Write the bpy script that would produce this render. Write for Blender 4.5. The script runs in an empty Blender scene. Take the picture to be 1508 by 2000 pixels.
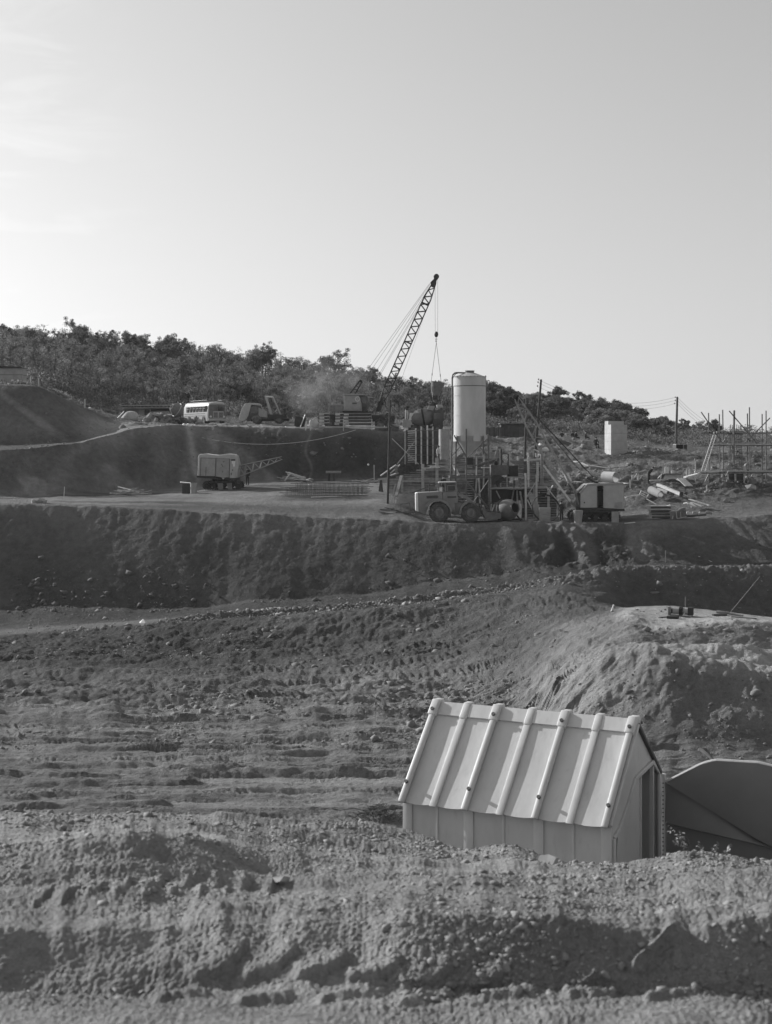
import bpy, bmesh, math, random
import numpy as np
from mathutils import Vector, Matrix, Euler

random.seed(7)
np.random.seed(7)
S = bpy.context.scene
C = S.collection
R = math.radians

# ------------------------------------------------------------------ camera, sky, sun, exposure
F, CX, HY = 3000.0, 754.0, 870.0        # focal length in photo pixels, principal column, eye-level row
cam_d = bpy.data.cameras.new('camera')
cam = bpy.data.objects.new('camera', cam_d)
C.objects.link(cam)
cam.location = (0, 0, 0)
cam.rotation_euler = (R(90), 0, 0)
cam_d.sensor_fit = 'VERTICAL'
cam_d.sensor_height = 160.0
cam_d.sensor_width = 160.0
cam_d.lens = 160.0 * F / 2000.0
cam_d.shift_y = -(1000.0 - HY) / 2000.0
cam_d.clip_start = 0.1
cam_d.clip_end = 20000
cam_d.dof.use_dof = True
cam_d.dof.focus_distance = 60.0
cam_d.dof.aperture_fstop = 32.0
S.camera = cam

SUN_TO = Vector((-0.766, 0.497, 0.407)).normalized()
sun_el = math.asin(SUN_TO.z)
sun_az = math.atan2(SUN_TO.x, SUN_TO.y)          # clockwise from +Y
w = bpy.data.worlds.new('World')
S.world = w
w.use_nodes = True
nt = w.node_tree
nt.nodes.clear()
N = nt.nodes.new
L = nt.links.new
out = N('ShaderNodeOutputWorld')
bg = N('ShaderNodeBackground')
sky = N('ShaderNodeTexSky')
sky.sky_type = 'NISHITA'
sky.sun_disc = False
sky.sun_elevation = sun_el
sky.sun_rotation = sun_az
sky.altitude = 200
sky.air_density = 1.0
sky.dust_density = 2.2
sky.ozone_density = 1.0
bw = N('ShaderNodeRGBToBW')                      # the photograph is on black and white film
tc = N('ShaderNodeTexCoord')
mp = N('ShaderNodeMapping')
mp.inputs['Scale'].default_value = (5.0, 5.0, 26.0)
mp.inputs['Rotation'].default_value = (0, R(-9), 0)
cl = N('ShaderNodeTexNoise')
cl.inputs['Scale'].default_value = 1.6
cl.inputs['Detail'].default_value = 7
cl.inputs['Roughness'].default_value = 0.62
cl.inputs['Distortion'].default_value = 0.6
cm = N('ShaderNodeMapRange')
cm.inputs['From Min'].default_value = 0.50
cm.inputs['From Max'].default_value = 0.80
cm.inputs['To Min'].default_value = 1.42
cm.inputs['To Max'].default_value = 1.60
cmul = N('ShaderNodeMath'); cmul.operation = 'MULTIPLY'
# thin cirrus only towards the sun's side of the sky
sep = N('ShaderNodeSeparateXYZ')
side = N('ShaderNodeMapRange')
side.inputs['From Min'].default_value = -0.13
side.inputs['From Max'].default_value = -0.20
side.inputs['To Min'].default_value = 0.0
side.inputs['To Max'].default_value = 1.0
one = N('ShaderNodeMix'); one.data_type = 'FLOAT'
one.inputs[2].default_value = 1.42
gam = N('ShaderNodeMath'); gam.operation = 'POWER'
gam.inputs[1].default_value = 0.8
L(sky.outputs[0], bw.inputs[0])
L(bw.outputs[0], gam.inputs[0])
L(tc.outputs['Generated'], mp.inputs[0])
L(mp.outputs[0], cl.inputs['Vector'])
L(cl.outputs['Fac'], cm.inputs[0])
L(tc.outputs['Generated'], sep.inputs[0])
sv = N('ShaderNodeVectorMath'); sv.operation = 'MULTIPLY_ADD'     # no dark rim under the hazy horizon
sv.inputs[1].default_value = (1, 1, 0.85); sv.inputs[2].default_value = (0, 0, 0.055)
smx = N('ShaderNodeVectorMath'); smx.operation = 'MAXIMUM'
smx.inputs[1].default_value = (-2, -2, 0.03)
L(tc.outputs['Generated'], sv.inputs[0]); L(sv.outputs[0], smx.inputs[0]); L(smx.outputs[0], sky.inputs[0])
L(sep.outputs['X'], side.inputs[0])
L(side.outputs[0], one.inputs[0])
L(cm.outputs[0], one.inputs[3])
L(gam.outputs[0], cmul.inputs[0])
L(one.outputs[0], cmul.inputs[1])
L(cmul.outputs[0], bg.inputs['Color'])
bg.inputs['Strength'].default_value = 0.13
L(bg.outputs[0], out.inputs[0])

sun_d = bpy.data.lights.new('sun', 'SUN')
sun_d.energy = 5.0
sun_d.angle = R(0.5)
sun_d.color = (1.0, 1.0, 1.0)
sun_o = bpy.data.objects.new('sun', sun_d)
C.objects.link(sun_o)
sun_o.rotation_euler = (-SUN_TO).to_track_quat('-Z', 'Y').to_euler()
sun_o.location = (-60, 60, 60)

S.view_settings.view_transform = 'Standard'
S.view_settings.look = 'None'
S.view_settings.gamma = 1.0
S.view_settings.exposure = 0.20
S.view_settings.use_curve_mapping = False
S.cycles.use_denoising = True
S.cycles.max_bounces = 6
S.cycles.diffuse_bounces = 3
S.cycles.transparent_max_bounces = 12
S.cycles.volume_bounces = 1

# ------------------------------------------------------------------ helpers
def W(x, y, D):
    """point of the place seen at photo pixel x, y when it stands D metres away"""
    return Vector(((x - CX) / F * D, D, -(y - HY) / F * D))

_perm = {}
def perlin(x, y, seed=0):
    if seed not in _perm:
        rs = np.random.RandomState(seed + 11)
        p = rs.permutation(1024)
        a = rs.rand(1024) * 2 * np.pi
        _perm[seed] = (p, np.cos(a), np.sin(a))
    p, gx, gy = _perm[seed]
    xi = np.floor(x).astype(np.int64); yi = np.floor(y).astype(np.int64)
    xf = x - xi; yf = y - yi
    def g(ix, iy, dx, dy):
        h = p[(p[ix & 1023] + iy) & 1023]
        return gx[h] * dx + gy[h] * dy
    u = xf * xf * xf * (xf * (xf * 6 - 15) + 10)
    v = yf * yf * yf * (yf * (yf * 6 - 15) + 10)
    a = g(xi, yi, xf, yf); b = g(xi + 1, yi, xf - 1, yf)
    c = g(xi, yi + 1, xf, yf - 1); d = g(xi + 1, yi + 1, xf - 1, yf - 1)
    return 1.5 * ((a * (1 - u) + b * u) * (1 - v) + (c * (1 - u) + d * u) * v)

def fbm(x, y, seed=0, octaves=3, gain=0.5):
    s = 0; a = 1.0
    for k in range(octaves):
        s = s + a * perlin(x * 2 ** k, y * 2 ** k, seed + k)
        a *= gain
    return s

def sstep(a, b, x):
    t = np.clip((x - a) / (b - a), 0, 1)
    return t * t * (3 - 2 * t)

def tag(o, label=None, cat=None, group=None, kind=None):
    if label: o['label'] = label
    if cat: o['category'] = cat
    if group: o['group'] = group
    if kind: o['kind'] = kind
    elif cat: o['kind'] = 'thing'
    return o

def thing(name, label, cat, loc=(0, 0, 0), rz=0.0, group=None):
    o = bpy.data.objects.new(name, None)
    o.empty_display_size = 0.3
    C.objects.link(o)
    o.location = loc
    o.rotation_euler = (0, 0, rz)
    return tag(o, label, cat, group)

class MB:
    """collects shapes for one mesh"""
    def __init__(s):
        s.v = []; s.f = []; s.sm = []
    def add(s, vs, fs, smooth=False):
        n = len(s.v)
        s.v += [tuple(p) for p in vs]
        s.f += [tuple(i + n for i in f) for f in fs]
        s.sm += [smooth] * len(fs)
        return s
    def box(s, c, d, rot=None):
        c = Vector(c); h = Vector(d) / 2
        vs = []
        for i in (-1, 1):
            for j in (-1, 1):
                for k in (-1, 1):
                    p = Vector((i * h.x, j * h.y, k * h.z))
                    if rot is not None: p = rot @ p
                    vs.append(c + p)
        return s.add(vs, [(0, 1, 3, 2), (4, 6, 7, 5), (0, 4, 5, 1), (2, 3, 7, 6), (0, 2, 6, 4), (1, 5, 7, 3)])
    def bar(s, p, q, a, b=None, up=(0, 0, 1)):
        """square timber from p to q, a wide, b deep"""
        p = Vector(p); q = Vector(q); b = a if b is None else b
        t = (q - p).normalized()
        up = Vector(up)
        if abs(t.dot(up)) > 0.95: up = Vector((0, 1, 0))
        x = t.cross(up).normalized(); y = x.cross(t)
        vs = []
        for e in (p, q):
            for i, j in ((-1, -1), (1, -1), (1, 1), (-1, 1)):
                vs.append(e + x * (i * a / 2) + y * (j * b / 2))
        return s.add(vs, [(3, 2, 1, 0), (4, 5, 6, 7), (0, 1, 5, 4), (1, 2, 6, 5), (2, 3, 7, 6), (3, 0, 4, 7)])
    def tube(s, p, q, r, r2=None, n=8, cap=True):
        p = Vector(p); q = Vector(q); r2 = r if r2 is None else r2
        t = (q - p).normalized()
        up = Vector((0, 0, 1)) if abs(t.z) < 0.95 else Vector((0, 1, 0))
        x = t.cross(up).normalized(); y = x.cross(t)
        vs = []
        for e, rr in ((p, r), (q, r2)):
            for k in range(n):
                a = 2 * math.pi * k / n
                vs.append(e + (x * math.cos(a) + y * math.sin(a)) * rr)
        fs = [(k, (k + 1) % n, n + (k + 1) % n, n + k) for k in range(n)]
        s.add(vs, fs, True)
        if cap:
            s.add(vs, [tuple(range(n - 1, -1, -1)), tuple(range(n, 2 * n))])
        return s
    def wire(s, pts, r, n=5):
        for a, b in zip(pts[:-1], pts[1:]):
            s.tube(a, b, r, n=n)
        return s
    def lathe(s, prof, c=(0, 0, 0), rot=None, n=28, arc=2 * math.pi, smooth=True):
        """prof: (radius, height) pairs round the local z axis"""
        c = Vector(c); vs = []
        m = n if arc > 6.28 else n + 1
        for r, h in prof:
            for k in range(m):
                a = arc * k / n
                p = Vector((r * math.cos(a), r * math.sin(a), h))
                if rot is not None: p = rot @ p
                vs.append(c + p)
        fs = []
        for i in range(len(prof) - 1):
            for k in range(n):
                j = (k + 1) % m
                fs.append((i * m + k, i * m + j, (i + 1) * m + j, (i + 1) * m + k))
        return s.add(vs, fs, smooth)
    def prism(s, poly, a, b, axis='y'):
        """polygon in the plane across axis, pushed from a to b"""
        def P(u, v, w):
            return {'y': (u, w, v), 'x': (w, u, v), 'z': (u, v, w)}[axis]
        n = len(poly)
        vs = [P(u, v, a) for u, v in poly] + [P(u, v, b) for u, v in poly]
        fs = [tuple(range(n)), tuple(range(2 * n - 1, n - 1, -1))]
        fs += [(k, k + n, (k + 1) % n + n, (k + 1) % n) for k in range(n)]
        return s.add(vs, fs)
    def build(s, name, m, parent=None, bevel=0.0, loc=None):
        me = bpy.data.meshes.new(name)
        me.from_pydata(s.v, [], s.f)
        me.polygons.foreach_set('use_smooth', s.sm)
        me.materials.append(m)
        bm = bmesh.new(); bm.from_mesh(me)
        bmesh.ops.remove_doubles(bm, verts=bm.verts, dist=1e-5)
        bmesh.ops.recalc_face_normals(bm, faces=bm.faces)
        if bevel:
            es = [e for e in bm.edges if len(e.link_faces) == 2 and e.calc_face_angle(0) > 0.6]
            bmesh.ops.bevel(bm, geom=es, offset=bevel, segments=2, affect='EDGES', profile=0.5)
            for f in bm.faces: f.smooth = f.smooth
        bm.to_mesh(me); bm.free()
        me.set_sharp_from_angle(angle=R(38))
        o = bpy.data.objects.new(name, me)
        C.objects.link(o)
        if parent: o.parent = parent
        if loc is not None: o.location = loc
        return o

def share(o, parent=None, **kw):
    c = o.copy()
    C.objects.link(c)
    c.parent = parent
    for k, v in kw.items(): setattr(c, k, v)
    return c

def copy_tree(o, parent=None):
    c = share(o, parent)
    for ch in o.children: copy_tree(ch, c)
    return c

# ------------------------------------------------------------------ materials
def mat(name, v, rough=0.8, metal=0.0, var=0.25, scale=3.0, bump=0.15, bscale=30.0, bdist=0.01,
        stretch=(1, 1, 1), vary=0.0, spots=0.0, spot_scale=9.0, spot_v=None, spec=0.3):
    m = bpy.data.materials.new(name)
    m.use_nodes = True
    t = m.node_tree; t.nodes.clear()
    N = t.nodes.new; L = t.links.new
    o = N('ShaderNodeOutputMaterial'); b = N('ShaderNodeBsdfPrincipled')
    b.inputs['Roughness'].default_value = rough
    b.inputs['Metallic'].default_value = metal
    b.inputs['Specular IOR Level'].default_value = spec
    tc = N('ShaderNodeTexCoord'); mp = N('ShaderNodeMapping')
    mp.inputs['Scale'].default_value = stretch
    L(tc.outputs['Object'], mp.inputs[0])
    n1 = N('ShaderNodeTexNoise'); n1.inputs['Scale'].default_value = scale
    n1.inputs['Detail'].default_value = 6; n1.inputs['Roughness'].default_value = 0.65
    L(mp.outputs[0], n1.inputs['Vector'])
    r = N('ShaderNodeMapRange')
    r.inputs['From Min'].default_value = 0.3; r.inputs['From Max'].default_value = 0.7
    r.inputs['To Min'].default_value = v * (1 - var); r.inputs['To Max'].default_value = v * (1 + var)
    L(n1.outputs['Fac'], r.inputs[0])
    val = r.outputs[0]
    if spots:
        n3 = N('ShaderNodeTexNoise'); n3.inputs['Scale'].default_value = spot_scale
        n3.inputs['Detail'].default_value = 8; n3.inputs['Roughness'].default_value = 0.7
        L(mp.outputs[0], n3.inputs['Vector'])
        r3 = N('ShaderNodeMapRange'); r3.inputs['From Min'].default_value = 0.55
        r3.inputs['From Max'].default_value = 0.68; r3.inputs['To Max'].default_value = spots
        L(n3.outputs['Fac'], r3.inputs[0])
        mx = N('ShaderNodeMix'); mx.data_type = 'FLOAT'
        L(r3.outputs[0], mx.inputs[0]); L(val, mx.inputs[2])
        mx.inputs[3].default_value = v * 0.4 if spot_v is None else spot_v
        val = mx.outputs[0]
    if vary:
        oi = N('ShaderNodeObjectInfo'); r2 = N('ShaderNodeMapRange')
        r2.inputs['To Min'].default_value = 1 - vary; r2.inputs['To Max'].default_value = 1 + vary
        L(oi.outputs['Random'], r2.inputs[0])
        mu = N('ShaderNodeMath'); mu.operation = 'MULTIPLY'
        L(val, mu.inputs[0]); L(r2.outputs[0], mu.inputs[1])
        val = mu.outputs[0]
    L(val, b.inputs['Base Color'])
    if bump:
        n2 = N('ShaderNodeTexNoise'); n2.inputs['Scale'].default_value = bscale
        n2.inputs['Detail'].default_value = 4
        L(mp.outputs[0], n2.inputs['Vector'])
        bp = N('ShaderNodeBump'); bp.inputs['Strength'].default_value = bump
        bp.inputs['Distance'].default_value = bdist
        L(n2.outputs['Fac'], bp.inputs['Height'])
        L(bp.outputs[0], b.inputs['Normal'])
    L(b.outputs[0], o.inputs[0])
    return m

M = {}
M['shed'] = mat('shed_paint', 0.500, 0.42, var=0.11, scale=1.3, bump=0.16, bscale=4, bdist=0.03, stretch=(1.6, 1, 0.55), spots=0.28, spot_scale=7, spot_v=0.30, spec=0.4)
M['shed_inside'] = mat('shed_inside', 0.155, 0.8)
M['door_panel'] = mat('door_panel_shaded', 0.165, 0.35, var=0.12, scale=1.6, bump=0.1, bscale=4, bdist=0.02, spec=0.5)  # shade on the open leaf put into a darker tone than the shed's
M['bolt'] = mat('bolt_steel', 0.099, 0.5, 0.3, bump=0)
M['timber'] = mat('raw_timber', 0.36, 0.85, var=0.35, scale=2.5, stretch=(1, 1, 6), vary=0.5, bump=0.3, bscale=14)
M['timber_wall'] = mat('weathered_boards', 0.22, 0.9, var=0.35, scale=2.5, vary=0.45, bump=0.3, bscale=14)
M['timber_pale'] = mat('pale_timber', 0.46, 0.8, var=0.25, scale=3, vary=0.25, bump=0.2, bscale=14)
M['timber_dark'] = mat('dark_timber', 0.068, 0.9, var=0.35, scale=2.5, vary=0.3, bump=0.3, bscale=14)
M['steel_dark'] = mat('dark_steel', 0.031, 0.55, 0.2, var=0.3, bump=0.1)
M['steel'] = mat('grey_steel', 0.124, 0.5, 0.2, var=0.3, scale=4, spots=0.5, bump=0.1)
M['rust'] = mat('rusty_steel', 0.062, 0.8, var=0.4, scale=6, bump=0.2)
M['silo'] = mat('silo_paint', 0.442, 0.5, var=0.16, scale=0.9, stretch=(1, 1, 0.25), bump=0.05, bscale=3, spots=0.3, spot_scale=3.0, spot_v=0.3)
M['yellow'] = mat('machine_paint', 0.20, 0.45, var=0.18, scale=1.6, spots=0.45, spot_scale=4, spot_v=0.16, bump=0.05)
M['cream'] = mat('cream_paint', 0.360, 0.45, var=0.12, scale=1.6, spots=0.35, spot_scale=3, spot_v=0.25, bump=0.04)
M['cream_dirty'] = mat('dirty_cream_paint', 0.279, 0.55, var=0.2, scale=1.4, spots=0.5, spot_scale=2.4, spot_v=0.2, bump=0.04)
M['white'] = mat('white_paint', 0.648, 0.5, var=0.12, spots=0.3, spot_scale=3, spot_v=0.4, bump=0.03)
M['mid_paint'] = mat('mid_grey_paint', 0.155, 0.75, var=0.2, spots=0.3, bump=0.04)
M['dark_paint'] = mat('dark_paint', 0.056, 0.45, var=0.3, bump=0.04)
M['rubber'] = mat('tyre_rubber', 0.062, 0.85, var=0.4, scale=4, spots=0.6, spot_scale=5, spot_v=0.2, bump=0.2)
M['glass'] = mat('window_glass', 0.031, 0.08, var=0.2, bump=0, spec=0.6)
M['concrete'] = mat('concrete', 0.37, 0.9, var=0.16, scale=1.2, spots=0.3, spot_scale=4, spot_v=0.3, bump=0.2, bscale=12)
M['canvas'] = mat('canvas_cover', 0.375, 0.9, var=0.2, scale=3, bump=0.6, bscale=4, bdist=0.05)
M['cable'] = mat('wire_rope', 0.043, 0.6, 0.2, bump=0)
M['rope'] = mat('pale_rope', 0.500, 0.9, bump=0)
M['cloth_dark'] = mat('dark_clothes', 0.031, 0.9, bump=0)
M['cloth_pale'] = mat('pale_clothes', 0.495, 0.9, bump=0)
M['cloth_mid'] = mat('mid_clothes', 0.124, 0.9, bump=0)
M['skin'] = mat('skin', 0.240, 0.6, bump=0)
M['bark'] = mat('bark', 0.075, 0.95, var=0.4, scale=3, vary=0.3, bump=0.4, bscale=10)
def leaf_mat(name, v):
    m = bpy.data.materials.new(name); m.use_nodes = True
    t = m.node_tree; t.nodes.clear(); N = t.nodes.new; L = t.links.new
    o = N('ShaderNodeOutputMaterial'); d = N('ShaderNodeBsdfDiffuse'); tr = N('ShaderNodeBsdfTranslucent'); mx = N('ShaderNodeMixShader')
    mx.inputs[0].default_value = 0.42
    tc = N('ShaderNodeTexCoord'); n = N('ShaderNodeTexNoise'); n.inputs['Scale'].default_value = 1.6; n.inputs['Detail'].default_value = 5
    L(tc.outputs['Object'], n.inputs['Vector'])
    r = N('ShaderNodeMapRange'); r.inputs['From Min'].default_value = 0.32; r.inputs['From Max'].default_value = 0.68
    r.inputs['To Min'].default_value = v * 0.55; r.inputs['To Max'].default_value = v * 1.45
    L(n.outputs['Fac'], r.inputs[0])
    oi = N('ShaderNodeObjectInfo'); r2 = N('ShaderNodeMapRange'); r2.inputs['To Min'].default_value = 0.7; r2.inputs['To Max'].default_value = 1.35
    L(oi.outputs['Random'], r2.inputs[0])
    k = N('ShaderNodeMath'); k.operation = 'MULTIPLY'; L(r.outputs[0], k.inputs[0]); L(r2.outputs[0], k.inputs[1])
    L(k.outputs[0], d.inputs['Color']); L(k.outputs[0], tr.inputs['Color'])
    L(d.outputs[0], mx.inputs[1]); L(tr.outputs[0], mx.inputs[2]); L(mx.outputs[0], o.inputs[0])
    return m
M['leaf'] = leaf_mat('leaves', 0.135)
M['leaf_pale'] = leaf_mat('pale_leaves', 0.185)
M['clod_dark'] = mat('dark_clods', 0.105, 0.95, var=0.35, scale=2, bump=0.5, bscale=9)  # darker clods for the face of the big cut
M['rock'] = mat('rock', 0.28, 0.95, var=0.3, scale=4, vary=0.3, bump=0.5, bscale=9)
M['weed'] = mat('weed_leaves', 0.320, 0.7, var=0.3, bump=0)
# ------------------------------------------------------------------ the ground
# Lines that run across the whole site (edges, toes, lips, crests), near to far: photo column, row and distance of each.
ROWS = [
 ([(0, 2700, 2.6)], 6),
 ([(0, 2060, 3.9)], 30),
 ([(0, 1972, 4.30), (700, 1976, 4.28), (1000, 1972, 4.3), (1508, 1968, 4.35)], 30),
 ([(0, 1918, 4.62), (500, 1930, 4.56), (900, 1948, 4.48), (1508, 1945, 4.48)], 60),
 ([(0, 1812, 4.86), (300, 1802, 4.87), (500, 1800, 4.87), (700, 1790, 4.84), (850, 1785, 4.70), (1100, 1790, 4.69), (1200, 1806, 4.66), (1330, 1812, 4.66), (1508, 1800, 4.68)], 40),
 ([(0, 1722, 5.55), (300, 1726, 5.55), (500, 1740, 5.6), (850, 1748, 5.3), (1100, 1745, 5.2), (1250, 1778, 4.95), (1400, 1772, 5.0), (1508, 1768, 5.0)], 50),
 ([(0, 1632, 5.88), (250, 1640, 5.83), (420, 1660, 6.05), (600, 1680, 6.6), (850, 1700, 6.5), (1000, 1705, 6.3), (1150, 1718, 6.2), (1250, 1735, 6.0), (1400, 1712, 6.2), (1508, 1712, 6.2)], 54),
 ([(0, 1584, 8.5), (300, 1590, 8.5), (450, 1598, 8.5), (650, 1602, 8.5), (750, 1616, 8.5), (850, 1644, 8.5), (900, 1658, 8.5), (935, 1657, 8.4), (975, 1644, 8.4), (1010, 1650, 8.4), (1060, 1672, 8.5), (1110, 1684, 8.5), (1200, 1690, 8.6), (1280, 1686, 8.6), (1330, 1668, 8.5), (1420, 1668, 8.5), (1508, 1682, 8.5)], 10),
 ([(0, 1956, 10.5)], 6),
 ([(0, 2123, 17.0)], 6),
 ([(0, 1641, 28.0)], 6),
 ([(0, 1818, 44.0)], 8),
 ([(0, 1606, 56.8)], 70),
 ([(0, 1500, 66.0), (900, 1500, 66.0), (1100, 1535, 61.5), (1508, 1545, 61.0)], 60),
 ([(0, 1410, 75), (700, 1408, 75), (900, 1390, 76), (1000, 1382, 75), (1100, 1420, 68.5), (1300, 1442, 65), (1508, 1452, 64)], 66),
 ([(0, 1335, 85), (500, 1332, 85), (700, 1330, 84), (900, 1322, 82), (1000, 1330, 78), (1100, 1325, 71.5), (1180, 1290, 70), (1250, 1265, 69.5), (1300, 1273, 68.5), (1357, 1285, 68), (1418, 1301, 67.5), (1508, 1318, 67)], 24),
 ([(0, 1292, 93), (700, 1290, 93), (900, 1272, 90), (1000, 1270, 85), (1100, 1262, 77), (1180, 1245, 73), (1250, 1257, 71), (1300, 1262, 71.5), (1508, 1270, 72)], 34),
 ([(0, 1270, 98), (700, 1262, 98), (900, 1235, 97), (1000, 1225, 93), (1100, 1226, 84), (1180, 1214, 78), (1232, 1192, 75.5), (1258, 1217, 74.3), (1289, 1228, 73.6), (1346, 1218, 74), (1379, 1216, 74), (1460, 1212, 74), (1508, 1218, 74)], 26),
 ([(0, 1252, 102), (400, 1222, 103), (760, 1194, 102), (900, 1180, 103), (1000, 1182, 100), (1100, 1190, 92), (1200, 1192, 84), (1240, 1184, 80), (1300, 1180, 80), (1350, 1186, 80), (1480, 1203, 80), (1508, 1206, 80)], 12),
 ([(0, 1246, 104.3), (400, 1215, 105.3), (760, 1188, 105), (1000, 1157, 106), (1100, 1150, 104), (1180, 1180, 104), (1230, 1192, 105.5), (1300, 1197, 106), (1508, 1208, 106)], 44),
 ([(0, 1240, 106), (400, 1209, 107), (760, 1184, 107), (1000, 1153, 108.5), (1100, 1134, 109), (1230, 1109, 110), (1508, 1113, 110)], 8),
 ([(0, 1229, 108.5), (400, 1201, 109.5), (760, 1177, 109.5), (1000, 1147, 110.5), (1100, 1129, 111), (1230, 1104, 112), (1508, 1107, 112)], 24),
 ([(0, 1190, 115.2), (400, 1182, 114.6), (600, 1170, 114.2), (760, 1155, 113.8), (1000, 1118, 114), (1100, 1102, 114), (1230, 1092, 114.4), (1508, 1096, 114.4)], 100),
 ([(0, 985, 124), (200, 988, 124), (400, 1002, 122), (560, 1008, 121), (760, 1018, 119.5), (900, 1023, 118.5), (1200, 1024, 118.5), (1300, 1017, 119), (1508, 1005, 120)], 14),
 ([(0, 982, 126), (200, 984, 126.5), (400, 981, 128), (560, 973, 130), (720, 969, 131), (780, 982, 127), (830, 1018, 122.5), (1200, 1018, 122.5), (1300, 1011, 122.5), (1508, 1000, 123)], 26),
 ([(0, 972, 136.5), (150, 965, 141), (250, 960, 145.5), (340, 953, 150), (400, 947, 150.5), (500, 938, 152), (548, 936, 153.5), (575, 934, 157), (700, 934, 157.5), (775, 936, 157), (868, 932, 157), (915, 1004, 132), (1000, 1009, 131), (1100, 1009, 130.5), (1200, 1005, 128), (1300, 988, 127), (1400, 978, 128), (1508, 970, 130)], 62),
 ([(0, 880, 141.5), (150, 868, 146.5), (250, 838, 152.5), (340, 831, 156.5), (400, 833, 159), (500, 834, 160.8), (700, 838, 160.5), (780, 845, 159.8), (868, 850, 159.8), (915, 880, 151), (1000, 885, 150), (1050, 900, 146), (1100, 925, 140), (1200, 936, 138), (1300, 938, 137), (1400, 930, 138), (1508, 918, 140)], 26),
 ([(0, 870, 151), (150, 863, 154.5), (250, 832, 162), (340, 830.5, 175), (500, 832, 178), (700, 835, 175), (780, 840, 172), (830, 850, 165), (900, 855, 165), (1000, 860, 165), (1100, 882, 156), (1180, 894, 156), (1250, 886, 155), (1350, 892, 152), (1508, 894, 152)], 40),
 ([(0, 752, 159), (40, 752, 159), (80, 755, 159), (130, 782, 160.5), (180, 806, 163), (240, 828, 172), (340, 828.5, 195), (500, 829.5, 195), (700, 831.5, 192), (800, 834, 188), (900, 838, 185), (1000, 848, 185), (1100, 855, 180), (1180, 868, 175), (1220, 874, 173), (1330, 879, 171), (1508, 880, 170)], 16),
 ([(0, 750, 185), (60, 752, 185), (130, 776, 192), (200, 800, 205), (340, 815, 212), (500, 820, 212), (700, 822, 210), (800, 825, 205), (950, 834, 205), (1000, 843, 205), (1100, 850, 200), (1200, 858, 200), (1300, 868, 195), (1508, 871, 195)], 40),
 ([(-600, 640, 290), (0, 688, 290), (200, 702, 290), (400, 720, 290), (600, 752, 288), (700, 775, 286), (800, 793, 285), (950, 805, 285), (1100, 820, 282), (1200, 835, 280), (1300, 852, 280), (1400, 860, 280), (1508, 864, 280), (2400, 866, 280)], 10),
]
xs_in = np.linspace(-24, 1532, 830)
xs_l = -24 - np.geomspace(8, 1500, 46)[::-1]
xs_r = 1532 + np.geomspace(8, 1500, 46)
XS = np.concatenate([xs_l, xs_in, xs_r])
fine = np.arange(-1700, 3200, 4.0)
def rowline(kn):
    k = np.array(kn, float)
    ker = np.exp(-0.5 * (np.arange(-9, 10) / 3.2) ** 2); ker /= ker.sum()
    o = []
    for c in (1, 2):
        v = np.interp(fine, k[:, 0], k[:, c])
        v = np.convolve(np.pad(v, 9, mode='edge'), ker, 'valid')
        o.append(np.interp(XS, fine, v))
    return o
Ys, Ds, n_sub = [], [], []
for ri_, (kn, n) in enumerate(ROWS):
    y, d = rowline(kn)
    wig = {3: 7, 4: 11, 5: 7, 6: 8, 7: 2.5, 13: 4, 14: 6, 15: 4, 22: 5, 23: 1.6, 25: 2, 26: 2.2, 28: 1.5}.get(ri_, 0)
    if wig: y = y + wig * (perlin(XS / 95.0, XS * 0 + ri_ * 3.7, 60) + 0.5 * perlin(XS / 31.0, XS * 0 + ri_ * 5.1, 61))
    Ys.append(y); Ds.append(d); n_sub.append(n)
Zs = [-(y - HY) / F * d for y, d in zip(Ys, Ds)]
# beyond the hill: down again and out to the horizon
for dz, dd, n in ((-20, 150, 4), (None, 1500, 3), (None, 9000, 0)):
    if dz is not None:
        Zs.append(Zs[-1] + dz); Ds.append(Ds[-1] + dd)
    else:
        Zs.append(np.full_like(XS, -32.0)); Ds.append(np.full_like(XS, float(dd)))
    n_sub.append(n)
n_sub[len(ROWS) - 1] = 6
T_D, T_Z, row_id = [], [], []
for k in range(len(Ds) - 1):
    n = max(n_sub[k], 1)
    for j in range(n):
        t = j / n
        T_D.append(Ds[k] * (1 - t) + Ds[k + 1] * t)
        T_Z.append(Zs[k] * (1 - t) + Zs[k + 1] * t)
        row_id.append(k + t)
T_D.append(Ds[-1]); T_Z.append(Zs[-1]); row_id.append(len(Ds) - 1)
T_D = np.array(T_D); T_Z = np.array(T_Z); row_id = np.array(row_id)
def soft(A, it=2):
    for _ in range(it):
        B = A.copy()
        B[1:-1] = 0.25 * A[:-2] + 0.5 * A[1:-1] + 0.25 * A[2:]
        A = B
    return A
lim = row_id < 30.5
T_Zs = soft(T_Z, 3); T_Z = np.where(lim[:, None], T_Zs, T_Z)
UX = ((XS - CX) / F)[None, :]
GX = UX * T_D
GY = T_D.copy()
GZ = T_Z.copy()
RID = np.repeat(row_id[:, None], GX.shape[1], 1)
PXX = np.repeat(XS[None, :], GX.shape[0], 0)

def rz_(a, b):                       # 1 between two lines, soft at both ends
    return sstep(a - 0.3, a + 0.3, RID) * (1 - sstep(b - 0.3, b + 0.3, RID))

H = np.zeros_like(GX)                # relief, pushed up and a little towards the open
near = (RID < 8.2)
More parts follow.
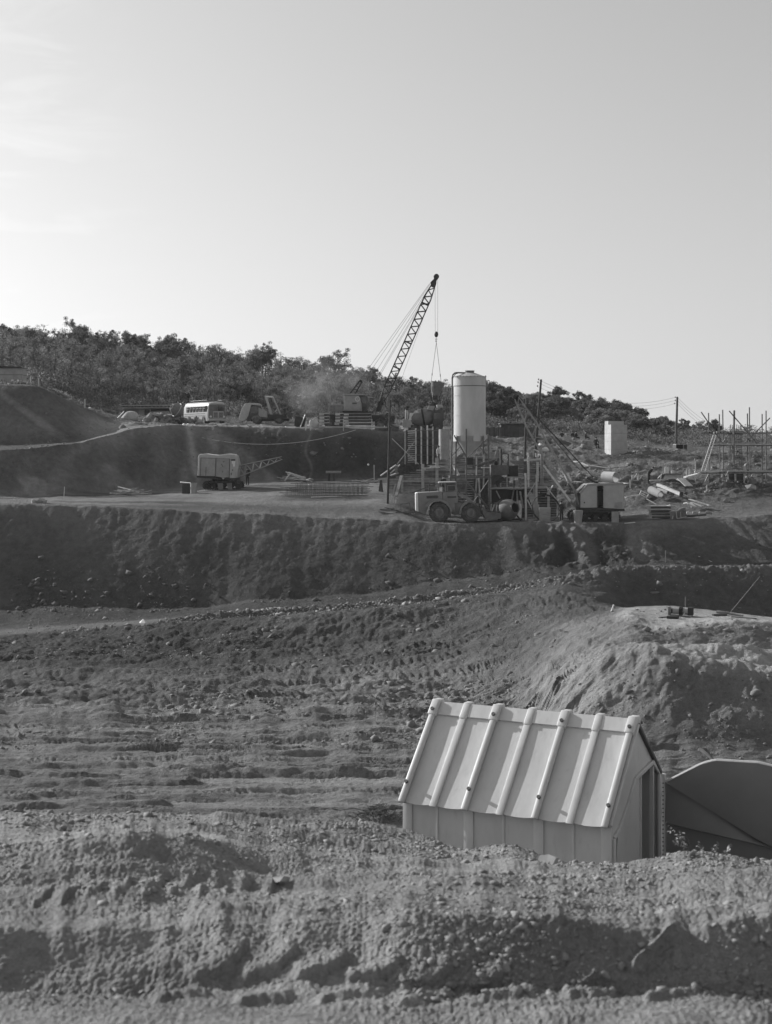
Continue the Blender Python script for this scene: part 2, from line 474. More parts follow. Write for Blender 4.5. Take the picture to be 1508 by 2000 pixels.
# -- the near bank: loose earth with clods and loader tyre prints
nb = 1 - sstep(8.0, 9.5, RID)
x_, y_ = GX, GY
H += nb * (0.05 * fbm(x_ * 0.9, y_ * 1.6, 1, 2) + 0.018 * fbm(x_ * 3.1, y_ * 4.1, 3, 2))
lump = np.abs(perlin(x_ * 7.0, y_ * 7.0, 5)) + 0.6 * np.abs(perlin(x_ * 15.0, y_ * 15.0, 6)) + 0.4 * np.abs(perlin(x_ * 33.0, y_ * 33.0, 7))
rough_mask = sstep(-0.25, 0.25, perlin(x_ * 0.9 + 3, y_ * 1.4, 8) + 0.12)
fineg = 0.8 * np.abs(perlin(x_ * 26.0, y_ * 26.0, 15)) + 0.8 * np.abs(perlin(x_ * 52.0, y_ * 52.0, 16)) + 0.6 * np.abs(perlin(x_ * 95.0, y_ * 95.0, 18))
H += nb * 0.0065 * rough_mask * fineg
H += nb * (0.004 + 0.011 * rough_mask * sstep(-0.1, 0.4, perlin(x_ * 2.1, y_ * 2.6, 19) + 0.1)) * (lump - 0.5) * sstep(4.4, 5.0, y_ + 0.3 * rough_mask)
H += nb * 0.004 * perlin(x_ * 60, y_ * 60, 9)
def tyre(path, width, depth, pitch, lug, skew, seed, ymin, ymax, soft_end=None):
    """print of a lugged tyre along y = path(x)"""
    yc = path(GX)
    d = (GY - yc) / (width / 2)
    inside = 1 - sstep(0.8, 1.0, np.abs(d))
    berm = np.exp(-((np.abs(d) - 1.15) / 0.18) ** 2)
    ph = (GX / pitch + skew * d) + 0.15 * perlin(GX / pitch / 3, GY * 3, seed)
    ph = ph + 0.25 * perlin(GX / pitch * 0.9, GY / width * 2, seed + 3)
    saw = np.abs(((ph) % 1.0) - 0.5) * 2
    lg = sstep(0.25, 0.75, saw)
    ok = np.ones_like(GX)
    if soft_end: ok = sstep(soft_end[0] - soft_end[2], soft_end[0], GX) * (1 - sstep(soft_end[1], soft_end[1] + soft_end[2], GX))
    wear = 0.15 + 0.85 * sstep(-0.35, 0.35, perlin(GX * 1.2 / width * 0.3, GY * 1.5 / width * 0.3, seed + 1))
    return ok * wear * (inside * (-depth + lug * lg) + berm * depth * 0.8) 
PYY = HY - GZ / GY * F               # base row of each ground point
def print_step(ax, ay, bx, by, hgt, back, front, bow=0.0, wob=(2.5, 17.0)):
    """one lug print: a low curved scarp, its steep side towards the camera, its back sloping away"""
    L2 = (bx - ax) ** 2 + (by - ay) ** 2; l_ = math.sqrt(L2)
    t = ((PXX - ax) * (bx - ax) + (PYY - ay) * (by - ay)) / L2
    d = ((PXX - ax) * -(by - ay) + (PYY - ay) * (bx - ax)) / l_ + bow * 4 * t * (1 - t) + wob[0] * perlin(PXX / wob[1], PYY / wob[1], 17)
    e = sstep(-0.08, 0.12, t) * (1 - sstep(0.88, 1.08, t))
    prof = np.where(d < 0, np.clip(1 + d / back, 0, 1), np.clip(1 - d / front, 0, 1))
    return hgt * e * prof * prof * (3 - 2 * prof)
pr_ = np.zeros_like(GX)
for k in range(6):
    x0 = 372 + 102 * k; y0 = 1888 + 9 * k
    pr_ = np.maximum(pr_, print_step(x0, y0 + 14, x0 + 104, y0 - 26, 0.024, 46, 10, -13, (2.0, 30.0)))
for k in range(9):
    x0 = 60 + 54 * k; y0 = 1762 - 2.0 * k
    pr_ = np.maximum(pr_, print_step(x0, y0 + 6, x0 + 46, y0 - 22, 0.016, 24, 6, -4))
pr_ = np.maximum(pr_, print_step(1236, 1892, 1322, 1812, 0.05, 22, 12, -4))
pr_ = np.maximum(pr_, print_step(1130, 1950, 1172, 1905, 0.04, 14, 9, 0))
for k in range(7):
    x0 = 300 + 160 * k
    pr_ = np.maximum(pr_, print_step(x0, 1962, x0 + 110, 1952, 0.018, 14, 6, 2))
H += nb * pr_
# -- pit floor: ruts of the loaders
fl = sstep(11.3, 12.0, RID) * (1 - sstep(14.6, 16.2, RID)) * (1 - sstep(1120, 1300, PXX) * sstep(13.6, 14.2, RID))
H += fl * (0.12 * fbm(x_ * 0.04, y_ * 0.50, 30, 3) + 0.09 * fbm(x_ * 0.4, y_ * 1.7, 33, 4) + 0.05 * np.abs(perlin(x_ * 1.6, y_ * 3.2, 36)))
rs = np.random.RandomState(4)
for k in range(17):
    yc = 57.5 + k * 1.18 + rs.uniform(-0.3, 0.3)
    a, ph, sl = rs.uniform(0.1, 0.5), rs.uniform(0, 6), rs.uniform(-0.03, 0.03)
    x0 = rs.uniform(-22, -8); x1 = rs.uniform(2, 18)
    H += fl * tyre(lambda x, yc=yc, a=a, ph=ph, sl=sl: yc + a * np.sin(x * 0.12 + ph) + sl * x, rs.uniform(0.55, 0.8),
                   rs.uniform(0.08, 0.22), rs.uniform(0.26, 0.45), rs.uniform(0.05, 0.13), rs.choice([-0.9, -0.5, 0.6, 0.9]), 40 + k, 0, 0, (x0, x1, 2.0))
# ruts with a sharp near wall, and the smooth strips rolled between them
rut = np.zeros_like(GX)
for ax, ay, bx, by, hh, bk_, ft in ((330, 1507, 1200, 1527, 0.42, 15, 4), (40, 1556, 360, 1561, 0.35, 12, 4), (410, 1546, 800, 1550, 0.34, 11, 4), (20, 1580, 330, 1571, 0.40, 12, 4), (30, 1538, 210, 1530, 0.3, 10, 4),
        (590, 1386, 830, 1402, 0.6, 20, 6), (120, 1462, 420, 1466, 0.34, 10, 4), (160, 1436, 390, 1428, 0.3, 9, 3), (430, 1478, 700, 1470, 0.32, 10, 4), (980, 1452, 1300, 1458, 0.35, 10, 4), (60, 1500, 300, 1494, 0.3, 9, 4), (560, 1436, 800, 1444, 0.36, 10, 4)):
    rut = np.maximum(rut, print_step(ax, ay, bx, by, hh * 0.42, bk_, ft, 2, (2.0, 70.0)))
H += rut * sstep(11.3, 12.0, RID) * (1 - sstep(16.0, 17.0, RID))
strip = fl * (sstep(1516, 1520, PYY) * (1 - sstep(1534, 1541, PYY)) * sstep(360, 430, PXX) + sstep(1562, 1565, PYY) * (1 - sstep(1575, 1579, PYY)) * sstep(300, 350, PXX))
H *= 1 - 0.7 * strip
# -- the churned bank beyond the floor
bk = sstep(13.8, 14.6, RID) * (1 - sstep(18.6, 19.6, RID)) * (1 - 0.8 * sstep(1150, 1240, PXX) * sstep(15.8, 16.4, RID))
H += bk * (0.26 * fbm(x_ * 0.12, y_ * 0.30, 50, 3) + 0.14 * fbm(x_ * 0.8, y_ * 0.8, 53, 3) + 0.10 * np.abs(perlin(x_ * 2.1, y_ * 1.6, 55)))
for k in range(9):
    yc = 78 + k * 2.1
    sl = rs.uniform(-0.5, 0.35)
    H += bk * tyre(lambda x, yc=yc, sl=sl: yc + sl * (x + 2), 0.9, 0.12, 0.45, 0.13, 0.4, 70 + k, 0, 0, (rs.uniform(-8, -3), rs.uniform(4, 9), 2.0))
# spur flanks: broken earth
sp = sstep(1000, 1120, PXX) * rz_(14.1, 17.3)
H += sp * (0.09 * fbm(x_ * 0.7, y_ * 0.9, 80, 3) + 0.06 * np.abs(perlin(x_ * 2.4, (y_ + GZ) * 2.2, 83)))
# -- the windrow along the track
wr = np.exp(-((RID - 19.9) / 0.28) ** 2) * sstep(250, 420, PXX)
H += wr * (0.25 + 0.35 * np.abs(perlin(x_ * 1.1, y_ * 1.3, 90)) + 0.2 * np.abs(perlin(x_ * 3.1, y_ * 3.0, 91)))
tr = rz_(20.0, 21.0)
H += tr * (0.03 * perlin(x_ * 0.5, y_ * 4, 92))
# -- the big cut below the plant
fc = rz_(21.0, 23.0)
gully = np.abs(fbm(x_ * 0.22 + 0.06 * y_, y_ * 0.03, 100, 3))
H += fc * (0.14 * fbm(x_ * 0.09, (y_ + GZ) * 0.05, 101, 3) + 0.8 * (gully - 0.25) * (0.05 + 0.6 * sstep(900, 1050, PXX)) + 0.035 * fbm(x_ * 0.9, (y_ + GZ) * 0.6, 104, 3) + 0.014 * fbm(x_ * 2.2, (y_ + GZ) * 1.3, 107, 2))
wet = sstep(1010, 1060, PXX) * (1 - sstep(1220, 1330, PXX)) * rz_(21.4, 23.0)
H += wet * (0.55 * np.abs(perlin(x_ * 0.5, (y_ + GZ) * 0.10, 110)) + 0.25 * np.abs(perlin(x_ * 1.3, (y_ + GZ) * 0.5, 111)) + 0.2 * fbm(x_ * 0.8, (y_ + GZ) * 0.5, 113, 4) - 0.2)
H += sstep(1120, 1220, PXX) * rz_(19.0, 20.0) * (0.35 * fbm(x_ * 0.25, (y_ + GZ) * 0.3, 114, 4))
lipn = np.exp(-((RID - 23.0) / 0.35) ** 2)
H += lipn * (0.09 * fbm(x_ * 0.7, y_ * 0.5, 112, 3))
# -- the benches
bn = rz_(23.4, 25.0)
H += bn * (0.06 * fbm(x_ * 0.4, y_ * 0.4, 115, 3))
# -- upper cuts and slopes
uf = rz_(25.0, 27.9)
road = sstep(25.8, 26.2, RID) * (1 - sstep(26.8, 27.2, RID)) * (1 - sstep(780, 860, PXX))
lft = (1 - sstep(330, 420, PXX))
rgt = sstep(800, 900, PXX)
H += uf * (1 - road) * ((0.22 + 0.1 * lft) * fbm(x_ * 0.16, (y_ + GZ) * 0.14, 120, 3) + 0.20 * np.abs(fbm(x_ * 0.6, y_ * 0.08, 123, 2)) * (1 - rgt) + 0.25 * rgt * fbm(x_ * 0.35, y_ * 0.35, 125, 4) + 0.09 * fbm(x_ * 1.3, (y_ + GZ) * 1.1, 128, 3) + 0.10 * rgt * np.abs(perlin(x_ * 1.1, y_ * 1.1, 131)))
tp = rz_(27.0, 29.0)
H += tp * 0.10 * fbm(x_ * 0.3, y_ * 0.3, 130, 3) * (1 + 1.5 * rgt)
H += rz_(29.0, 31.0) * 0.9 * fbm(x_ * 0.06, y_ * 0.06, 135, 4)

# relief acts along a direction between up and the slope's own normal
dY = np.gradient(GZ, axis=0) / np.maximum(np.abs(np.gradient(GY, axis=0)), 1e-4)
dY = np.clip(dY, -2.5, 2.5)
dY = soft(dY, 4)
ln = np.sqrt(1 + dY ** 2)
GYn = GY - H * dY / ln * 0.9
GZn = GZ + H / ln
# keep each column marching away from the eye
GYn = np.maximum.accumulate(GYn + np.arange(GYn.shape[0])[:, None] * 1e-6, axis=0)
GXn = UX * GYn
GX, GY, GZ = GXn, GYn, GZn

# colour of the soil, with some slope light and shade put in: paler where it is dusty and driven on, darker where the cut is fresh and damp
A = 0.170 + 0.035 * fbm(GX * 0.25, GY * 0.25, 140, 4) + 0.02 * fbm(GX * 1.5, GY * 1.5, 145, 3)
A = A + nb * (0.265 + 0.09 * perlin(x_ * 1.2, y_ * 1.7, 148))
A = A + fl * (0.19 + 0.10 * fbm(x_ * 0.08, y_ * 0.5, 149, 3))
pad = sstep(1180, 1240, PXX) * rz_(16.9, 18.1)
ledge = sstep(1200, 1260, PXX) * rz_(15.0, 16.0)
A = A + 0.12 * strip
A = A + 0.46 * pad + 0.30 * ledge + 0.17 * sp
road_l = rz_(23.6, 25.0) * (1 - sstep(740, 800, PXX)) 
A = A + 0.16 * road_l * sstep(-0.35, 0.2, perlin(GX * 0.1, GY * 0.3, 150) + 0.15)
A = A + 0.06 * rz_(23.2, 25.0) * sstep(800, 850, PXX)
A = A + 0.20 * rz_(25.95, 27.8) * sstep(130, 200, PXX) * (1 - sstep(780, 850, PXX))
A = A + 0.10 * lipn
A = A + 0.11 * tr + 0.05 * wr
A = A + 0.10 * rgt * rz_(25.6, 28.6) * sstep(-0.2, 0.3, perlin(GX * 0.18, GY * 0.18, 155))
damp = wet * sstep(-0.1, 0.35, perlin(GX * 0.3, GY * 0.1, 160) + 0.1)
A = A * (1 - 0.35 * damp) + 0.14 * wet * sstep(0.1, 0.4, perlin(GX * 0.5 + 7, GY * 0.08, 161))
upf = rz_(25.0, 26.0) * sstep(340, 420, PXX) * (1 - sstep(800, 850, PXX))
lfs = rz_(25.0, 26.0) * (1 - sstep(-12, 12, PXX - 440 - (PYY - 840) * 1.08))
A = A * (1 - 0.30 * upf * (1 - lfs)) * (1 + 0.50 * lfs)  # plane break painted in: recess shaded darker, left slope lighter
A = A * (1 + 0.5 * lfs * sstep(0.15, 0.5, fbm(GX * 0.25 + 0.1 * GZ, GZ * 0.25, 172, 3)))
emb = rz_(27.0, 28.0) * (1 - sstep(230, 270, PXX))
A = A * (1 + emb * (0.45 + 1.1 * sstep(0.2, 0.55, perlin(GX * 0.35 + 0.5 * GZ, GZ * 0.12 + GX * 0.05, 174))))
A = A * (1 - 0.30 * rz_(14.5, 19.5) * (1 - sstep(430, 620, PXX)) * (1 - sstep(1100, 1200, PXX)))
A = A * (1 - 0.25 * rz_(28.9, 31.5))
A = A * (1 - 0.06 * rz_(21.4, 22.9)) * (1 - 0.30 * rz_(20.9, 21.9))  # ground at the toe darkened so the shade edge looks softer
A = A * (1 + 0.30 * rz_(25.0, 26.0) * perlin(GX * 0.55, (GY + GZ) * 0.07, 170) + 0.22 * rz_(21.2, 28.0) * perlin(GX * 0.14, (GY + GZ) * 0.14, 171))
A = A * (1 + 0.9 * rz_(25.0, 26.0) * np.exp(-((PXX - 603 - 6 * np.sin(PYY / 13)) / 2.6) ** 2) + 0.8 * rz_(25.0, 26.1) * np.exp(-((PXX - 372 - (PYY - 860) * 0.18) / 7) ** 2))
A = np.clip(A * 0.62, 0.03, 0.42)

def ground(x, D):
    """height of the ground seen in photo column x at distance D"""
    i = np.searchsorted(XS, x) - 1
    i = int(np.clip(i, 0, len(XS) - 2))
    t = (x - XS[i]) / (XS[i + 1] - XS[i])
    z0 = np.interp(D, GY[:, i], GZ[:, i]); z1 = np.interp(D, GY[:, i + 1], GZ[:, i + 1])
    return float(z0 * (1 - t) + z1 * t)
def G(x, D, dz=0.0):
    return Vector(((x - CX) / F * D, D, ground(x, D) + dz))
def GW(X, Y, dz=0.0):
    return Vector((X, Y, ground(X / Y * F + CX, Y) + dz))

def grid_mesh(name, GX, GY, GZ, A):
    r, c = GX.shape
    me = bpy.data.meshes.new(name)
    co = np.stack([GX, GY, GZ], -1).reshape(-1, 3).astype(np.float32)
    idx = np.arange(r * c).reshape(r, c)
    q = np.stack([idx[:-1, :-1], idx[:-1, 1:], idx[1:, 1:], idx[1:, :-1]], -1).reshape(-1, 4)
    me.vertices.add(len(co)); me.vertices.foreach_set('co', co.ravel())
    me.loops.add(q.size); me.loops.foreach_set('vertex_index', q.ravel().astype(np.int32))
    me.polygons.add(len(q))
    me.polygons.foreach_set('loop_start', np.arange(0, q.size, 4, dtype=np.int32))
    me.polygons.foreach_set('use_smooth', np.ones(len(q), bool))
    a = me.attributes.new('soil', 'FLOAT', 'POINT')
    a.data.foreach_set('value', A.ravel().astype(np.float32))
    a = me.attributes.new('far', 'FLOAT', 'POINT')                 # coarse crumbs belong to the big cuts and slopes
    a.data.foreach_set('value', sstep(20, 60, GY).ravel().astype(np.float32))
    me.update(calc_edges=True); me.validate()
    o = bpy.data.objects.new(name, me); C.objects.link(o)
    return o

def soil_material():
    m = bpy.data.materials.new('soil'); m.use_nodes = True
    t = m.node_tree; t.nodes.clear(); N = t.nodes.new; L = t.links.new
    o = N('ShaderNodeOutputMaterial'); b = N('ShaderNodeBsdfPrincipled')
    b.inputs['Roughness'].default_value = 0.95; b.inputs['Specular IOR Level'].default_value = 0.1
    at = N('ShaderNodeAttribute'); at.attribute_name = 'soil'
    g = N('ShaderNodeNewGeometry')
    def noise(scale, detail):
        n = N('ShaderNodeTexNoise'); n.inputs['Scale'].default_value = scale; n.inputs['Detail'].default_value = detail
        n.inputs['Roughness'].default_value = 0.7
        L(g.outputs['Position'], n.inputs['Vector']); return n
    n1 = noise(1.7, 8); n2 = noise(22, 6); n3 = noise(6.0, 8); n4 = noise(70, 4)
    def rng(n, a, b, lo=0.3, hi=0.7):
        r = N('ShaderNodeMapRange'); r.inputs['From Min'].default_value = lo; r.inputs['From Max'].default_value = hi
        r.inputs['To Min'].default_value = a; r.inputs['To Max'].default_value = b
        L(n.outputs['Fac'], r.inputs[0]); return r
    def mul(a, b):
        k = N('ShaderNodeMath'); k.operation = 'MULTIPLY'; L(a, k.inputs[0]); L(b, k.inputs[1]); return k.outputs[0]
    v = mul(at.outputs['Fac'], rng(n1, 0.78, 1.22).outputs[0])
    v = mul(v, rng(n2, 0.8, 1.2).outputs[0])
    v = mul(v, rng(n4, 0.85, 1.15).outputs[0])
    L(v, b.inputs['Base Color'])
    b1 = N('ShaderNodeBump'); b1.inputs['Strength'].default_value = 0.9; b1.inputs['Distance'].default_value = 0.10
    L(n3.outputs['Fac'], b1.inputs['Height'])
    b2 = N('ShaderNodeBump'); b2.inputs['Strength'].default_value = 0.6; b2.inputs['Distance'].default_value = 0.02
    L(n2.outputs['Fac'], b2.inputs['Height']); L(b1.outputs[0], b2.inputs['Normal'])
    b3 = N('ShaderNodeBump'); b3.inputs['Strength'].default_value = 0.6; b3.inputs['Distance'].default_value = 0.006
    L(n4.outputs['Fac'], b3.inputs['Height']); L(b2.outputs[0], b3.inputs['Normal'])
    n5 = noise(1.3, 9); n6 = noise(3.2, 6)
    af = N('ShaderNodeAttribute'); af.attribute_name = 'far'
    b4 = N('ShaderNodeBump'); b4.inputs['Distance'].default_value = 0.36
    L(af.outputs['Fac'], b4.inputs['Strength']); L(n5.outputs['Fac'], b4.inputs['Height']); L(b3.outputs[0], b4.inputs['Normal'])
    b5 = N('ShaderNodeBump'); b5.inputs['Distance'].default_value = 0.22
    L(af.outputs['Fac'], b5.inputs['Strength']); L(n6.outputs['Fac'], b5.inputs['Height']); L(b4.outputs[0], b5.inputs['Normal'])
    L(b5.outputs[0], b.inputs['Normal'])
    L(b.outputs[0], o.inputs[0])
    return m
M['soil'] = soil_material()
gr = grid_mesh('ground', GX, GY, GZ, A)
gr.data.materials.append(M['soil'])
tag(gr, kind='structure')
# ------------------------------------------------------------------ the metal hut in front, with its open door
def zmap(ox, oy, s):
    return lambda zx, zy: (ox + zx / s, oy + zy / s)
HL = 3.55
HR = Vector((3.928, 24.0, -4.304))                       # near end of the ridge
r_ = Vector((0.878, -0.479, 0)); q_ = Vector((0.479, 0.878, 0))
HB = HR - r_ * (HL / 2); HZ = -7.1
hut = thing('metal_hut', 'pale ribbed metal hut with steep roof and open doorway behind the earth bank', 'hut', (HB.x, HB.y, HZ), math.atan2(r_.y, r_.x))
zh = zmap(740, 1340, 1.9635)
def gable(zx, zy):
    px, py = zh(zx, zy)
    u = (px - CX) / F
    y = (u * HR.y - HR.x) / (q_.x - q_.y * u)
    return (y, -(py - HY) / F * (HR.y + q_.y * y) - HZ)
RZ = HR.z - HZ                                            # ridge height
EY, EZ = -1.25, 1.41
sl = (RZ - EZ) / -EY
def rf(y, h=0.0):
    """point on the near roof slope, h out of it"""
    k = math.hypot(1, sl)
    return (y - h * sl / k, RZ + sl * y + h / k)
ribx = [-HL / 2 + 0.06, -HL / 2 + 0.33 * HL, -HL / 2 + 0.665 * HL, HL / 2 - 0.06]
minx = [(a + b) / 2 for a, b in zip(ribx[:-1], ribx[1:])]
edges = sorted(ribx + minx)
upn = Vector((0, -sl, 1)).normalized()
for a, b in zip(edges[:-1], edges[1:]):
    m = MB()
    n = 7
    vs = []
    for i in range(n + 1):                                # a slightly sagging sheet with a dipped lower edge
        x = a + (b - a) * i / n
        for j in range(9):
            t = j / 8
            y = EY + (0 - EY) * t
            sag = -0.012 * math.sin(math.pi * i / n) * math.sin(math.pi * t)
            ex = -0.02 * math.sin(math.pi * i / n) if j == 0 else 0
            py, pz = rf(y + ex, sag)
            vs.append((x, py, pz))
    k = len(vs)
    fs = [(i * 9 + j, (i + 1) * 9 + j, (i + 1) * 9 + j + 1, i * 9 + j + 1) for i in range(n) for j in range(8)]
    m.add(vs, fs, True)
    vs2 = [(v[0], v[1] + upn.y * -0.015, v[2] - upn.z * 0.015) for v in vs]
    m.add(vs2, [f[::-1] for f in fs], True)
    m.add([vs[i * 9] for i in range(n + 1)] + [vs2[i * 9] for i in range(n + 1)], [(i, i + n + 1, i + n + 2, i + 1) for i in range(n)])
    m.build('roof_panel', M['shed'], hut)
def ribmesh(x, w, h, y0, y1, name, bev):
    m = MB()
    p = rf(y0, h / 2); q = rf(y1, h / 2)
    m.bar((x, p[0], p[1]), (x, q[0], q[1]), w, h, up=upn)
    return m.build(name, M['shed'], hut, bevel=bev)
for x in ribx:
    rb = ribmesh(x, 0.108, 0.082, EY - 0.035, 0.03, 'rib', 0.036)
    for yy in (EY + 0.2, -0.12):
        p = rf(yy, 0.088); q = rf(yy, 0.125)
        MB().tube((x, p[0], p[1]), (x, q[0], q[1]), 0.03, n=10).build('bolt', M['bolt'], rb)
for x in minx:
    ribmesh(x, 0.115, 0.034, EY - 0.03, 0.02, 'batten', 0.012)
allx = [(x, 0.150, 0.105) for x in ribx] + [(x, 0.135, 0.06) for x in minx]
m = MB()
for a, b in zip(edges[:-1], edges[1:]):
    p0 = rf(-0.155, 0.030); p1 = rf(0.01, 0.034)
    m.add([(a, *p0), (b, *p0), (b, *p1), (a, *p1), (a, 0.12, RZ - 0.08), (b, 0.12, RZ - 0.08), (a, *rf(-0.155, 0.0)), (b, *rf(-0.155, 0.0))],
          [(0, 1, 2, 3), (3, 2, 5, 4), (0, 6, 7, 1)])
m.build('ridge_cap', M['shed'], hut)
for x, wd, h in allx:
    m = MB()
    p = rf(-0.185, h / 2 - 0.01); q = rf(0.02, h / 2 - 0.01)
    m.bar((x, *p), (x, *q), wd, h, up=upn)
    m.box((x, 0.05, RZ - 0.01), (wd, 0.16, 0.1 + h / 2))
    m.build('ridge_saddle', M['shed'], hut, bevel=0.025)
# far slope, walls, floor
m = MB()
fy, fz = 1.14, RZ - 1.14 * sl * 0.80
m.add([(-HL / 2, 0, RZ), (HL / 2, 0, RZ), (HL / 2, fy, fz), (-HL / 2, fy, fz)], [(0, 1, 2, 3)])
m.add([(-HL / 2, 0, RZ - 0.02), (HL / 2, 0, RZ - 0.02), (HL / 2, fy, fz - 0.02), (-HL / 2, fy, fz - 0.02)], [(3, 2, 1, 0)])
m.build('far_roof_slope', M['shed'], hut)
wy = -1.12
wtop = RZ + sl * wy - 0.02
m = MB(); m.box((0, wy + 0.015, wtop / 2 - 0.15), (HL - 0.03, 0.03, wtop + 0.3))
m.build('side_wall', M['shed'], hut)
m = MB(); m.box((0, 1.12 - 0.015, (fz) / 2 - 0.15), (HL - 0.03, 0.03, fz + 0.3)); m.build('side_wall', M['shed'], hut)
for x in ribx + minx:
    wd = 0.17 if x in ribx else 0.05
    pr = 0.022 if x in ribx else 0.010
    ps = MB().box((x + (0.03 if x < -1.6 else -0.03 if x > 1.6 else 0), wy - pr / 2 - 0.001, wtop / 2 - 0.2), (wd, pr, wtop + 0.3)).build('wall_post', M['shed'], hut, bevel=0.006)
    if x in ribx:
        for dz in (0.14,):
            MB().tube((x - 0.02, wy - pr - 0.001, wtop - dz), (x - 0.02, wy - pr - 0.03, wtop - dz), 0.032, n=10).build('bolt', M['bolt'], ps)
m = MB()
m.prism([(wy + 0.031, -0.3), (1.089, -0.3), (1.089, fz - 0.04), (0, RZ - 0.05), (wy + 0.031, wtop - 0.03)], -HL / 2 + 0.02, -HL / 2 + 0.05, 'x')
m.build('end_wall', M['shed'], hut)
MB().box((0, 0, 0.02), (HL - 0.1, 2.1, 0.04)).build('hut_floor', M['shed_inside'], hut)
# gable with the arched doorway
X0 = HL / 2 - 0.05
oL = gable(1008, 400)[0]; oR = gable(1058, 400)[0]
zTopL = gable(1022, 330)[1]; zTopR = gable(1052, 296)[1]
frame = [gable(903, 585), gable(925, 545), gable(960, 445), gable(984, 356), gable(1052, 290), gable(1077, 332)]
m = MB()
def gpoly(m, pts, x0, x1): m.prism(pts, x0, x1, 'x')
gpoly(m, [(wy + 0.001, -0.3), (frame[0][0], -0.3), frame[0], frame[1], frame[2], frame[3], (-0.62, RZ - 0.62 * sl - 0.02), (wy + 0.001, wtop)], X0, X0 + 0.03)
gpoly(m, [(-0.62, RZ - 0.62 * sl - 0.02), frame[3], frame[4], (0.45, RZ - 0.45 * sl * 0.8 - 0.03), (0, RZ - 0.02)], X0, X0 + 0.03)
gpoly(m, [frame[4], frame[5], (1.12, fz - 0.02), (0.45, RZ - 0.45 * sl * 0.8 - 0.03)], X0, X0 + 0.03)
m.build('gable_wall', M['shed'], hut)
m = MB()
pts = [(frame[0][0], -0.3)] + frame + [(frame[5][0], -0.3)]
for a, b in zip(pts[:-1], pts[1:]):
    m.bar((X0 + 0.045, *a), (X0 + 0.045, *b), 0.075, 0.05, up=(1, 0, 0))
m.build('door_frame', M['shed'], hut, bevel=0.012)
m = MB()                                                  # the leaf that stays shut on the near side of the opening
gpoly(m, [(frame[0][0] + 0.03, -0.3), (oL, -0.3), (oL, zTopL - 0.02), (frame[3][0] + 0.03, frame[3][1] - 0.03), (frame[2][0] + 0.03, frame[2][1]), (frame[1][0] + 0.03, frame[1][1])], X0 - 0.03, X0 + 0.012)
m.build('shut_door_leaf', M['shed'], hut)
m = MB()
m.bar((X0 + 0.01, oL + 0.02, -0.3), (X0 + 0.01, oL + 0.02, zTopL), 0.04, 0.06, up=(1, 0, 0))
m.bar((X0 + 0.01, oR - 0.02, -0.3), (X0 + 0.01, oR - 0.02, zTopR - 0.03), 0.05, 0.06, up=(1, 0, 0))
m.build('jamb', M['shed'], hut)
for s in (-1, 1):
    yy0 = 0; yy1 = EY if s < 0 else fy
    zz1 = EZ if s < 0 else fz
    MB().bar((HL / 2 + 0.004, yy0, RZ - 0.05), (HL / 2 + 0.004, yy1 * 0.97, zz1 - 0.0), 0.06, 0.07, up=(1, 0, 0)).build('rake_trim', M['shed'] if s < 0 else M['bolt'], hut, bevel=0.015)
# hinge strip with its row of holes and the open leaf
hp = gable(1084, 400)[0]
hx = HL / 2
hs = MB().box((hx + 0.03, hp + 0.02, 0.75), (0.05, 0.05, 2.0)).build('hinge_strip', M['shed'], hut)
m = MB()
for k in range(26):
    z = -0.1 + k * 0.068
    m.tube((hx + 0.03, hp - 0.004, z), (hx + 0.03, hp - 0.012, z), 0.013, n=6)
m.build('hinge_screw', M['bolt'], hs)['kind'] = 'stuff'
DP = HB + r_ * hx + q_ * hp
def leaf_a(px): 
    u = (px - CX) / F
    return (u * DP.y - DP.x) / (r_.x - u * r_.y)
def leaf(px, py):
    a = leaf_a(px); P = DP + r_ * a
    return (a, -(py - HY) / F * P.y - HZ)
top = [leaf(1297, 1527), leaf(1366, 1492), leaf(1392, 1485), leaf(1478, 1490)]
wid = 2 * top[2][0] + 1.25
top += [(wid - top[1][0], top[1][1]), (wid, top[0][1])]
c1 = [leaf(1297, 1527), leaf(1478, 1640), (wid, leaf(1478, 1640)[1] - 0.5)]
c2 = [leaf(1297, 1607), leaf(1478, 1649), (wid, leaf(1478, 1649)[1] - 0.25)]
m = MB()
n = 40; T = []
ta = [p[0] for p in top]; tz = [p[1] for p in top]
zb = -0.05
for i in range(n + 1):
    a = wid * i / n
    zt = np.interp(a, ta, tz); za = np.interp(a, [p[0] for p in c1], [p[1] for p in c1]); zc = np.interp(a, [p[0] for p in c2], [p[1] for p in c2])
    zc = min(zc, za - 0.03)
    bulge = 0.05 * math.sin(math.pi * min(1, a / wid))
    T.append([(a, -0.02, zt), (a, -0.02 - bulge, zt * 0.55 + za * 0.45), (a, -0.05, za), (a, 0.05, za - 0.03), (a, 0.0, (za + zc) / 2), (a, -0.03, zc), (a, 0.05, zc - 0.03), (a, 0.02, zb)])
vs = [Vector((hx + 0.03, hp + 0.03, 0)) + Vector(p) for row in T for p in row]
K = 8
fs = [(i * K + j, (i + 1) * K + j, (i + 1) * K + j + 1, i * K + j + 1) for i in range(n) for j in range(K - 1)]
m.add(vs, fs, False)
vb = [v + Vector((0, 0.05, 0)) for v in vs]
m.add(vb, [f[::-1] for f in fs])
dl = m.build('open_door_leaf', M['door_panel'], hut)
m = MB()
for a, b in zip(T[:-1], T[1:]):
    p, q = (Vector((hx + 0.03, hp + 0.05, 0)) + Vector(a[0]), Vector((hx + 0.03, hp + 0.05, 0)) + Vector(b[0]))
    m.tube(p, q, 0.028, n=6)
m.build('door_rim', M['shed'], dl)

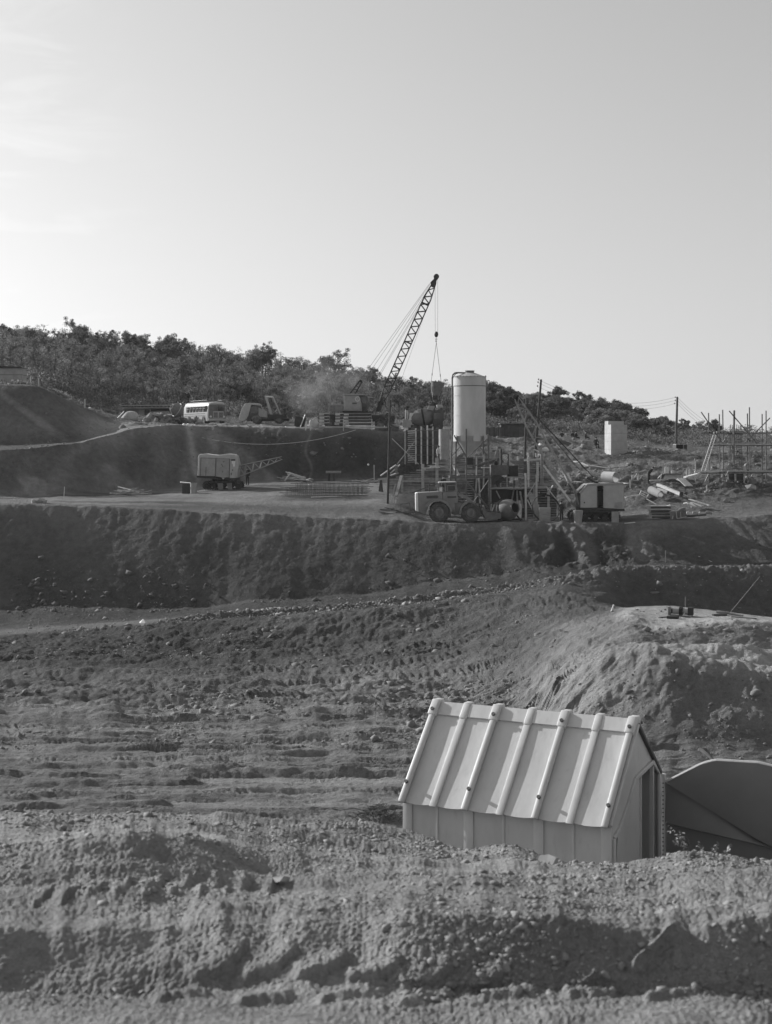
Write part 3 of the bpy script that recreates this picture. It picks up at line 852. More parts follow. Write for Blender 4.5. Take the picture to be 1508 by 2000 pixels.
# ------------------------------------------------------------------ loose earth: clods and stones
def clod_mesh(name, pts, rad, seed, flat=0.7, sub=0):
    """pts (n,3), rad (n,) -> one mesh of irregular stones"""
    rs = np.random.RandomState(seed)
    t = (1 + 5 ** 0.5) / 2
    base = np.array([(-1, t, 0), (1, t, 0), (-1, -t, 0), (1, -t, 0), (0, -1, t), (0, 1, t), (0, -1, -t), (0, 1, -t), (t, 0, -1), (t, 0, 1), (-t, 0, -1), (-t, 0, 1)]) / 1.9
    F_ = np.array([(0, 11, 5), (0, 5, 1), (0, 1, 7), (0, 7, 10), (0, 10, 11), (1, 5, 9), (5, 11, 4), (11, 10, 2), (10, 7, 6), (7, 1, 8), (3, 9, 4), (3, 4, 2), (3, 2, 6), (3, 6, 8), (3, 8, 9), (4, 9, 5), (2, 4, 11), (6, 2, 10), (8, 6, 7), (9, 8, 1)])
    n = len(pts)
    jit = 1 + 1.05 * (rs.rand(n, 12, 1) - 0.5)
    V = base[None] * jit
    sc = np.stack([1 + 0.5 * (rs.rand(n) - 0.5), 1 + 0.5 * (rs.rand(n) - 0.5), flat * (1 + 0.5 * (rs.rand(n) - 0.5))], -1)[:, None, :]
    V = V * sc
    a = rs.rand(n) * 6.283
    ca, sa = np.cos(a)[:, None], np.sin(a)[:, None]
    tl = (rs.rand(n) - 0.5) * 1.2
    ct, st = np.cos(tl)[:, None], np.sin(tl)[:, None]
    y = V[:, :, 1] * ct - V[:, :, 2] * st; z = V[:, :, 1] * st + V[:, :, 2] * ct
    x = V[:, :, 0]
    V = np.stack([x * ca - y * sa, x * sa + y * ca, z], -1) * rad[:, None, None] + pts[:, None, :]
    fs = (F_[None] + (np.arange(n) * 12)[:, None, None]).reshape(-1, 3)
    me = bpy.data.meshes.new(name)
    co = V.reshape(-1, 3).astype(np.float32)
    me.vertices.add(len(co)); me.vertices.foreach_set('co', co.ravel())
    me.loops.add(fs.size); me.loops.foreach_set('vertex_index', fs.ravel().astype(np.int32))
    me.polygons.add(len(fs)); me.polygons.foreach_set('loop_start', np.arange(0, fs.size, 3, dtype=np.int32))
    me.update(calc_edges=True)
    o = bpy.data.objects.new(name, me); C.objects.link(o)
    return o
def scatter(n, band, seed, weight=None, xr=(-10, 1518), ri=None):
    """random grid points of the ground between two lines"""
    rs = np.random.RandomState(seed)
    rows = np.where((RID[:, 0] >= band[0]) & (RID[:, 0] <= band[1]))[0]
    cols = np.where((XS >= xr[0]) & (XS <= xr[1]))[0]
    r = rs.choice(rows, n * 3); c = rs.choice(cols, n * 3)
    if weight is not None:
        k = rs.rand(n * 3) < weight(r, c)
        r, c = r[k], c[k]
    r, c = r[:n], c[:n]
    P = np.stack([GX[r, c], GY[r, c], GZ[r, c]], -1)
    return P, rs
def nz(r, c, s, seed, off=0.0):
    return sstep(-0.25, 0.35, perlin(GX[r, c] * s, GY[r, c] * s, seed) + off)
P, rs = scatter(34000, (2.5, 8.2), 1, lambda r, c: nz(r, c, 1.1, 300) * (0.35 + 0.65 * sstep(4.5, 7.0, RID[r, c])))
rad = 0.0028 * (1 + rs.pareto(2.7, len(P)))
rad = np.minimum(rad, 0.017)
o = clod_mesh('gravel', P - np.array([0, 0, 0.001]), rad, 5); o.data.materials.append(M['rock']); tag(o, kind='stuff')
P, rs = scatter(2600, (6.3, 7.4), 2, lambda r, c: nz(r, c, 1.6, 301, 0.15))
rad = np.minimum(0.0045 * (1 + rs.pareto(2.5, len(P))), 0.026)
o = clod_mesh('rubble', P, rad, 6); o.data.materials.append(M['rock']); tag(o, kind='stuff')
M['clod'] = mat('earth_clods', 0.17, 0.95, var=0.3, scale=2, bump=0.5, bscale=9, vary=0.0)
P, rs = scatter(3600, (13.4, 21.8), 3, lambda r, c: nz(r, c, 0.16, 302, -0.02) * (1 - 0.75 * sstep(1000, 1100, XS[c])))
rad = np.minimum(0.035 * (1 + rs.pareto(2.2, len(P))), 0.24)
o = clod_mesh('debris', P, rad, 7); o.data.materials.append(M['clod']); tag(o, kind='stuff')
P, rs = scatter(3600, (21.6, 22.95), 4, lambda r, c: (1 - sstep(21.8, 22.6, RID[r, c])) * (0.05 + nz(r, c, 0.14, 303, -0.05)) * (0.35 + 0.65 * (1 - sstep(430, 900, XS[c]))))
rad = np.minimum(0.040 * (1 + rs.pareto(2.2, len(P))), 0.30)
o = clod_mesh('debris', P, rad, 8); o.data.materials.append(M['clod_dark']); tag(o, kind='stuff')
P, rs = scatter(1500, (19.45, 20.3), 5, lambda r, c: (0.25 + 0.75 * nz(r, c, 0.5, 320)) * sstep(250, 500, XS[c]) * (1 - 0.93 * sstep(1040, 1140, XS[c])))
rad = np.minimum(0.034 * (1 + rs.pareto(2.3, len(P))), 0.20)
o = clod_mesh('rubble', P, rad, 9); o.data.materials.append(M['rock']); tag(o, kind='stuff')
P, rs = scatter(2600, (25.4, 29.0), 6, lambda r, c: nz(r, c, 0.15, 305) * sstep(820, 1000, XS[c]) + 0.1 * (1 - sstep(820, 1000, XS[c])))
rad = np.minimum(0.06 * (1 + rs.pareto(2.4, len(P))), 0.45)
o = clod_mesh('rubble', P, rad, 10); o.data.materials.append(M['clod']); tag(o, kind='stuff')

def stone(label, p, r, v='rock', group=None, flat=0.7, seed=0):
    o = clod_mesh('stone', np.zeros((1, 3)), np.array([r]), seed, flat)
    for q in o.data.polygons: q.use_smooth = False
    o.location = p
    o.data.materials.append(M[v])
    return tag(o, label, 'stone', group)
stone('single white stone on the churned slope below the track', G(280, 104.4, 0.1), 0.33, 'white', seed=3)
stone('flat pale stone lying in the loose earth of the near bank', G(545, 5.75, 0.005), 0.045, 'rock', flat=0.35, seed=5)
stone('upright pointed stone on the bank before the hut wall', G(1070, 7.6, 0.015), 0.045, 'rock', flat=1.2, seed=8)

# small weed beside the open door
wd = thing('weed', 'small leafy weed sprig growing at the brink beside the open hut door', 'weed', G(1352, 8.0))
rs = np.random.RandomState(12)
m = MB(); lf = MB()
for (px0, px1, py1) in ((1352, 1304, 1612), (1345, 1330, 1628), (1372, 1364, 1650), (1395, 1398, 1652), (1412, 1425, 1655), (1356, 1318, 1640)):
    a = G(px0, 8.0) - wd.location
    b = W(px1, py1, 8.0) - wd.location
    mid = (a + b) / 2 + Vector((0.02, 0, 0.02))
    MB().wire([a, mid, b], 0.0016).build('stem', M['bark'], wd)
    for k in range(16):
        t = rs.uniform(0.3, 1.05)
        p = a * (1 - t) + b * t + Vector(rs.uniform(-0.014, 0.014, 3))
        d1 = Vector(rs.uniform(-1, 1, 3)).normalized() * 0.011; d2 = Vector(rs.uniform(-1, 1, 3)).normalized() * 0.006
        lf.add([p - d1, p + d2, p + d1, p - d2], [(0, 1, 2, 3)])
lf.build('foliage', M['weed'], wd)
# ------------------------------------------------------------------ shared builders for the site
def lattice(parent, a, b, wid, bays, side, rc=0.045, rl=0.022, taper0=0.15, taper1=0.15, w0=0.25, w1=0.3, m=None, chords=True):
    """four chords and zigzag lacing between a and b (local to parent)"""
    a = Vector(a); b = Vector(b); t = (b - a).normalized()
    s = Vector(side).normalized(); u = s.cross(t).normalized()
    m = m or M['steel_dark']
    def w(k):
        if k < taper0: return wid * (w0 + (1 - w0) * k / taper0)
        if k > 1 - taper1: return wid * (w1 + (1 - w1) * (1 - k) / taper1)
        return wid
    def P(k, i, j): return a + (b - a) * k + (s * i + u * j) * w(k) / 2
    ks = [k / bays for k in range(bays + 1)]
    for i, j in ((-1, -1), (1, -1), (1, 1), (-1, 1)):
        c = MB()
        kk = sorted(set([0, taper0, 1 - taper1, 1]))
        for k0, k1 in zip(kk[:-1], kk[1:]):
            c.tube(P(k0, i, j), P(k1, i, j), rc, n=6)
        c.build('chord', m, parent)
    l = MB()
    for n, (k0, k1) in enumerate(zip(ks[:-1], ks[1:])):
        f = 1 if n % 2 else -1
        for j in (-1, 1): l.tube(P(k0, f, j), P(k1, -f, j), rl, n=4, cap=False)
        for i in (-1, 1): l.tube(P(k0, i, f), P(k1, i, -f), rl, n=4, cap=False)
    l.build('lacing', m, parent)

def box_part(name, m, parent, c, d, bevel=0.0, rot=None):
    return MB().box(c, d, rot).build(name, m, parent, bevel=bevel)

def crawler(parent, cx, cy, ln, wd, h, m=None):
    """a track: belt with shoes and rollers"""
    m = m or M['rust']
    r = h / 2
    pts = []
    for k in range(9):
        a = math.pi / 2 + math.pi * k / 8
        pts.append((cx - ln / 2 + r + r * math.cos(a), r + r * math.sin(a)))
    for k in range(9):
        a = -math.pi / 2 + math.pi * k / 8
        pts.append((cx + ln / 2 - r + r * math.cos(a), r + r * math.sin(a)))
    inner = [(x * 0.93 + cx * 0.07, (z - r) * 0.78 + r) for x, z in pts]
    mb = MB(); n = len(pts)
    for y0, y1 in ((cy - wd / 2, cy + wd / 2),):
        vs = [(x, y0, z) for x, z in pts] + [(x, y1, z) for x, z in pts] + [(x, y0, z) for x, z in inner] + [(x, y1, z) for x, z in inner]
        fs = []
        for k in range(n):
            j = (k + 1) % n
            fs += [(k, j, n + j, n + k), (2 * n + j, 2 * n + k, 3 * n + k, 3 * n + j), (j, k, 2 * n + k, 2 * n + j), (n + k, n + j, 3 * n + j, 3 * n + k)]
        mb.add(vs, fs)
    per = [(Vector((a[0], 0, a[1])), Vector((b[0], 0, b[1]))) for a, b in zip(pts, pts[1:] + pts[:1])]
    for a, b in per:
        L_ = (b - a).length; k = max(1, int(L_ / 0.22))
        for i in range(k):
            p = a + (b - a) * (i + 0.5) / k
            nrm = Vector((b.z - a.z, 0, -(b.x - a.x))).normalized()
            rot = Matrix(((1, 0, 0), (0, 1, 0), (0, 0, 1)))
            d = (b - a).normalized()
            mb.bar(p + Vector((0, cy - wd / 2, 0)) , p + Vector((0, cy + wd / 2, 0)), 0.05, 0.15, up=-nrm if abs(nrm.y) < 0.5 else (0, 0, 1))
    o = mb.build('crawler_track', m, parent)
    for k in range(5):
        x = cx - ln / 2 + r + (ln - 2 * r) * k / 4
        MB().tube((x, cy - wd * 0.42, r * 0.8), (x, cy + wd * 0.42, r * 0.8), r * (0.75 if k in (0, 4) else 0.55), n=14).build('roller', M['steel_dark'], o)
    return o

def wheel(parent, x, y, z, r, wd, rim=None, side=-1):
    """tyre with lugs, rim and hub; axle along local y"""
    rot = Matrix.Rotation(R(90), 3, 'X')
    t = MB()
    t.lathe([(r * 0.58, -wd * 0.42), (r * 0.80, -wd * 0.5), (r * 0.95, -wd * 0.42), (r, -wd * 0.2), (r, wd * 0.2), (r * 0.95, wd * 0.42), (r * 0.80, wd * 0.5), (r * 0.58, wd * 0.42), (r * 0.58, -wd * 0.42)], (x, y, z), rot, n=32)
    for k in range(22):
        a = 2 * math.pi * k / 22
        for s in (-1, 1):
            c = Vector((x + (r * 0.985) * math.cos(a + 0.07 * s), y + s * wd * 0.24, z + (r * 0.985) * math.sin(a + 0.07 * s)))
            t.box(c, (0.11 * r, wd * 0.4, 0.09 * r), Matrix.Rotation(-a, 3, 'Y'))
    o = t.build('tyre', M['rubber'], parent)
    yy = y + side * wd * 0.30
    rm = MB().lathe([(r * 0.6, 0.05), (r * 0.6, -0.02), (r * 0.50, -0.03), (r * 0.42, 0.05), (r * 0.2, 0.07), (r * 0.2, -0.03), (0.001, -0.04)], (x, yy, z), Matrix.Rotation(R(90), 3, 'X') if side < 0 else Matrix.Rotation(R(-90), 3, 'X'), n=28)
    for k in range(10):
        a = 2 * math.pi * k / 10
        rm.tube((x + r * 0.3 * math.cos(a), yy + 0.02, z + r * 0.3 * math.sin(a)), (x + r * 0.3 * math.cos(a), yy + side * 0.05 + 0.0, z + r * 0.3 * math.sin(a)), 0.03 * r, n=6)
    rm.build('rim', rim or M['mid_paint'], o)
    return o

def drum(label, p, r=0.29, h=0.88, m=None, group=None, tilt=None):
    o = MB()
    prof = [(0.001, 0), (r, 0), (r, h * 0.32), (r * 1.05, h * 0.34), (r, h * 0.36), (r, h * 0.64), (r * 1.05, h * 0.66), (r, h * 0.68), (r, h), (r * 0.93, h), (r * 0.93, h - 0.02), (0.001, h - 0.02)]
    o.lathe(prof, n=24)
    ob = o.build('oil_drum', m or M['steel'])
    ob.location = p
    if tilt: ob.rotation_euler = tilt
    return tag(ob, label, 'drum', group)

def plank(label, p, q, w=0.2, t=0.05, m='timber', group=None, name='plank', cat='plank', roll=(0, 0, 1)):
    p = Vector(p); q = Vector(q); c = (p + q) / 2
    o = MB().bar(p - c, q - c, w, t, up=roll).build(name, M[m])
    o.location = c
    return tag(o, label, cat, group)

# ------------------------------------------------------------------ people
def person(label, loc, yaw, h=1.74, pose='stand', jacket='cloth_dark', legs='cloth_dark', cap='cloth_dark', arms=None, group=None):
    J = {'pel': (0, 0, .95), 'sp': (0, 0.01, 1.14), 'ch': (0, 0.01, 1.36), 'nk': (0, 0, 1.50), 'hd': (0, -.02, 1.60), 'tp': (0, -.015, 1.70)}
    for s, n in ((1, 'l'), (-1, 'r')):
        J['sh' + n] = (s * .19, 0, 1.42); J['el' + n] = (s * .25, .03, 1.15); J['wr' + n] = (s * .25, -.06, .92); J['ha' + n] = (s * .25, -.09, .83)
        J['hp' + n] = (s * .10, 0, .90); J['kn' + n] = (s * .11, -.02, .49); J['an' + n] = (s * .12, .02, .09); J['to' + n] = (s * .13, -.15, .04)
    if pose == 'sit':
        for k in list(J):
            if k[:2] not in ('kn', 'an', 'to'):
                x, y, z = J[k]; J[k] = (x, y, z - 0.48)
        for s, n in ((1, 'l'), (-1, 'r')):
            J['kn' + n] = (s * .13, -.42, .50); J['an' + n] = (s * .13, -.40, .08); J['to' + n] = (s * .13, -.57, .04)
            J['el' + n] = (s * .27, -.05, .68); J['wr' + n] = (s * .2, -.27, .62); J['ha' + n] = (s * .18, -.35, .6)
    if pose == 'bend':
        for k in ('sp', 'ch', 'nk', 'hd', 'tp', 'shl', 'shr', 'ell', 'elr', 'wrl', 'wrr', 'hal', 'har'):
            x, y, z = J[k]; d = z - .95
            J[k] = (x, y - d * .62, .95 + d * .72)
    if arms:
        for k, v in arms.items(): J[k] = v
    rad = {'pel': .15, 'sp': .14, 'ch': .165, 'nk': .065, 'hd': .095, 'tp': .075, 'sh': .075, 'el': .05, 'wr': .036, 'ha': .042, 'hp': .10, 'kn': .07, 'an': .05, 'to': .045}
    names = list(J)
    E = [('pel', 'sp'), ('sp', 'ch'), ('ch', 'nk'), ('nk', 'hd'), ('hd', 'tp')]
    for n in 'lr':
        E += [('ch', 'sh' + n), ('sh' + n, 'el' + n), ('el' + n, 'wr' + n), ('wr' + n, 'ha' + n), ('pel', 'hp' + n), ('hp' + n, 'kn' + n), ('kn' + n, 'an' + n), ('an' + n, 'to' + n)]
    k = h / 1.74
    me = bpy.data.meshes.new('body_source')
    me.from_pydata([Vector(J[n]) * k for n in names], [(names.index(a), names.index(b)) for a, b in E], [])
    o = bpy.data.objects.new('body_source', me); C.objects.link(o)
    sk = o.modifiers.new('skin', 'SKIN'); 
    for i, n in enumerate(names):
        r = rad.get(n, rad.get(n[:2], .06)) * k
        me.skin_vertices[0].data[i].radius = (r, r)
        me.skin_vertices[0].data[i].use_root = (n == 'pel')
    sk.use_smooth_shade = True
    o.modifiers.new('sub', 'SUBSURF').levels = 1
    dg = bpy.context.evaluated_depsgraph_get()
    bm = bpy.data.meshes.new_from_object(o.evaluated_get(dg))
    bpy.data.objects.remove(o)
    bm.materials.clear()
    for n in (jacket, legs, 'skin'): bm.materials.append(M[n])
    hip = J['pel'][2] * k
    hz = J['nk'][2] * k; hy = J['nk'][1] * k
    for f in bm.polygons:
        c = f.center
        f.use_smooth = True
        d_head = (c - Vector(J['hd']) * k).length
        d_hand = min((c - Vector(J['ha' + n]) * k).length for n in 'lr')
        d_up = min((c - Vector(J[n]) * k).length for n in ('ch', 'sp', 'shl', 'shr', 'ell', 'elr', 'wrl', 'wrr'))
        d_lo = min((c - Vector(J[n]) * k).length for n in ('hpl', 'hpr', 'knl', 'knr', 'anl', 'anr', 'pel'))
        f.material_index = 2 if (d_head < .15 * k and c.z > hz or d_hand < .075 * k) else (0 if d_up < d_lo else 1)
    b = bpy.data.objects.new('person', bm); C.objects.link(b)
    b.location = loc; b.rotation_euler = (0, 0, yaw)
    tag(b, label, 'person', group)
    hd = Vector(J['hd']) * k
    c_ = MB().lathe([(0.104 * k, 0.0), (0.106 * k, .035 * k), (.09 * k, .085 * k), (.05 * k, .115 * k), (.001, .122 * k)], hd + Vector((0, 0.005, 0.03 * k)), n=16)
    c_.box(hd + Vector((0, -.10 * k, .035 * k)), (.14 * k, .09 * k, .012 * k))
    c_.build('cap', M[cap], b)
    return b
# ------------------------------------------------------------------ wheel loader on the bench
z4 = zmap(730, 700, 5.585)
LD = 122.0
lp = W(*z4(880, 1815), LD); lp.z = ground(z4(880, 0)[0], LD) - 0.02
ld = thing('wheel_loader', 'pale wheel loader with big lugged tyres parked side on below the silo', 'loader', lp)
def ls(zx, zy): return ((zx - 880) / 137.4, (1815 - zy) / 137.4)     # side view, metres
def lpoly(name, pts, y0, y1, m=M['yellow'], bevel=0.0, parent=ld):
    return MB().prism([ls(*p) for p in pts], y0, y1, 'y').build(name, m, parent, bevel=bevel)
lpoly('hood', [(470, 1495), (740, 1478), (745, 1580), (880, 1600), (880, 1700), (830, 1700), (800, 1625), (720, 1575), (640, 1585), (595, 1640), (560, 1730), (480, 1700), (458, 1640)], -0.85, 0.85, bevel=0.04)
lpoly('counterweight', [(452, 1500), (478, 1492), (486, 1700), (455, 1690)], -0.95, 0.95, M['white'], bevel=0.03)  # white rear end: sun on its left face put into the colour
g = lpoly('hood_vent', [(572, 1528), (690, 1522), (705, 1540), (690, 1552), (575, 1556)], -0.862, -0.845, M['dark_paint'])
lpoly('rear_fender', [(560, 1640), (590, 1598), (650, 1568), (730, 1562), (800, 1592), (845, 1660), (850, 1700), (832, 1700), (815, 1650), (780, 1612), (725, 1585), (655, 1590), (605, 1618), (580, 1650)], -1.25, -0.84)
lpoly('rear_fender', [(560, 1640), (590, 1598), (650, 1568), (730, 1562), (800, 1592), (845, 1660), (850, 1700), (832, 1700), (815, 1650), (780, 1612), (725, 1585), (655, 1590), (605, 1618), (580, 1650)], 0.84, 1.25)
lpoly('front_frame', [(870, 1610), (960, 1600), (1090, 1640), (1110, 1720), (940, 1735), (850, 1730), (850, 1640)], -0.62, 0.62, bevel=0.03)
lpoly('front_fender', [(925, 1720), (940, 1650), (975, 1605), (1025, 1582), (1030, 1596), (985, 1622), (955, 1660), (945, 1720)], -1.25, -0.60)
lpoly('front_fender', [(925, 1720), (940, 1650), (975, 1605), (1025, 1582), (1030, 1596), (985, 1622), (955, 1660), (945, 1720)], 0.60, 1.25)
cab = MB()
cab.prism([ls(*p) for p in [(745, 1486), (905, 1484), (915, 1560), (915, 1610), (745, 1590)]], -0.78, 0.78)
cabo = cab.build('cab', M['yellow'], ld, bevel=0.02)
lpoly('cab_roof', [(704, 1378), (895, 1372), (900, 1386), (704, 1392)], -0.86, 0.86, M['cream'], bevel=0.03)
for (a, b) in (((708, 1390), (704, 1478)), ((775, 1390), (782, 1486)), ((893, 1386), (903, 1484))):
    for y in (-0.76, 0.76):
        p, q = ls(*a), ls(*b)
        MB().bar((p[0], y, p[1]), (q[0], y, q[1]), 0.10, 0.10, up=(0, 1, 0)).build('cab_post', M['yellow'], ld)
lpoly('cab_side_panel', [(708, 1440), (745, 1430), (745, 1486), (706, 1486)], -0.80, 0.80, M['white'])
for y in (-0.775, 0.775):
    w_ = MB().prism([ls(*p) for p in [(782, 1398), (890, 1394), (899, 1478), (786, 1484)]], y - 0.01, y + 0.01).build('side_window', M['glass'], ld)
    for (a, b) in (((800, 1415), (885, 1412)), ((885, 1412), (889, 1475)), ((889, 1475), (800, 1478)), ((800, 1478), (800, 1415))):
        p, q = ls(*a), ls(*b)
        MB().bar((p[0], y - 0.012, p[1]), (q[0], y - 0.012, q[1]), 0.03, 0.02, up=(0, 1, 0)).build('window_frame', M['cream_dirty'], w_)
wn = MB(); p = ls(708, 1395); q = ls(706, 1440); wn.box(((p[0] + q[0]) / 2, 0, (p[1] + q[1]) / 2), (0.02, 1.45, p[1] - q[1])); wn.build('rear_window', M['glass'], ld)
dr = MB().prism([ls(*p) for p in [(792, 1495), (900, 1492), (908, 1600), (792, 1596)]], -0.80, -0.781).build('cab_door', M['yellow'], ld)
lpoly('door_panel', [(800, 1532), (895, 1530), (895, 1548), (800, 1552)], -0.815, -0.80, M['dark_paint'], parent=dr)
for zx, zy, r in ((712, 1708, 0.79), (1050, 1708, 0.75)):
    for s in (-1, 1):
        p = ls(zx, zy); wheel(ld, p[0], s * 1.02, r, r, 0.55, M['mid_paint'], s)
for y in (-0.62, 0.62):
    m = MB()
    P_ = [ls(*p) for p in ((925, 1515), (1010, 1545), (1110, 1640), (1165, 1700))]
    for a, b in zip(P_[:-1], P_[1:]): m.bar((a[0], y, a[1]), (b[0], y, b[1]), 0.12, 0.24, up=(0, 0, 1))
    m.build('lift_arm', M['yellow'], ld)
    a, b = ls(940, 1600), ls(1060, 1600)
    MB().tube((a[0], y, a[1]), (b[0], y, b[1]), 0.06, n=10).build('ram', M['steel'], ld)
m = MB()
bk_ = [ls(*p) for p in ((1172, 1640), (1200, 1640), (1215, 1690), (1245, 1700), (1376, 1712), (1378, 1762), (1290, 1790), (1240, 1800), (1205, 1770), (1180, 1715))]
m.prism(bk_, -1.25, -1.2); m.prism(bk_, 1.2, 1.25)
op = [ls(*p) for p in ((1200, 1640), (1180, 1715), (1205, 1770), (1240, 1798), (1290, 1790), (1378, 1764))]
for a, b in zip(op[:-1], op[1:]): m.bar((a[0], -1.2, a[1]), (a[0], 1.2, a[1]), 0.05, 0.05); m.add([(a[0], -1.2, a[1]), (b[0], -1.2, b[1]), (b[0], 1.2, b[1]), (a[0], 1.2, a[1])], [(0, 1, 2, 3)])
bko = m.build('bucket', M['steel'], ld)
so = bko.modifiers.new('thick', 'SOLIDIFY'); so.thickness = 0.03
MB().lathe([(0.36, 0), (0.36, 2.3)], (ls(1245, 1735)[0], 1.15, ls(1245, 1735)[1]), Matrix.Rotation(R(90), 3, 'X'), n=20, arc=math.pi).build('bucket_shell', M['steel'], bko)
MB().tube((ls(610, 1478)[0], 0.4, ls(610, 1490)[1]), (ls(610, 1420)[0], 0.4, ls(610, 1405)[1]), 0.05, n=10).build('exhaust_pipe', M['steel_dark'], ld)
person('driver in dark clothes standing behind the cab roof of the wheel loader', (lp.x + ls(768, 0)[0], lp.y + 1.25, lp.z + 1.92), R(200), 1.72, jacket='cloth_dark')
MB()
# step platform the driver stands on belongs to the loader
box_part('engine_step', M['yellow'], ld, (ls(768, 0)[0], 1.3, 1.88), (0.9, 0.85, 0.06))
box_part('step_bracket', M['yellow'], ld, (ls(768, 0)[0], 1.15, 1.45), (0.5, 0.7, 0.8))

# ------------------------------------------------------------------ cement silo on its steel frame
SD = 126.0
sx = z4(1047, 0)[0]
sp0 = G(sx, SD)
def sz(zy): return -(z4(0, zy)[1] - HY) / F * SD - sp0.z           # height above the silo's foot
def sxm(zx): return (z4(zx, 0)[0] - sx) / F * SD
silo = thing('cement_silo', 'tall pale cement silo with cone hopper on a braced steel frame', 'silo', sp0)
r = 1.31
m = MB().lathe([(r, sz(836)), (r, sz(205))], n=64)
body = m.build('barrel', M['silo'], silo)
for zy, h in ((303, 0.07), (407, 0.03), (625, 0.03), (205, 0.09), (834, 0.06)):
    MB().lathe([(r, -h / 2), (r + 0.018, -h / 2), (r + 0.018, h / 2), (r, h / 2)], (0, 0, sz(zy)), n=64).build('seam_band', M['silo'] if zy != 303 else M['steel'], body)
rf_ = MB().lathe([(r + 0.03, sz(203)), (0.42, sz(158)), (0.001, sz(156))], n=64).build('roof', M['cream'], silo)
MB().lathe([(0.36, sz(162)), (0.36, sz(140)), (0.40, sz(140)), (0.40, sz(133)), (0.001, sz(133))], n=32).build('hatch', M['steel'], rf_)
for k in range(28):
    a = 2 * math.pi * k / 28
    MB().box(((r + 0.028) * math.cos(a), (r + 0.028) * math.sin(a), sz(200)), (0.06, 0.06, 0.05), Matrix.Rotation(a, 3, 'Z')).build('rim_bolt', M['steel'], body)
MB().lathe([(r, sz(838)), (r + 0.02, sz(845)), (0.42, sz(1045)), (0.30, sz(1080)), (0.001, sz(1082))], n=64).build('hopper', M['silo'], silo)
m = MB()                                                         # bracket skirt plates round the hopper top
for k in range(8):
    a = 2 * math.pi * (k + 0.5) / 8
    c = Vector(((r + 0.03) * math.cos(a), (r + 0.03) * math.sin(a), (sz(838) + sz(905)) / 2))
    MB().box(c, (0.03, 0.62, sz(838) - sz(905)), Matrix.Rotation(a, 3, 'Z')).build('skirt_plate', M['silo'], silo)
legx = 1.42
legs = [(sxm(842), -1.0), (sxm(1000) - 0.0, -1.45), (sxm(1242), -0.9), (sxm(842) + 0.5, 1.2), (sxm(1242) - 0.3, 1.2)]
for i, (lx, ly) in enumerate(legs):
    MB().bar((lx, ly, sz(770 if i == 1 else 840)), (lx + (0.12 if lx > 0.5 else -0.12 if lx < -0.5 else 0), ly, -0.1), 0.12, 0.12).build('leg', M['steel'], silo)
def sbar(a, b, y0=-1.0, y1=None, w_=0.07, name='brace', mm='steel'):
    y1 = y0 if y1 is None else y1
    MB().bar((sxm(a[0]), y0, sz(a[1])), (sxm(b[0]), y1, sz(b[1])), w_, w_).build(name, M[mm], silo)
sbar((870, 840), (1000, 1070), -1.2, -1.45, 0.10); sbar((1240, 870), (1020, 1075), -1.1, -1.45, 0.07)
sbar((850, 1060), (940, 960), -1.0, -1.1, 0.06); sbar((1130, 930), (1250, 1060), 1.0, 1.2, 0.06)
sbar((830, 1300), (1265, 1290), -1.05, -0.95, 0.14, 'beam'); sbar((830, 1285), (1265, 1280), 1.2, 1.2, 0.14, 'beam')
for zx in (832, 1262):
    MB().bar((sxm(zx), -1.1, sz(1296)), (sxm(zx), 1.3, sz(1292)), 0.14, 0.12).build('beam', M['steel'], silo)
sbar((835, 1320), (1000, 1560), -0.9, -1.3); sbar((1000, 1320), (840, 1560), -1.3, -0.9); sbar((1010, 1340), (1250, 1640), -1.3, -0.85, 0.12); sbar((1250, 1320), (1040, 1620), -0.85, -1.3, 0.06)
sbar((850, 1155), (1000, 1155), -1.0, -1.4, 0.05)
# filling pipe up the left side, hooked over the roof
pp = [(sxm(832), -1.1, sz(1290)), (sxm(848), -1.1, sz(900)), (sxm(852), -0.8, sz(215)), (sxm(858), -0.6, sz(185)), (sxm(882), -0.5, sz(163)), (sxm(905), -0.35, sz(158)), (sxm(1000), -0.2, sz(160))]
MB().wire(pp, 0.065, 10).build('filling_pipe', M['steel'], silo)
pp = [(sxm(866), 0.3, sz(215)), (sxm(885), -0.3, sz(180)), (sxm(895), -0.3, sz(170)), (sxm(915), -0.3, sz(166))]
MB().wire(pp, 0.03, 6).build('handrail', M['steel_dark'], silo)
MB().tube((sxm(1222), 0, sz(260)), (sxm(1222), 0, sz(185)), 0.035, n=6).build('bracket', M['steel_dark'], silo)
MB().wire([(sxm(1225), 0, sz(230)), (sxm(1268), 3.0, sz(380))], 0.015, 4).build('guy_wire', M['cable'], silo)
box_part('outlet_valve', M['steel_dark'], silo, (0.0, -0.05, sz(1120)), (0.55, 0.55, sz(1080) - sz(1160)))
box_part('valve_plate', M['white'], silo, (sxm(1215), -1.0, sz(1190)), (0.75, 0.5, 0.05))

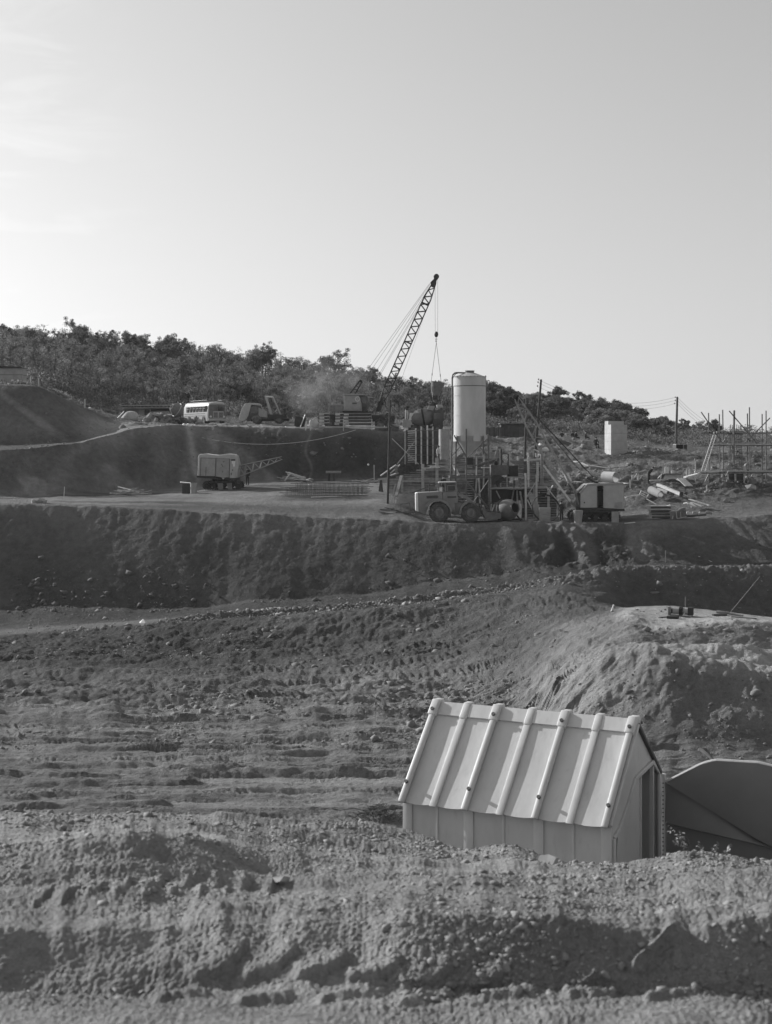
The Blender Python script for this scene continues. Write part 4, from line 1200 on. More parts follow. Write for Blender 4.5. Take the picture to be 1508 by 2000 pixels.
# ------------------------------------------------------------------ stockpile walls of planks, with posts and shores
TD = 128.5
def tp_(zx, zy, zz=z4, D=TD): return W(*zz(zx, zy), D)
def plank_wall(label, top, bottom_zy, zz, D, step=24, x_cut=(), posts=(), mm='timber_wall', yaw=0.0, thick=0.06):
    """boards laid one above the other under a sloping top edge; top: list of (zx, zy)"""
    x0, x1 = top[0][0], top[-1][0]
    base = W(*zz((x0 + x1) / 2, bottom_zy), D)
    t = thing('timber_wall', label, 'wall', base)
    xs = [p[0] for p in top]; ys = [p[1] for p in top]
    zy = bottom_zy; row = 0
    rs = random.Random(int(x0 + bottom_zy))
    ymin = min(ys)
    while zy > ymin + 4:
        ya, yb = zy - step + 3.2, zy
        dense = np.linspace(x0, x1, 120)
        tpv = np.interp(dense, xs, ys)
        ok = dense[tpv <= ya + step * 0.6]
        if len(ok) > 1:
            a, b = ok[0], ok[-1]
            cuts = [a]
            while cuts[-1] < b - 220: cuts.append(min(b, cuts[-1] + rs.uniform(160, 420)))
            if cuts[-1] < b: cuts.append(b)
            for c0, c1 in zip(cuts[:-1], cuts[1:]):
                if c1 - c0 < 5: continue
                dy = rs.uniform(-0.025, 0.025)
                P_ = [W(*zz(*p), D) - base for p in ((c0 + 1, yb), (c1 - 1, yb), (c1 - 1, max(ya, np.interp(c1, xs, ys) - 2)), (c0 + 1, max(ya, np.interp(c0, xs, ys) - 2)))]
                m = MB(); m.prism([(p.x, p.z) for p in P_], dy, dy + thick)
                m.build('plank', M[mm], t)
        zy -= step; row += 1
    for px, y0, y1, wd in posts:
        a = W(*zz(px, y0), D - 0.14) - base; b = W(*zz(px, y1), D - 0.14) - base
        MB().bar(a, b, wd, 0.14).build('post', M['timber'], t)
    return t, base
tw, twb = plank_wall('sloping ramp wall of stacked boards rising towards the silo foot', [(150, 1318), (320, 1270), (520, 1195), (690, 1125), (860, 1080), (1000, 1066)], 1475, z4, TD, 25,
                     posts=((310, 1275, 1460, 0.20), (690, 1085, 1400, 0.26), (875, 1062, 1300, 0.2)))
def timber(parent, base, a, b, wd, dp, zz, D, name='shore', mm='timber', dD=0.0):
    MB().bar(W(*zz(*a), D) - base, W(*zz(*b), D + dD) - base, wd, dp).build(name, M[mm], parent)
timber(tw, twb, (536, 1152), (536, 1500), 0.24, 0.2, z4, TD - 0.4, 'post', 'timber_pale')
timber(tw, twb, (305, 1280), (245, 1500), 0.28, 0.12, z4, TD - 0.25, dD=-0.9)
timber(tw, twb, (240, 1370), (212, 1490), 0.16, 0.1, z4, TD - 0.25, dD=-0.6)
timber(tw, twb, (300, 1338), (520, 1338), 0.24, 0.06, z4, TD - 0.2, 'waler')
timber(tw, twb, (530, 1200), (720, 1190), 0.18, 0.08, z4, TD - 0.3, 'waler')
timber(tw, twb, (520, 1180), (565, 1215), 0.14, 0.1, z4, TD - 0.5, 'brace')
timber(tw, twb, (870, 1160), (925, 1275), 0.22, 0.1, z4, TD - 0.3, dD=-1.2)
timber(tw, twb, (420, 1465), (735, 1350), 0.07, 0.07, z4, TD - 0.6, 'pole', 'steel')
timber(tw, twb, (45, 1330), (150, 1318), 0.10, 0.3, z4, TD + 0.2, 'top_board')
MB().prism([((p := W(*z4(*q), TD) - twb).x, p.z) for q in ((68, 1330), (90, 1325), (105, 1460), (52, 1450))], -0.1, 0.5).build('end_board', M['timber_dark'], tw)
# wall across the middle, behind the silo legs
tw2, tw2b = plank_wall('dark board wall between the silo legs and the batching hopper', [(1000, 1090), (1105, 1040), (1395, 1000)], 1290, z4, TD + 1.0, 25,
                       posts=((1120, 1040, 1290, 0.2), (1200, 1040, 1280, 0.2), (1385, 990, 1200, 0.18)))
z5 = zmap(960, 720, 5.027)
tw3, tw3b = plank_wall('board wall of the aggregate bin beside the stair', [(262, 880), (330, 875), (480, 895), (640, 1000)], 1165, z5, TD + 0.6, 23,
                       posts=((362, 870, 1090, 0.2), (452, 915, 1110, 0.2), (495, 840, 1140, 0.24), (262, 860, 930, 0.16)))
timber(tw3, tw3b, (320, 900), (495, 890), 0.16, 0.16, z5, TD + 0.4, 'waler'); timber(tw3, tw3b, (455, 1155), (600, 1150), 0.25, 0.1, z5, TD + 0.4, 'waler')
tw4, tw4b = plank_wall('added dark plank backing under the aggregate bin, behind the stair', [(300, 1172), (640, 1172)], 1480, z5, TD + 0.9, 24, posts=((420, 1172, 1470, 0.2), (560, 1172, 1470, 0.2)), mm='timber_dark')  # backing added to keep the gap behind the stair dark
tw5, tw5b = plank_wall('added dark plank backing low behind the silo frame and the loader', [(880, 1300), (1480, 1300)], 1780, z4, TD + 1.6, 26, posts=((1130, 1300, 1770, 0.2), (1330, 1300, 1770, 0.2)), mm='timber_dark')  # backing added for a dark ground behind the silo legs
# batching hopper and platform
ze = zmap(890, 850, 7.937)
BD = 126.5
bb = G(ze(780, 0)[0], BD)
bt = thing('batching_hopper', 'dark batching hopper with platform and dial behind the mixer drum', 'hopper', bb)
def bpoly(name, pts, y0, y1, m, parent=bt, bevel=0):
    P_ = [W(*ze(*p), BD) - bb for p in pts]
    return MB().prism([(p.x, p.z) for p in P_], y0, y1).build(name, m, parent, bevel=bevel)
bpoly('hopper_bin', [(540, 460), (830, 460), (840, 600), (740, 620), (540, 625)], -0.5, 1.0, M['steel'], bevel=0.02)
for k in range(6):
    x = 560 + k * 50
    bpoly('bin_rib', [(x, 462), (x + 10, 462), (x + 10, 600), (x, 600)], -0.56, -0.502, M['steel'])
bpoly('hopper_chute', [(560, 630), (720, 625), (600, 760), (545, 790)], -0.4, 0.8, M['rust'])
bpoly('chute_plate', [(610, 720), (720, 640), (760, 660), (640, 800)], -0.45, 0.2, M['steel_dark'])
bpoly('engine_box', [(815, 470), (960, 470), (965, 640), (810, 640)], -0.5, 0.9, M['steel_dark'], bevel=0.03)
bpoly('canopy', [(820, 390), (975, 395), (1040, 440), (880, 440)], -0.8, 0.8, M['mid_paint'])
bpoly('platform', [(530, 812), (1410, 800), (1410, 822), (530, 832)], -1.0, 0.7, M['timber'])
bpoly('dark_frame', [(545, 840), (800, 830), (820, 1020), (560, 1050)], 0.1, 0.9, M['steel_dark'])
bpoly('dark_frame', [(800, 850), (1060, 840), (1060, 1000), (830, 1060)], 0.6, 1.0, M['steel_dark'])
for a, b, wd in (((795, 650), (800, 800), 0.12), ((900, 660), (905, 830), 0.15), ((1000, 680), (1010, 810), 0.14), ((930, 700), (935, 800), 0.4), ((1090, 830), (1090, 1050), 0.1), ((540, 660), (545, 1050), 0.12), ((630, 860), (690, 980), 0.1), ((1000, 870), (1045, 1130), 0.14), ((985, 700), (1060, 660), 0.1)):
    p = W(*ze(*a), BD - 0.6) - bb; q = W(*ze(*b), BD - 0.6) - bb
    MB().bar(p, q, wd, 0.1).build('post', M['timber'], bt)
p = W(*ze(790, 655), BD - 0.65) - bb; q = W(*ze(1060, 650), BD - 0.65) - bb
MB().bar(p, q, 0.1, 0.1).build('rail', M['timber'], bt)
p = W(*ze(270, 490), BD - 0.7) - bb; q = W(*ze(650, 378), BD + 0.2) - bb
MB().tube(p, q, 0.13, n=14).build('screw_conveyor', M['steel'], bt)
bpoly('conveyor_motor', [(590, 400), (650, 400), (650, 460), (590, 460)], -0.6, -0.3, M['steel_dark'], bevel=0.05)
dial = bpoly('weigh_dial', [(722, 300), (795, 300), (800, 388), (722, 388)], -0.62, -0.5, M['white'], bevel=0.02)
c = W(*ze(757, 348), BD) - bb
MB().lathe([(0.16, 0), (0.19, 0), (0.19, 0.02), (0.16, 0.02), (0.16, 0)], c + Vector((0, -0.625, 0)), Matrix.Rotation(R(90), 3, 'X'), n=24).build('dial_ring', M['steel'], dial)
MB().bar(c + Vector((0.05, -0.64, 0.09)), c + Vector((-0.03, -0.64, -0.07)), 0.03, 0.02).build('pointer', M['steel_dark'], dial)
for zx in (708, 812):
    p = W(*ze(zx, 210 if zx < 750 else 290), BD - 0.4) - bb; q = W(*ze(zx, 470), BD - 0.4) - bb
    MB().bar(p, q, 0.13, 0.13).build('dial_post', M['timber_dark'], bt)
p = W(*ze(510, 225), BD) - bb; q = W(*ze(740, 215), BD) - bb
MB().bar(p, q, 0.1, 0.1).build('top_beam', M['timber'], bt)
bpoly('back_plate', [(280, 690), (495, 690), (500, 1060), (285, 1060)], 0.3, 0.4, M['rust'])
# stair up to the platform
stp = G(ze(1200, 0)[0], 124.6)
st = thing('timber_stair', 'steep timber stair between two posts up to the batching platform', 'stair', stp)
def sb(a, b, wd, dp, name, dD=0.0, D=124.6, mm='timber_pale'):
    MB().bar(W(*ze(*a), D) - stp, W(*ze(*b), D + dD) - stp, wd, dp).build(name, M[mm], st)
sb((1083, 590), (1092, 1345), 0.15, 0.15, 'post'); sb((1255, 610), (1252, 1300), 0.15, 0.15, 'post')
sb((1110, 1000), (1270, 1305), 0.2, 0.07, 'stringer', -0.2); sb((1160, 880), (1380, 1285), 0.2, 0.07, 'stringer', -0.2, 124.9); sb((1100, 960), (1270, 680), 0.12, 0.07, 'brace')
for k in range(9):
    y = 930 + k * 43; x = 1118 + k * 18
    sb((x, y), (x + 105, y - 3), 0.05, 0.26, 'tread', 0, 124.65)
# drum of the mixer
mp_ = W(*ze(830, 1150), 122.6)
mx = thing('mixer_drum', 'round concrete mixer drum tilted open mouth outwards beside the loader bucket', 'mixer', mp_)
rot = Euler((R(78), R(0), R(38))).to_matrix()
k_ = 1 / 194.0
MB().lathe([(0.78, -0.62), (0.84, -0.45), (0.85, -0.1), (0.78, 0.2), (0.55, 0.55), (0.42, 0.72), (0.38, 0.72), (0.50, 0.52), (0.72, 0.18), (0.78, -0.1), (0.77, -0.44), (0.001, -0.5)], (0, 0, 0), rot, n=40).build('drum', M['mid_paint'], mx)
MB().lathe([(0.84, -0.52), (0.93, -0.52), (0.93, -0.42), (0.84, -0.42), (0.84, -0.52)], (0, 0, 0), rot, n=40).build('gear_ring', M['rust'], mx)
MB().lathe([(0.40, 0.74), (0.46, 0.74), (0.46, 0.68)], (0, 0, 0), rot, n=40).build('mouth_ring', M['steel'], mx)
gz_ = ground(ze(830, 0)[0], 122.6) - mp_.z
for s in (-1, 1):
    MB().bar((s * 0.75 + 0.2, 0.3, gz_), (s * 0.35 + 0.1, 0.45, -0.2), 0.12, 0.12).build('stand_leg', M['steel_dark'], mx)
MB().bar((-0.9, 0.3, gz_ + 0.1), (1.1, 0.3, gz_ + 0.1), 0.12, 0.12).build('stand_beam', M['steel_dark'], mx)
# hoop leaning by the excavator
hp_ = W(*ze(1400, 1160), 123.6)
hoop = MB().lathe([(1.12, -0.12), (1.16, -0.12), (1.16, 0.12), (1.12, 0.12), (1.12, -0.12)], (0, 0, 0), Euler((R(70), 0, R(12))).to_matrix(), n=44).build('steel_hoop', M['rust'])
hoop.location = hp_; hoop.location.z = ground(ze(1400, 0)[0], 123.6) + 1.03
tag(hoop, 'large thin steel hoop leaning between the stair and the crane excavator', 'hoop')
c_ = G(ze(1380, 0)[0], 123.3)
bx = MB().box((0, 0, 0.55), (0.9, 0.6, 1.1)).build('tool_box', M['timber'], bevel=0.02); bx.location = c_
tag(bx, 'plain upright box standing inside the leaning steel hoop', 'box')

# ------------------------------------------------------------------ excavator rigged as crane, right
ED = 123.0
ep = G(z5(1020, 0)[0], ED)
ex = thing('crawler_crane', 'small crawler crane with pale cab house and lattice boom leaning left', 'crane', ep)
def e5(zx, zy, dy=0.0):
    p = W(*z5(zx, zy), ED) - ep
    return Vector((p.x, dy, p.z))
def epoly(name, pts, y0, y1, m, parent=ex, bevel=0):
    P_ = [e5(*p) for p in pts]
    return MB().prism([(p.x, p.z) for p in P_], y0, y1).build(name, m, parent, bevel=bevel)
h_ = epoly('house_roof', [(845, 1215), (920, 1132), (1020, 1124), (1272, 1116), (1276, 1140), (930, 1148), (866, 1222)], -1.15, 1.25, M['cream_dirty'])
epoly('house_side', [(858, 1222), (930, 1148), (1016, 1146), (1016, 1358), (856, 1360)], -1.13, -1.08, M['cream'])
epoly('house_side', [(1080, 1144), (1274, 1138), (1276, 1372), (1080, 1362)], -1.13, -1.08, M['cream'])
epoly('house_side', [(858, 1222), (930, 1148), (1274, 1138), (1276, 1372), (856, 1360)], 1.15, 1.2, M['cream'])
epoly('house_end', [(1270, 1138), (1276, 1138), (1278, 1372), (1272, 1372)], -1.12, 1.2, M['cream'])
epoly('house_front', [(856, 1226), (862, 1226), (862, 1358), (856, 1358)], -1.12, 1.2, M['dark_paint'])
epoly('machinery', [(900, 1200), (1240, 1190), (1240, 1350), (900, 1350)], -0.6, 0.9, M['steel_dark'])
epoly('deck', [(845, 1358), (1285, 1372), (1285, 1395), (845, 1385)], -1.2, 1.25, M['steel_dark'])
epoly('corner_patch', [(1190, 1310), (1262, 1300), (1264, 1366), (1180, 1360)], -1.14, -1.131, M['cream_dirty'])
for x in (1016, 1080): MB().bar(e5(x, 1146, -1.14), e5(x, 1360, -1.14), 0.05, 0.04).build('door_frame', M['cream_dirty'], ex)
o = e5(895, 1310); MB().lathe([(0.001, 0), (0.06, 0)], (o.x, -1.133, o.z), Matrix.Rotation(R(90), 3, 'X'), n=14).build('peep_hole', M['steel_dark'], ex)
epoly('cab_opening', [(825, 1215), (905, 1135), (915, 1140), (850, 1215)], -0.9, 0.9, M['mid_paint'])
gzc = 0.0
for y in (-0.95, 0.95): crawler(ex, e5(1000, 1400).x, y, 3.9, 0.5, 0.8)
MB().lathe([(0.7, 0.7), (0.7, 1.05)], (e5(1040, 0).x, 0, 0), n=28).build('slewing_ring', M['steel_dark'], ex)
box_part('undercarriage', M['steel_dark'], ex, (e5(1000, 0).x, 0, 0.5), (2.2, 1.5, 0.4))
BT = e5(245, 290, 0); BF = e5(838, 1345, 0)
lattice(ex, BF, BT, 0.86, 15, (0, 1, 0), 0.045, 0.022, 0.12, 0.25, 0.45, 0.40, M['cream_dirty'])
for y in (-0.14, 0.14):
    MB().lathe([(0.001, -0.04), (0.24, -0.04), (0.27, 0), (0.24, 0.04), (0.001, 0.04)], BT + Vector((-0.05, y, 0.05)), Matrix.Rotation(R(90), 3, 'X'), n=22).build('sheave', M['steel_dark'], ex)
MB().box(BT + Vector((0.22, 0, -0.12)), (0.5, 0.36, 0.34), Matrix.Rotation(R(45), 3, 'Y')).build('boom_head', M['steel_dark'], ex)
for k, (a, b, y) in enumerate((((300, 330), (980, 1050), -0.3), ((310, 320), (1000, 1060), 0.3), ((330, 345), (935, 1005), 0.0), ((420, 480), (870, 1000), -0.2), ((440, 470), (820, 950), 0.2))):
    MB().tube(e5(*a, y * 0.4), e5(*b, y), 0.016 if k > 1 else 0.022, n=5).build('pendant_cable', M['cable'], ex)
epoly('gantry', [(935, 1060), (1000, 1100), (1045, 1112), (1040, 1122), (985, 1118), (925, 1075)], -0.5, 0.5, M['steel_dark'])
MB().tube(e5(228, 320, 0), e5(232, 560, 0), 0.015, n=5).build('hoist_rope', M['cable'], ex)
MB().tube(e5(205, 290, 0), e5(215, 470, 0), 0.012, n=5).build('hoist_rope', M['cable'], ex)
for a, b, wd in (((505, 860), (520, 870), 0.5), ((610, 830), (520, 870), 0.16)):
    MB().bar(e5(*a, -0.3), e5(*b, 0.3), 0.1, wd).build('boom_splice', M['cream'], ex)
# skid beam lying along the boom, pale
plank('long pale timber leaning against the crane boom foot', W(*z5(512, 950), ED - 1.2), W(*z5(775, 1300), ED - 1.2), 0.14, 0.14, 'timber_pale', name='timber_pole', cat='timber')
# pipe on the crane roof
pa = W(*z5(1105, 1045), ED + 0.3); pb = W(*z5(1222, 1052), ED - 0.6)
ax = (pb - pa).normalized(); rotp = ax.to_track_quat('Z', 'Y').to_matrix(); pl_ = (pb - pa).length
r0 = 0.43
cp = MB().lathe([(r0, 0), (r0, pl_), (r0 - 0.05, pl_), (r0 - 0.05, 0), (r0, 0)], (0, 0, 0), rotp, n=36).build('culvert_pipe', M['concrete'])
cp.location = pa; cp.location.z = ep.z + e5(1150, 1118).z + r0 + 0.03
tag(cp, 'short wide concrete pipe lying on the roof of the small crane', 'pipe')
# bins and man before it
for (zx, zy, wd, hh, lab) in ((850, 1430, 0.72, 1.0, 'pale canvas wrapped bin beside the standing man under the crane house'), (1215, 1450, 0.55, 0.84, 'upright steel drum below the rear end of the crane house')):
    p = G(z5(zx, 0)[0], 120.6)
    if zx < 1000:
        o = MB().lathe([(0.001, 0), (wd * .40, 0), (wd * .46, hh * .4), (wd * .56, hh * .97), (wd * .5, hh), (0.001, hh * 1.02)], n=14).build('waste_bin', M['cream_dirty']); o.location = p; tag(o, lab, 'bin')
    else: drum(lab, p, 0.29, hh, M['cream_dirty'])
person('man in dark work clothes standing in front of the small crane boom', G(z5(685, 0)[0], 120.4), R(35), 1.72, jacket='cloth_dark', legs='cloth_dark')
person('man in a pale jacket standing on top of the ramp wall beside the steel casing', W(*z4(705, 1175), TD + 0.35), R(60), 1.72, jacket='cloth_pale', legs='cloth_mid')
fb = W(*z4(705, 1178), TD + 0.6)
fbo = MB().box((0, 0, -0.04), (1.4, 0.7, 0.06)).build('footboard', M['timber']); fbo.location = fb
tag(fbo, 'footboard behind the ramp wall under the man in the pale jacket', 'board')
# poles
def pole(label, a, b, D, r0, r1, cat='pole', m='timber_dark', dD=0.0):
    p = W(*a, D); q = W(*b, D + dD); p.z = min(p.z, ground(a[0], D)) - 0.2
    t = thing('pole', label, cat, p)
    MB().tube((0, 0, 0), q - p, r0, r1, n=10).build('post', M[m], t)
    return t, p
pole('tall timber pole standing at the low end of the ramp wall', (757, 950), (762, 782), 127.0, 0.10, 0.075)
pole('dark timber pole behind the aggregate bin, right of the silo', (1021, 925), (1029, 777), 129.5, 0.12, 0.09)
t, p = pole('leaning electricity pole carrying three wires behind the small crane boom', (1044, 860), (1057, 741), 150.0, 0.15, 0.10, 'utility pole')
for px, py in ((1052, 741), (1051, 746.5), (1050, 754)):
    q = W(px, py, 150) - p
    MB().lathe([(0.02, -0.08), (0.06, -0.05), (0.05, 0.02), (0.07, 0.06), (0.001, 0.09)], q, n=10).build('insulator', M['steel_dark'], t)
t2, p2 = pole('straight electricity pole on the skyline left of the scaffold', (1320, 880), (1323, 775), 172.0, 0.16, 0.11, 'utility pole')
for px, py in ((1319, 776), (1319, 782), (1318, 788)):
    q = W(px, py, 172) - p2
    MB().lathe([(0.02, -0.08), (0.06, -0.05), (0.05, 0.02), (0.07, 0.06), (0.001, 0.09)], q, n=10).build('insulator', M['steel_dark'], t2)
def sagwire(label, a, b, sag, r=0.012, n=16, m='cable', cat='wire', group=None):
    a = Vector(a); b = Vector(b); pts = []
    for k in range(n + 1):
        t_ = k / n
        p = a * (1 - t_) + b * t_; p.z -= sag * 4 * t_ * (1 - t_)
        pts.append(p - a)
    o = MB().wire(pts, r, 5).build('overhead_wire' if cat == 'wire' else 'rope', M[m]); o.location = a
    return tag(o, label, cat, group)
for k, (y0, y1, nm) in enumerate(((742, 776, 'uppermost'), (748, 782, 'middle'), (756, 788, 'lowest'))):
    sagwire(nm + ' of the three wires strung between the leaning and straight electricity poles', W(1052, y0, 150), W(1319, y1, 172), 1.35, 0.011, group='overhead wires between the two poles')
for k, (y0, y1, nm) in enumerate(((776, 838, 'uppermost'), (782, 845, 'middle'), (788, 852, 'lowest'))):
    sagwire(nm + ' of the three wires running right from the straight electricity pole', W(1323, y0, 172), W(1420, y1, 250), 0.8, 0.013, group='overhead wires towards the scaffold')

# ------------------------------------------------------------------ formwork of the retaining wall, with the steel casing
z6 = zmap(740, 780, 8.378)
FD = 153.0
fo = W(*z6(700, 1050), FD)
fw = thing('wall_formwork', 'tall dark shuttering with upright soldiers and shelf boards beside the earth cut', 'formwork', fo)
def f6(zx, zy, D=FD): return W(*z6(zx, zy), D) - fo
MB().prism([(f6(*p).x, f6(*p).z) for p in ((440, 500), (985, 490), (985, 1080), (440, 1080))], 0.5, 0.6).build('backing_sheet', M['timber_dark'], fw)
for zx in (430, 605, 695, 795, 885):
    top = {430: 530, 605: 470, 695: 445, 795: 425, 885: 445}[zx]
    MB().bar(f6(zx, top), f6(zx, 1060), 0.14, 0.2).build('soldier', M['timber_pale'] if zx != 430 else M['timber'], fw)
for zy in (510, 632, 752, 910):
    MB().bar(f6(600, zy, FD - 0.15), f6(985, zy, FD - 0.15), 0.05, 0.05).build('tie_rod', M['steel'], fw)
for k, zy in enumerate(range(520, 1060, 34)):
    MB().bar(f6(470 + (k % 3) * 4, zy, FD + 0.35), f6(590, zy - 6, FD + 0.3), 0.1, 0.05, up=(0, 1, 0)).build('shelf_board', M['timber'], fw)
    MB().bar(f6(612, zy + 10, FD + 0.4), f6(880, zy + 10, FD + 0.4), 0.08, 0.05, up=(0, 1, 0)).build('sheeting_board', M['timber_dark'], fw)
for a, b in (((215, 640), (650, 1060)), ((300, 1065), (620, 640))):
    MB().bar(f6(*a, FD - 0.5), f6(*b, FD - 0.4), 0.11, 0.08).build('brace', M['timber'], fw)
for a, b, wd in (((30, 1250), (280, 1075), 0.16), ((285, 1080), (288, 1210), 0.24), ((200, 1245), (310, 1205), 0.3), ((190, 1210), (345, 1070), 0.08)):
    MB().bar(f6(*a, 140), f6(*b, 140.5), wd, 0.1).build('raking_shore', M['timber'], fw)
cs_t = W(*z6(1070, 490), 148); cs_b = W(*z6(1070, 985), 148)
cas = MB().lathe([(0.53, 0), (0.53, cs_t.z - cs_b.z), (0.50, cs_t.z - cs_b.z), (0.50, 0), (0.53, 0)], n=40).build('steel_casing', M['cream_dirty'])
cas.location = cs_b; tag(cas, 'upright open steel casing beside the wall formwork, left of the silo', 'casing')

rs = random.Random(77)
for k, (zx, y0, zx2, y1, wd) in enumerate(((300, 640, 330, 1050, 0.14), (380, 640, 360, 1060, 0.12), (430, 470, 440, 820, 0.12), (590, 210, 640, 380, 0.1), (700, 640, 690, 830, 0.12), (860, 830, 905, 1080, 0.12), (960, 860, 950, 1060, 0.12),
        (1130, 350, 1120, 800, 0.14), (1335, 300, 1340, 790, 0.16), (560, 1075, 600, 1190, 0.1), (540, 1070, 555, 1180, 0.12), (1395, 780, 1510, 950, 0.16), (620, 230, 650, 460, 0.1), (320, 330, 325, 620, 0.12), (445, 300, 440, 480, 0.14))):
    plank('loose timber leaning among the works round the batching hopper', W(*ze(zx, y1), 125.6 + rs.uniform(-0.3, 0.6)), W(*ze(zx2, y0), 126.0 + rs.uniform(0, 0.6)), wd, 0.08, rs.choice(['timber', 'timber_pale', 'timber']), group='loose timbers leaning round the batching hopper')
# ------------------------------------------------------------------ mobile crane on the upper terrace
z3 = zmap(580, 520, 4.7125)
KD = 168.0
kp = G(z3(560, 0)[0], KD)
kr = thing('mobile_crane', 'tall mobile crane with dark lattice boom and grey cab house on the terrace', 'crane', kp)
def k3(zx, zy, dy=0.0):
    p = W(*z3(zx, zy), KD) - kp
    return Vector((p.x, dy, p.z))
def kpoly(name, pts, y0, y1, m, parent=kr, bevel=0):
    return MB().prism([(k3(*p).x, k3(*p).z) for p in pts], y0, y1).build(name, m, parent, bevel=bevel)
hs_ = kpoly('cab_house', [(436, 1195), (568, 1193), (585, 1225), (598, 1275), (598, 1335), (436, 1332)], -1.3, 1.3, M['cream_dirty'], bevel=0.03)
kpoly('house_roof', [(432, 1178), (625, 1178), (625, 1190), (432, 1192)], -1.4, 1.4, M['cream_dirty'])
kpoly('cab', [(572, 1193), (648, 1193), (652, 1330), (602, 1335), (598, 1270), (585, 1222)], -1.0, 1.0, M['dark_paint'])
kpoly('cab_window', [(596, 1205), (640, 1205), (642, 1262), (606, 1264)], -1.02, -1.005, M['glass'])
kpoly('cab_window', [(604, 1295), (632, 1295), (632, 1325), (604, 1325)], -1.02, -1.005, M['steel_dark'])
kpoly('visor', [(640, 1200), (690, 1203), (712, 1212), (660, 1210)], -0.9, 0.9, M['cream'])
# the pale emblem and dark lettering on the cab house side
em = MB(); c = k3(560, 1225)
em.lathe([(0.21, 0), (0.27, 0), (0.27, 0.015), (0.21, 0.015), (0.21, 0)], Vector((c.x, -1.32, c.z)), Matrix.Rotation(R(90), 3, 'X'), n=26)
em.bar(Vector((c.x - 0.12, -1.325, c.z + 0.24)), Vector((c.x + 0.14, -1.325, c.z - 0.24)), 0.08, 0.02)
e_ = em.build('emblem', M['white'], hs_); e_['kind'] = 'stuff'
kpoly('lettering_band', [(512, 1258), (553, 1258), (553, 1270), (512, 1270)], -1.312, -1.301, M['dark_paint'], hs_)
kpoly('deck', [(425, 1335), (700, 1338), (700, 1352), (425, 1348)], -1.4, 1.4, M['steel_dark'])
kpoly('carrier', [(240, 1365), (900, 1375), (900, 1430), (240, 1430)], -1.2, 1.2, M['steel_dark'])
for zx in (300, 380, 760, 850):
    for s in (-1, 1):
        p = k3(zx, 1430); wheel(kr, p.x, s * 1.05, 0.52, 0.52, 0.4, M['mid_paint'], s)
MB().lathe([(0.9, k3(0, 1370).z), (0.9, k3(0, 1340).z)], (k3(570, 0).x, 0, 0), n=28).build('slewing_ring', M['steel_dark'], kr)
# gantry
for y in (-0.45, 0.45):
    MB().bar(k3(485, 1180, y), k3(575, 1058, y), 0.11, 0.11).build('gantry_leg', M['steel_dark'], kr)
    MB().bar(k3(535, 1178, y), k3(600, 1062, y), 0.11, 0.11).build('gantry_leg', M['steel_dark'], kr)
for k in range(4):
    t_ = 0.15 + k * 0.22
    MB().bar(k3(485 + 90 * t_, 1180 - 122 * t_, 0), k3(535 + 65 * t_, 1178 - 116 * t_, 0), 0.06, 0.06).build('gantry_rung', M['steel_dark'], kr)
MB().tube(k3(588, 1058, -0.55), k3(588, 1058, 0.55), 0.16, n=12).build('gantry_sheave', M['steel_dark'], kr)
BF = k3(745, 1325); BT = k3(1262, 160)
lattice(kr, BF, BT, 0.80, 34, (0, 1, 0), 0.068, 0.034, 0.17, 0.12, 0.30, 0.45)
for t_ in (0.335, 0.535, 0.84):
    p = BF + (BT - BF) * t_
    MB().box(p, (0.86, 0.86, 0.12), Matrix.Rotation(math.atan2((BT - BF).x, (BT - BF).z), 3, 'Y')).build('splice_plate', M['steel_dark'], kr)
kpoly('boom_foot', [(728, 1335), (770, 1340), (800, 1210), (785, 1205), (755, 1270)], -0.35, 0.35, M['steel_dark'])
kpoly('boom_head', [(1228, 150), (1258, 120), (1285, 135), (1282, 165), (1262, 200), (1235, 185)], -0.25, 0.25, M['steel_dark'])
kpoly('boom_nose', [(1258, 90), (1290, 72), (1305, 85), (1300, 112), (1280, 140), (1262, 125)], -0.2, 0.2, M['steel_dark'])
for y in (-0.12, 0.12):
    MB().lathe([(0.001, -0.04), (0.26, -0.04), (0.29, 0), (0.26, 0.04), (0.001, 0.04)], k3(1284, 95, y), Matrix.Rotation(R(90), 3, 'X'), n=24).build('sheave', M['steel_dark'], kr)
for a, b, y in (((590, 1040), (1222, 160), -0.4), ((625, 1040), (1225, 165), 0.4), ((685, 1040), (1218, 195), -0.2), ((735, 1030), (1205, 230), 0.1), ((755, 1020), (1190, 270), 0.3)):
    MB().tube(k3(*a, y), k3(*b, y * 0.4), 0.017, n=5).build('pendant_cable', M['cable'], kr)
MB().tube(k3(1265, 190, 0), k3(952, 1070, 0.2), 0.013, n=5).build('hoist_rope', M['cable'], kr)
for zx in (1271, 1296):
    MB().tube(k3(zx, 110, 0), k3(zx + (2 if zx < 1280 else 0), 610, 0), 0.014, n=5).build('hoist_rope', M['cable'], kr)
hk = MB(); c = k3(1283, 628)
hk.lathe([(0.001, -0.33), (0.10, -0.30), (0.19, -0.15), (0.225, 0.02), (0.19, 0.19), (0.10, 0.31), (0.001, 0.33)], c, Matrix.Scale(1.0, 3), n=20)
hko = hk.build('hook_block', M['steel_dark'], kr)
MB().lathe([(0.05, -0.06), (0.10, -0.06), (0.10, 0.06), (0.05, 0.06), (0.05, -0.06)], k3(1283, 672), Matrix.Rotation(R(90), 3, 'X'), n=16).build('hook', M['steel'], hko)
MB().lathe([(0.001, -0.09), (0.07, -0.06), (0.07, 0.05), (0.001, 0.08)], k3(1281, 690), n=12).build('shackle', M['steel_dark'], hko)
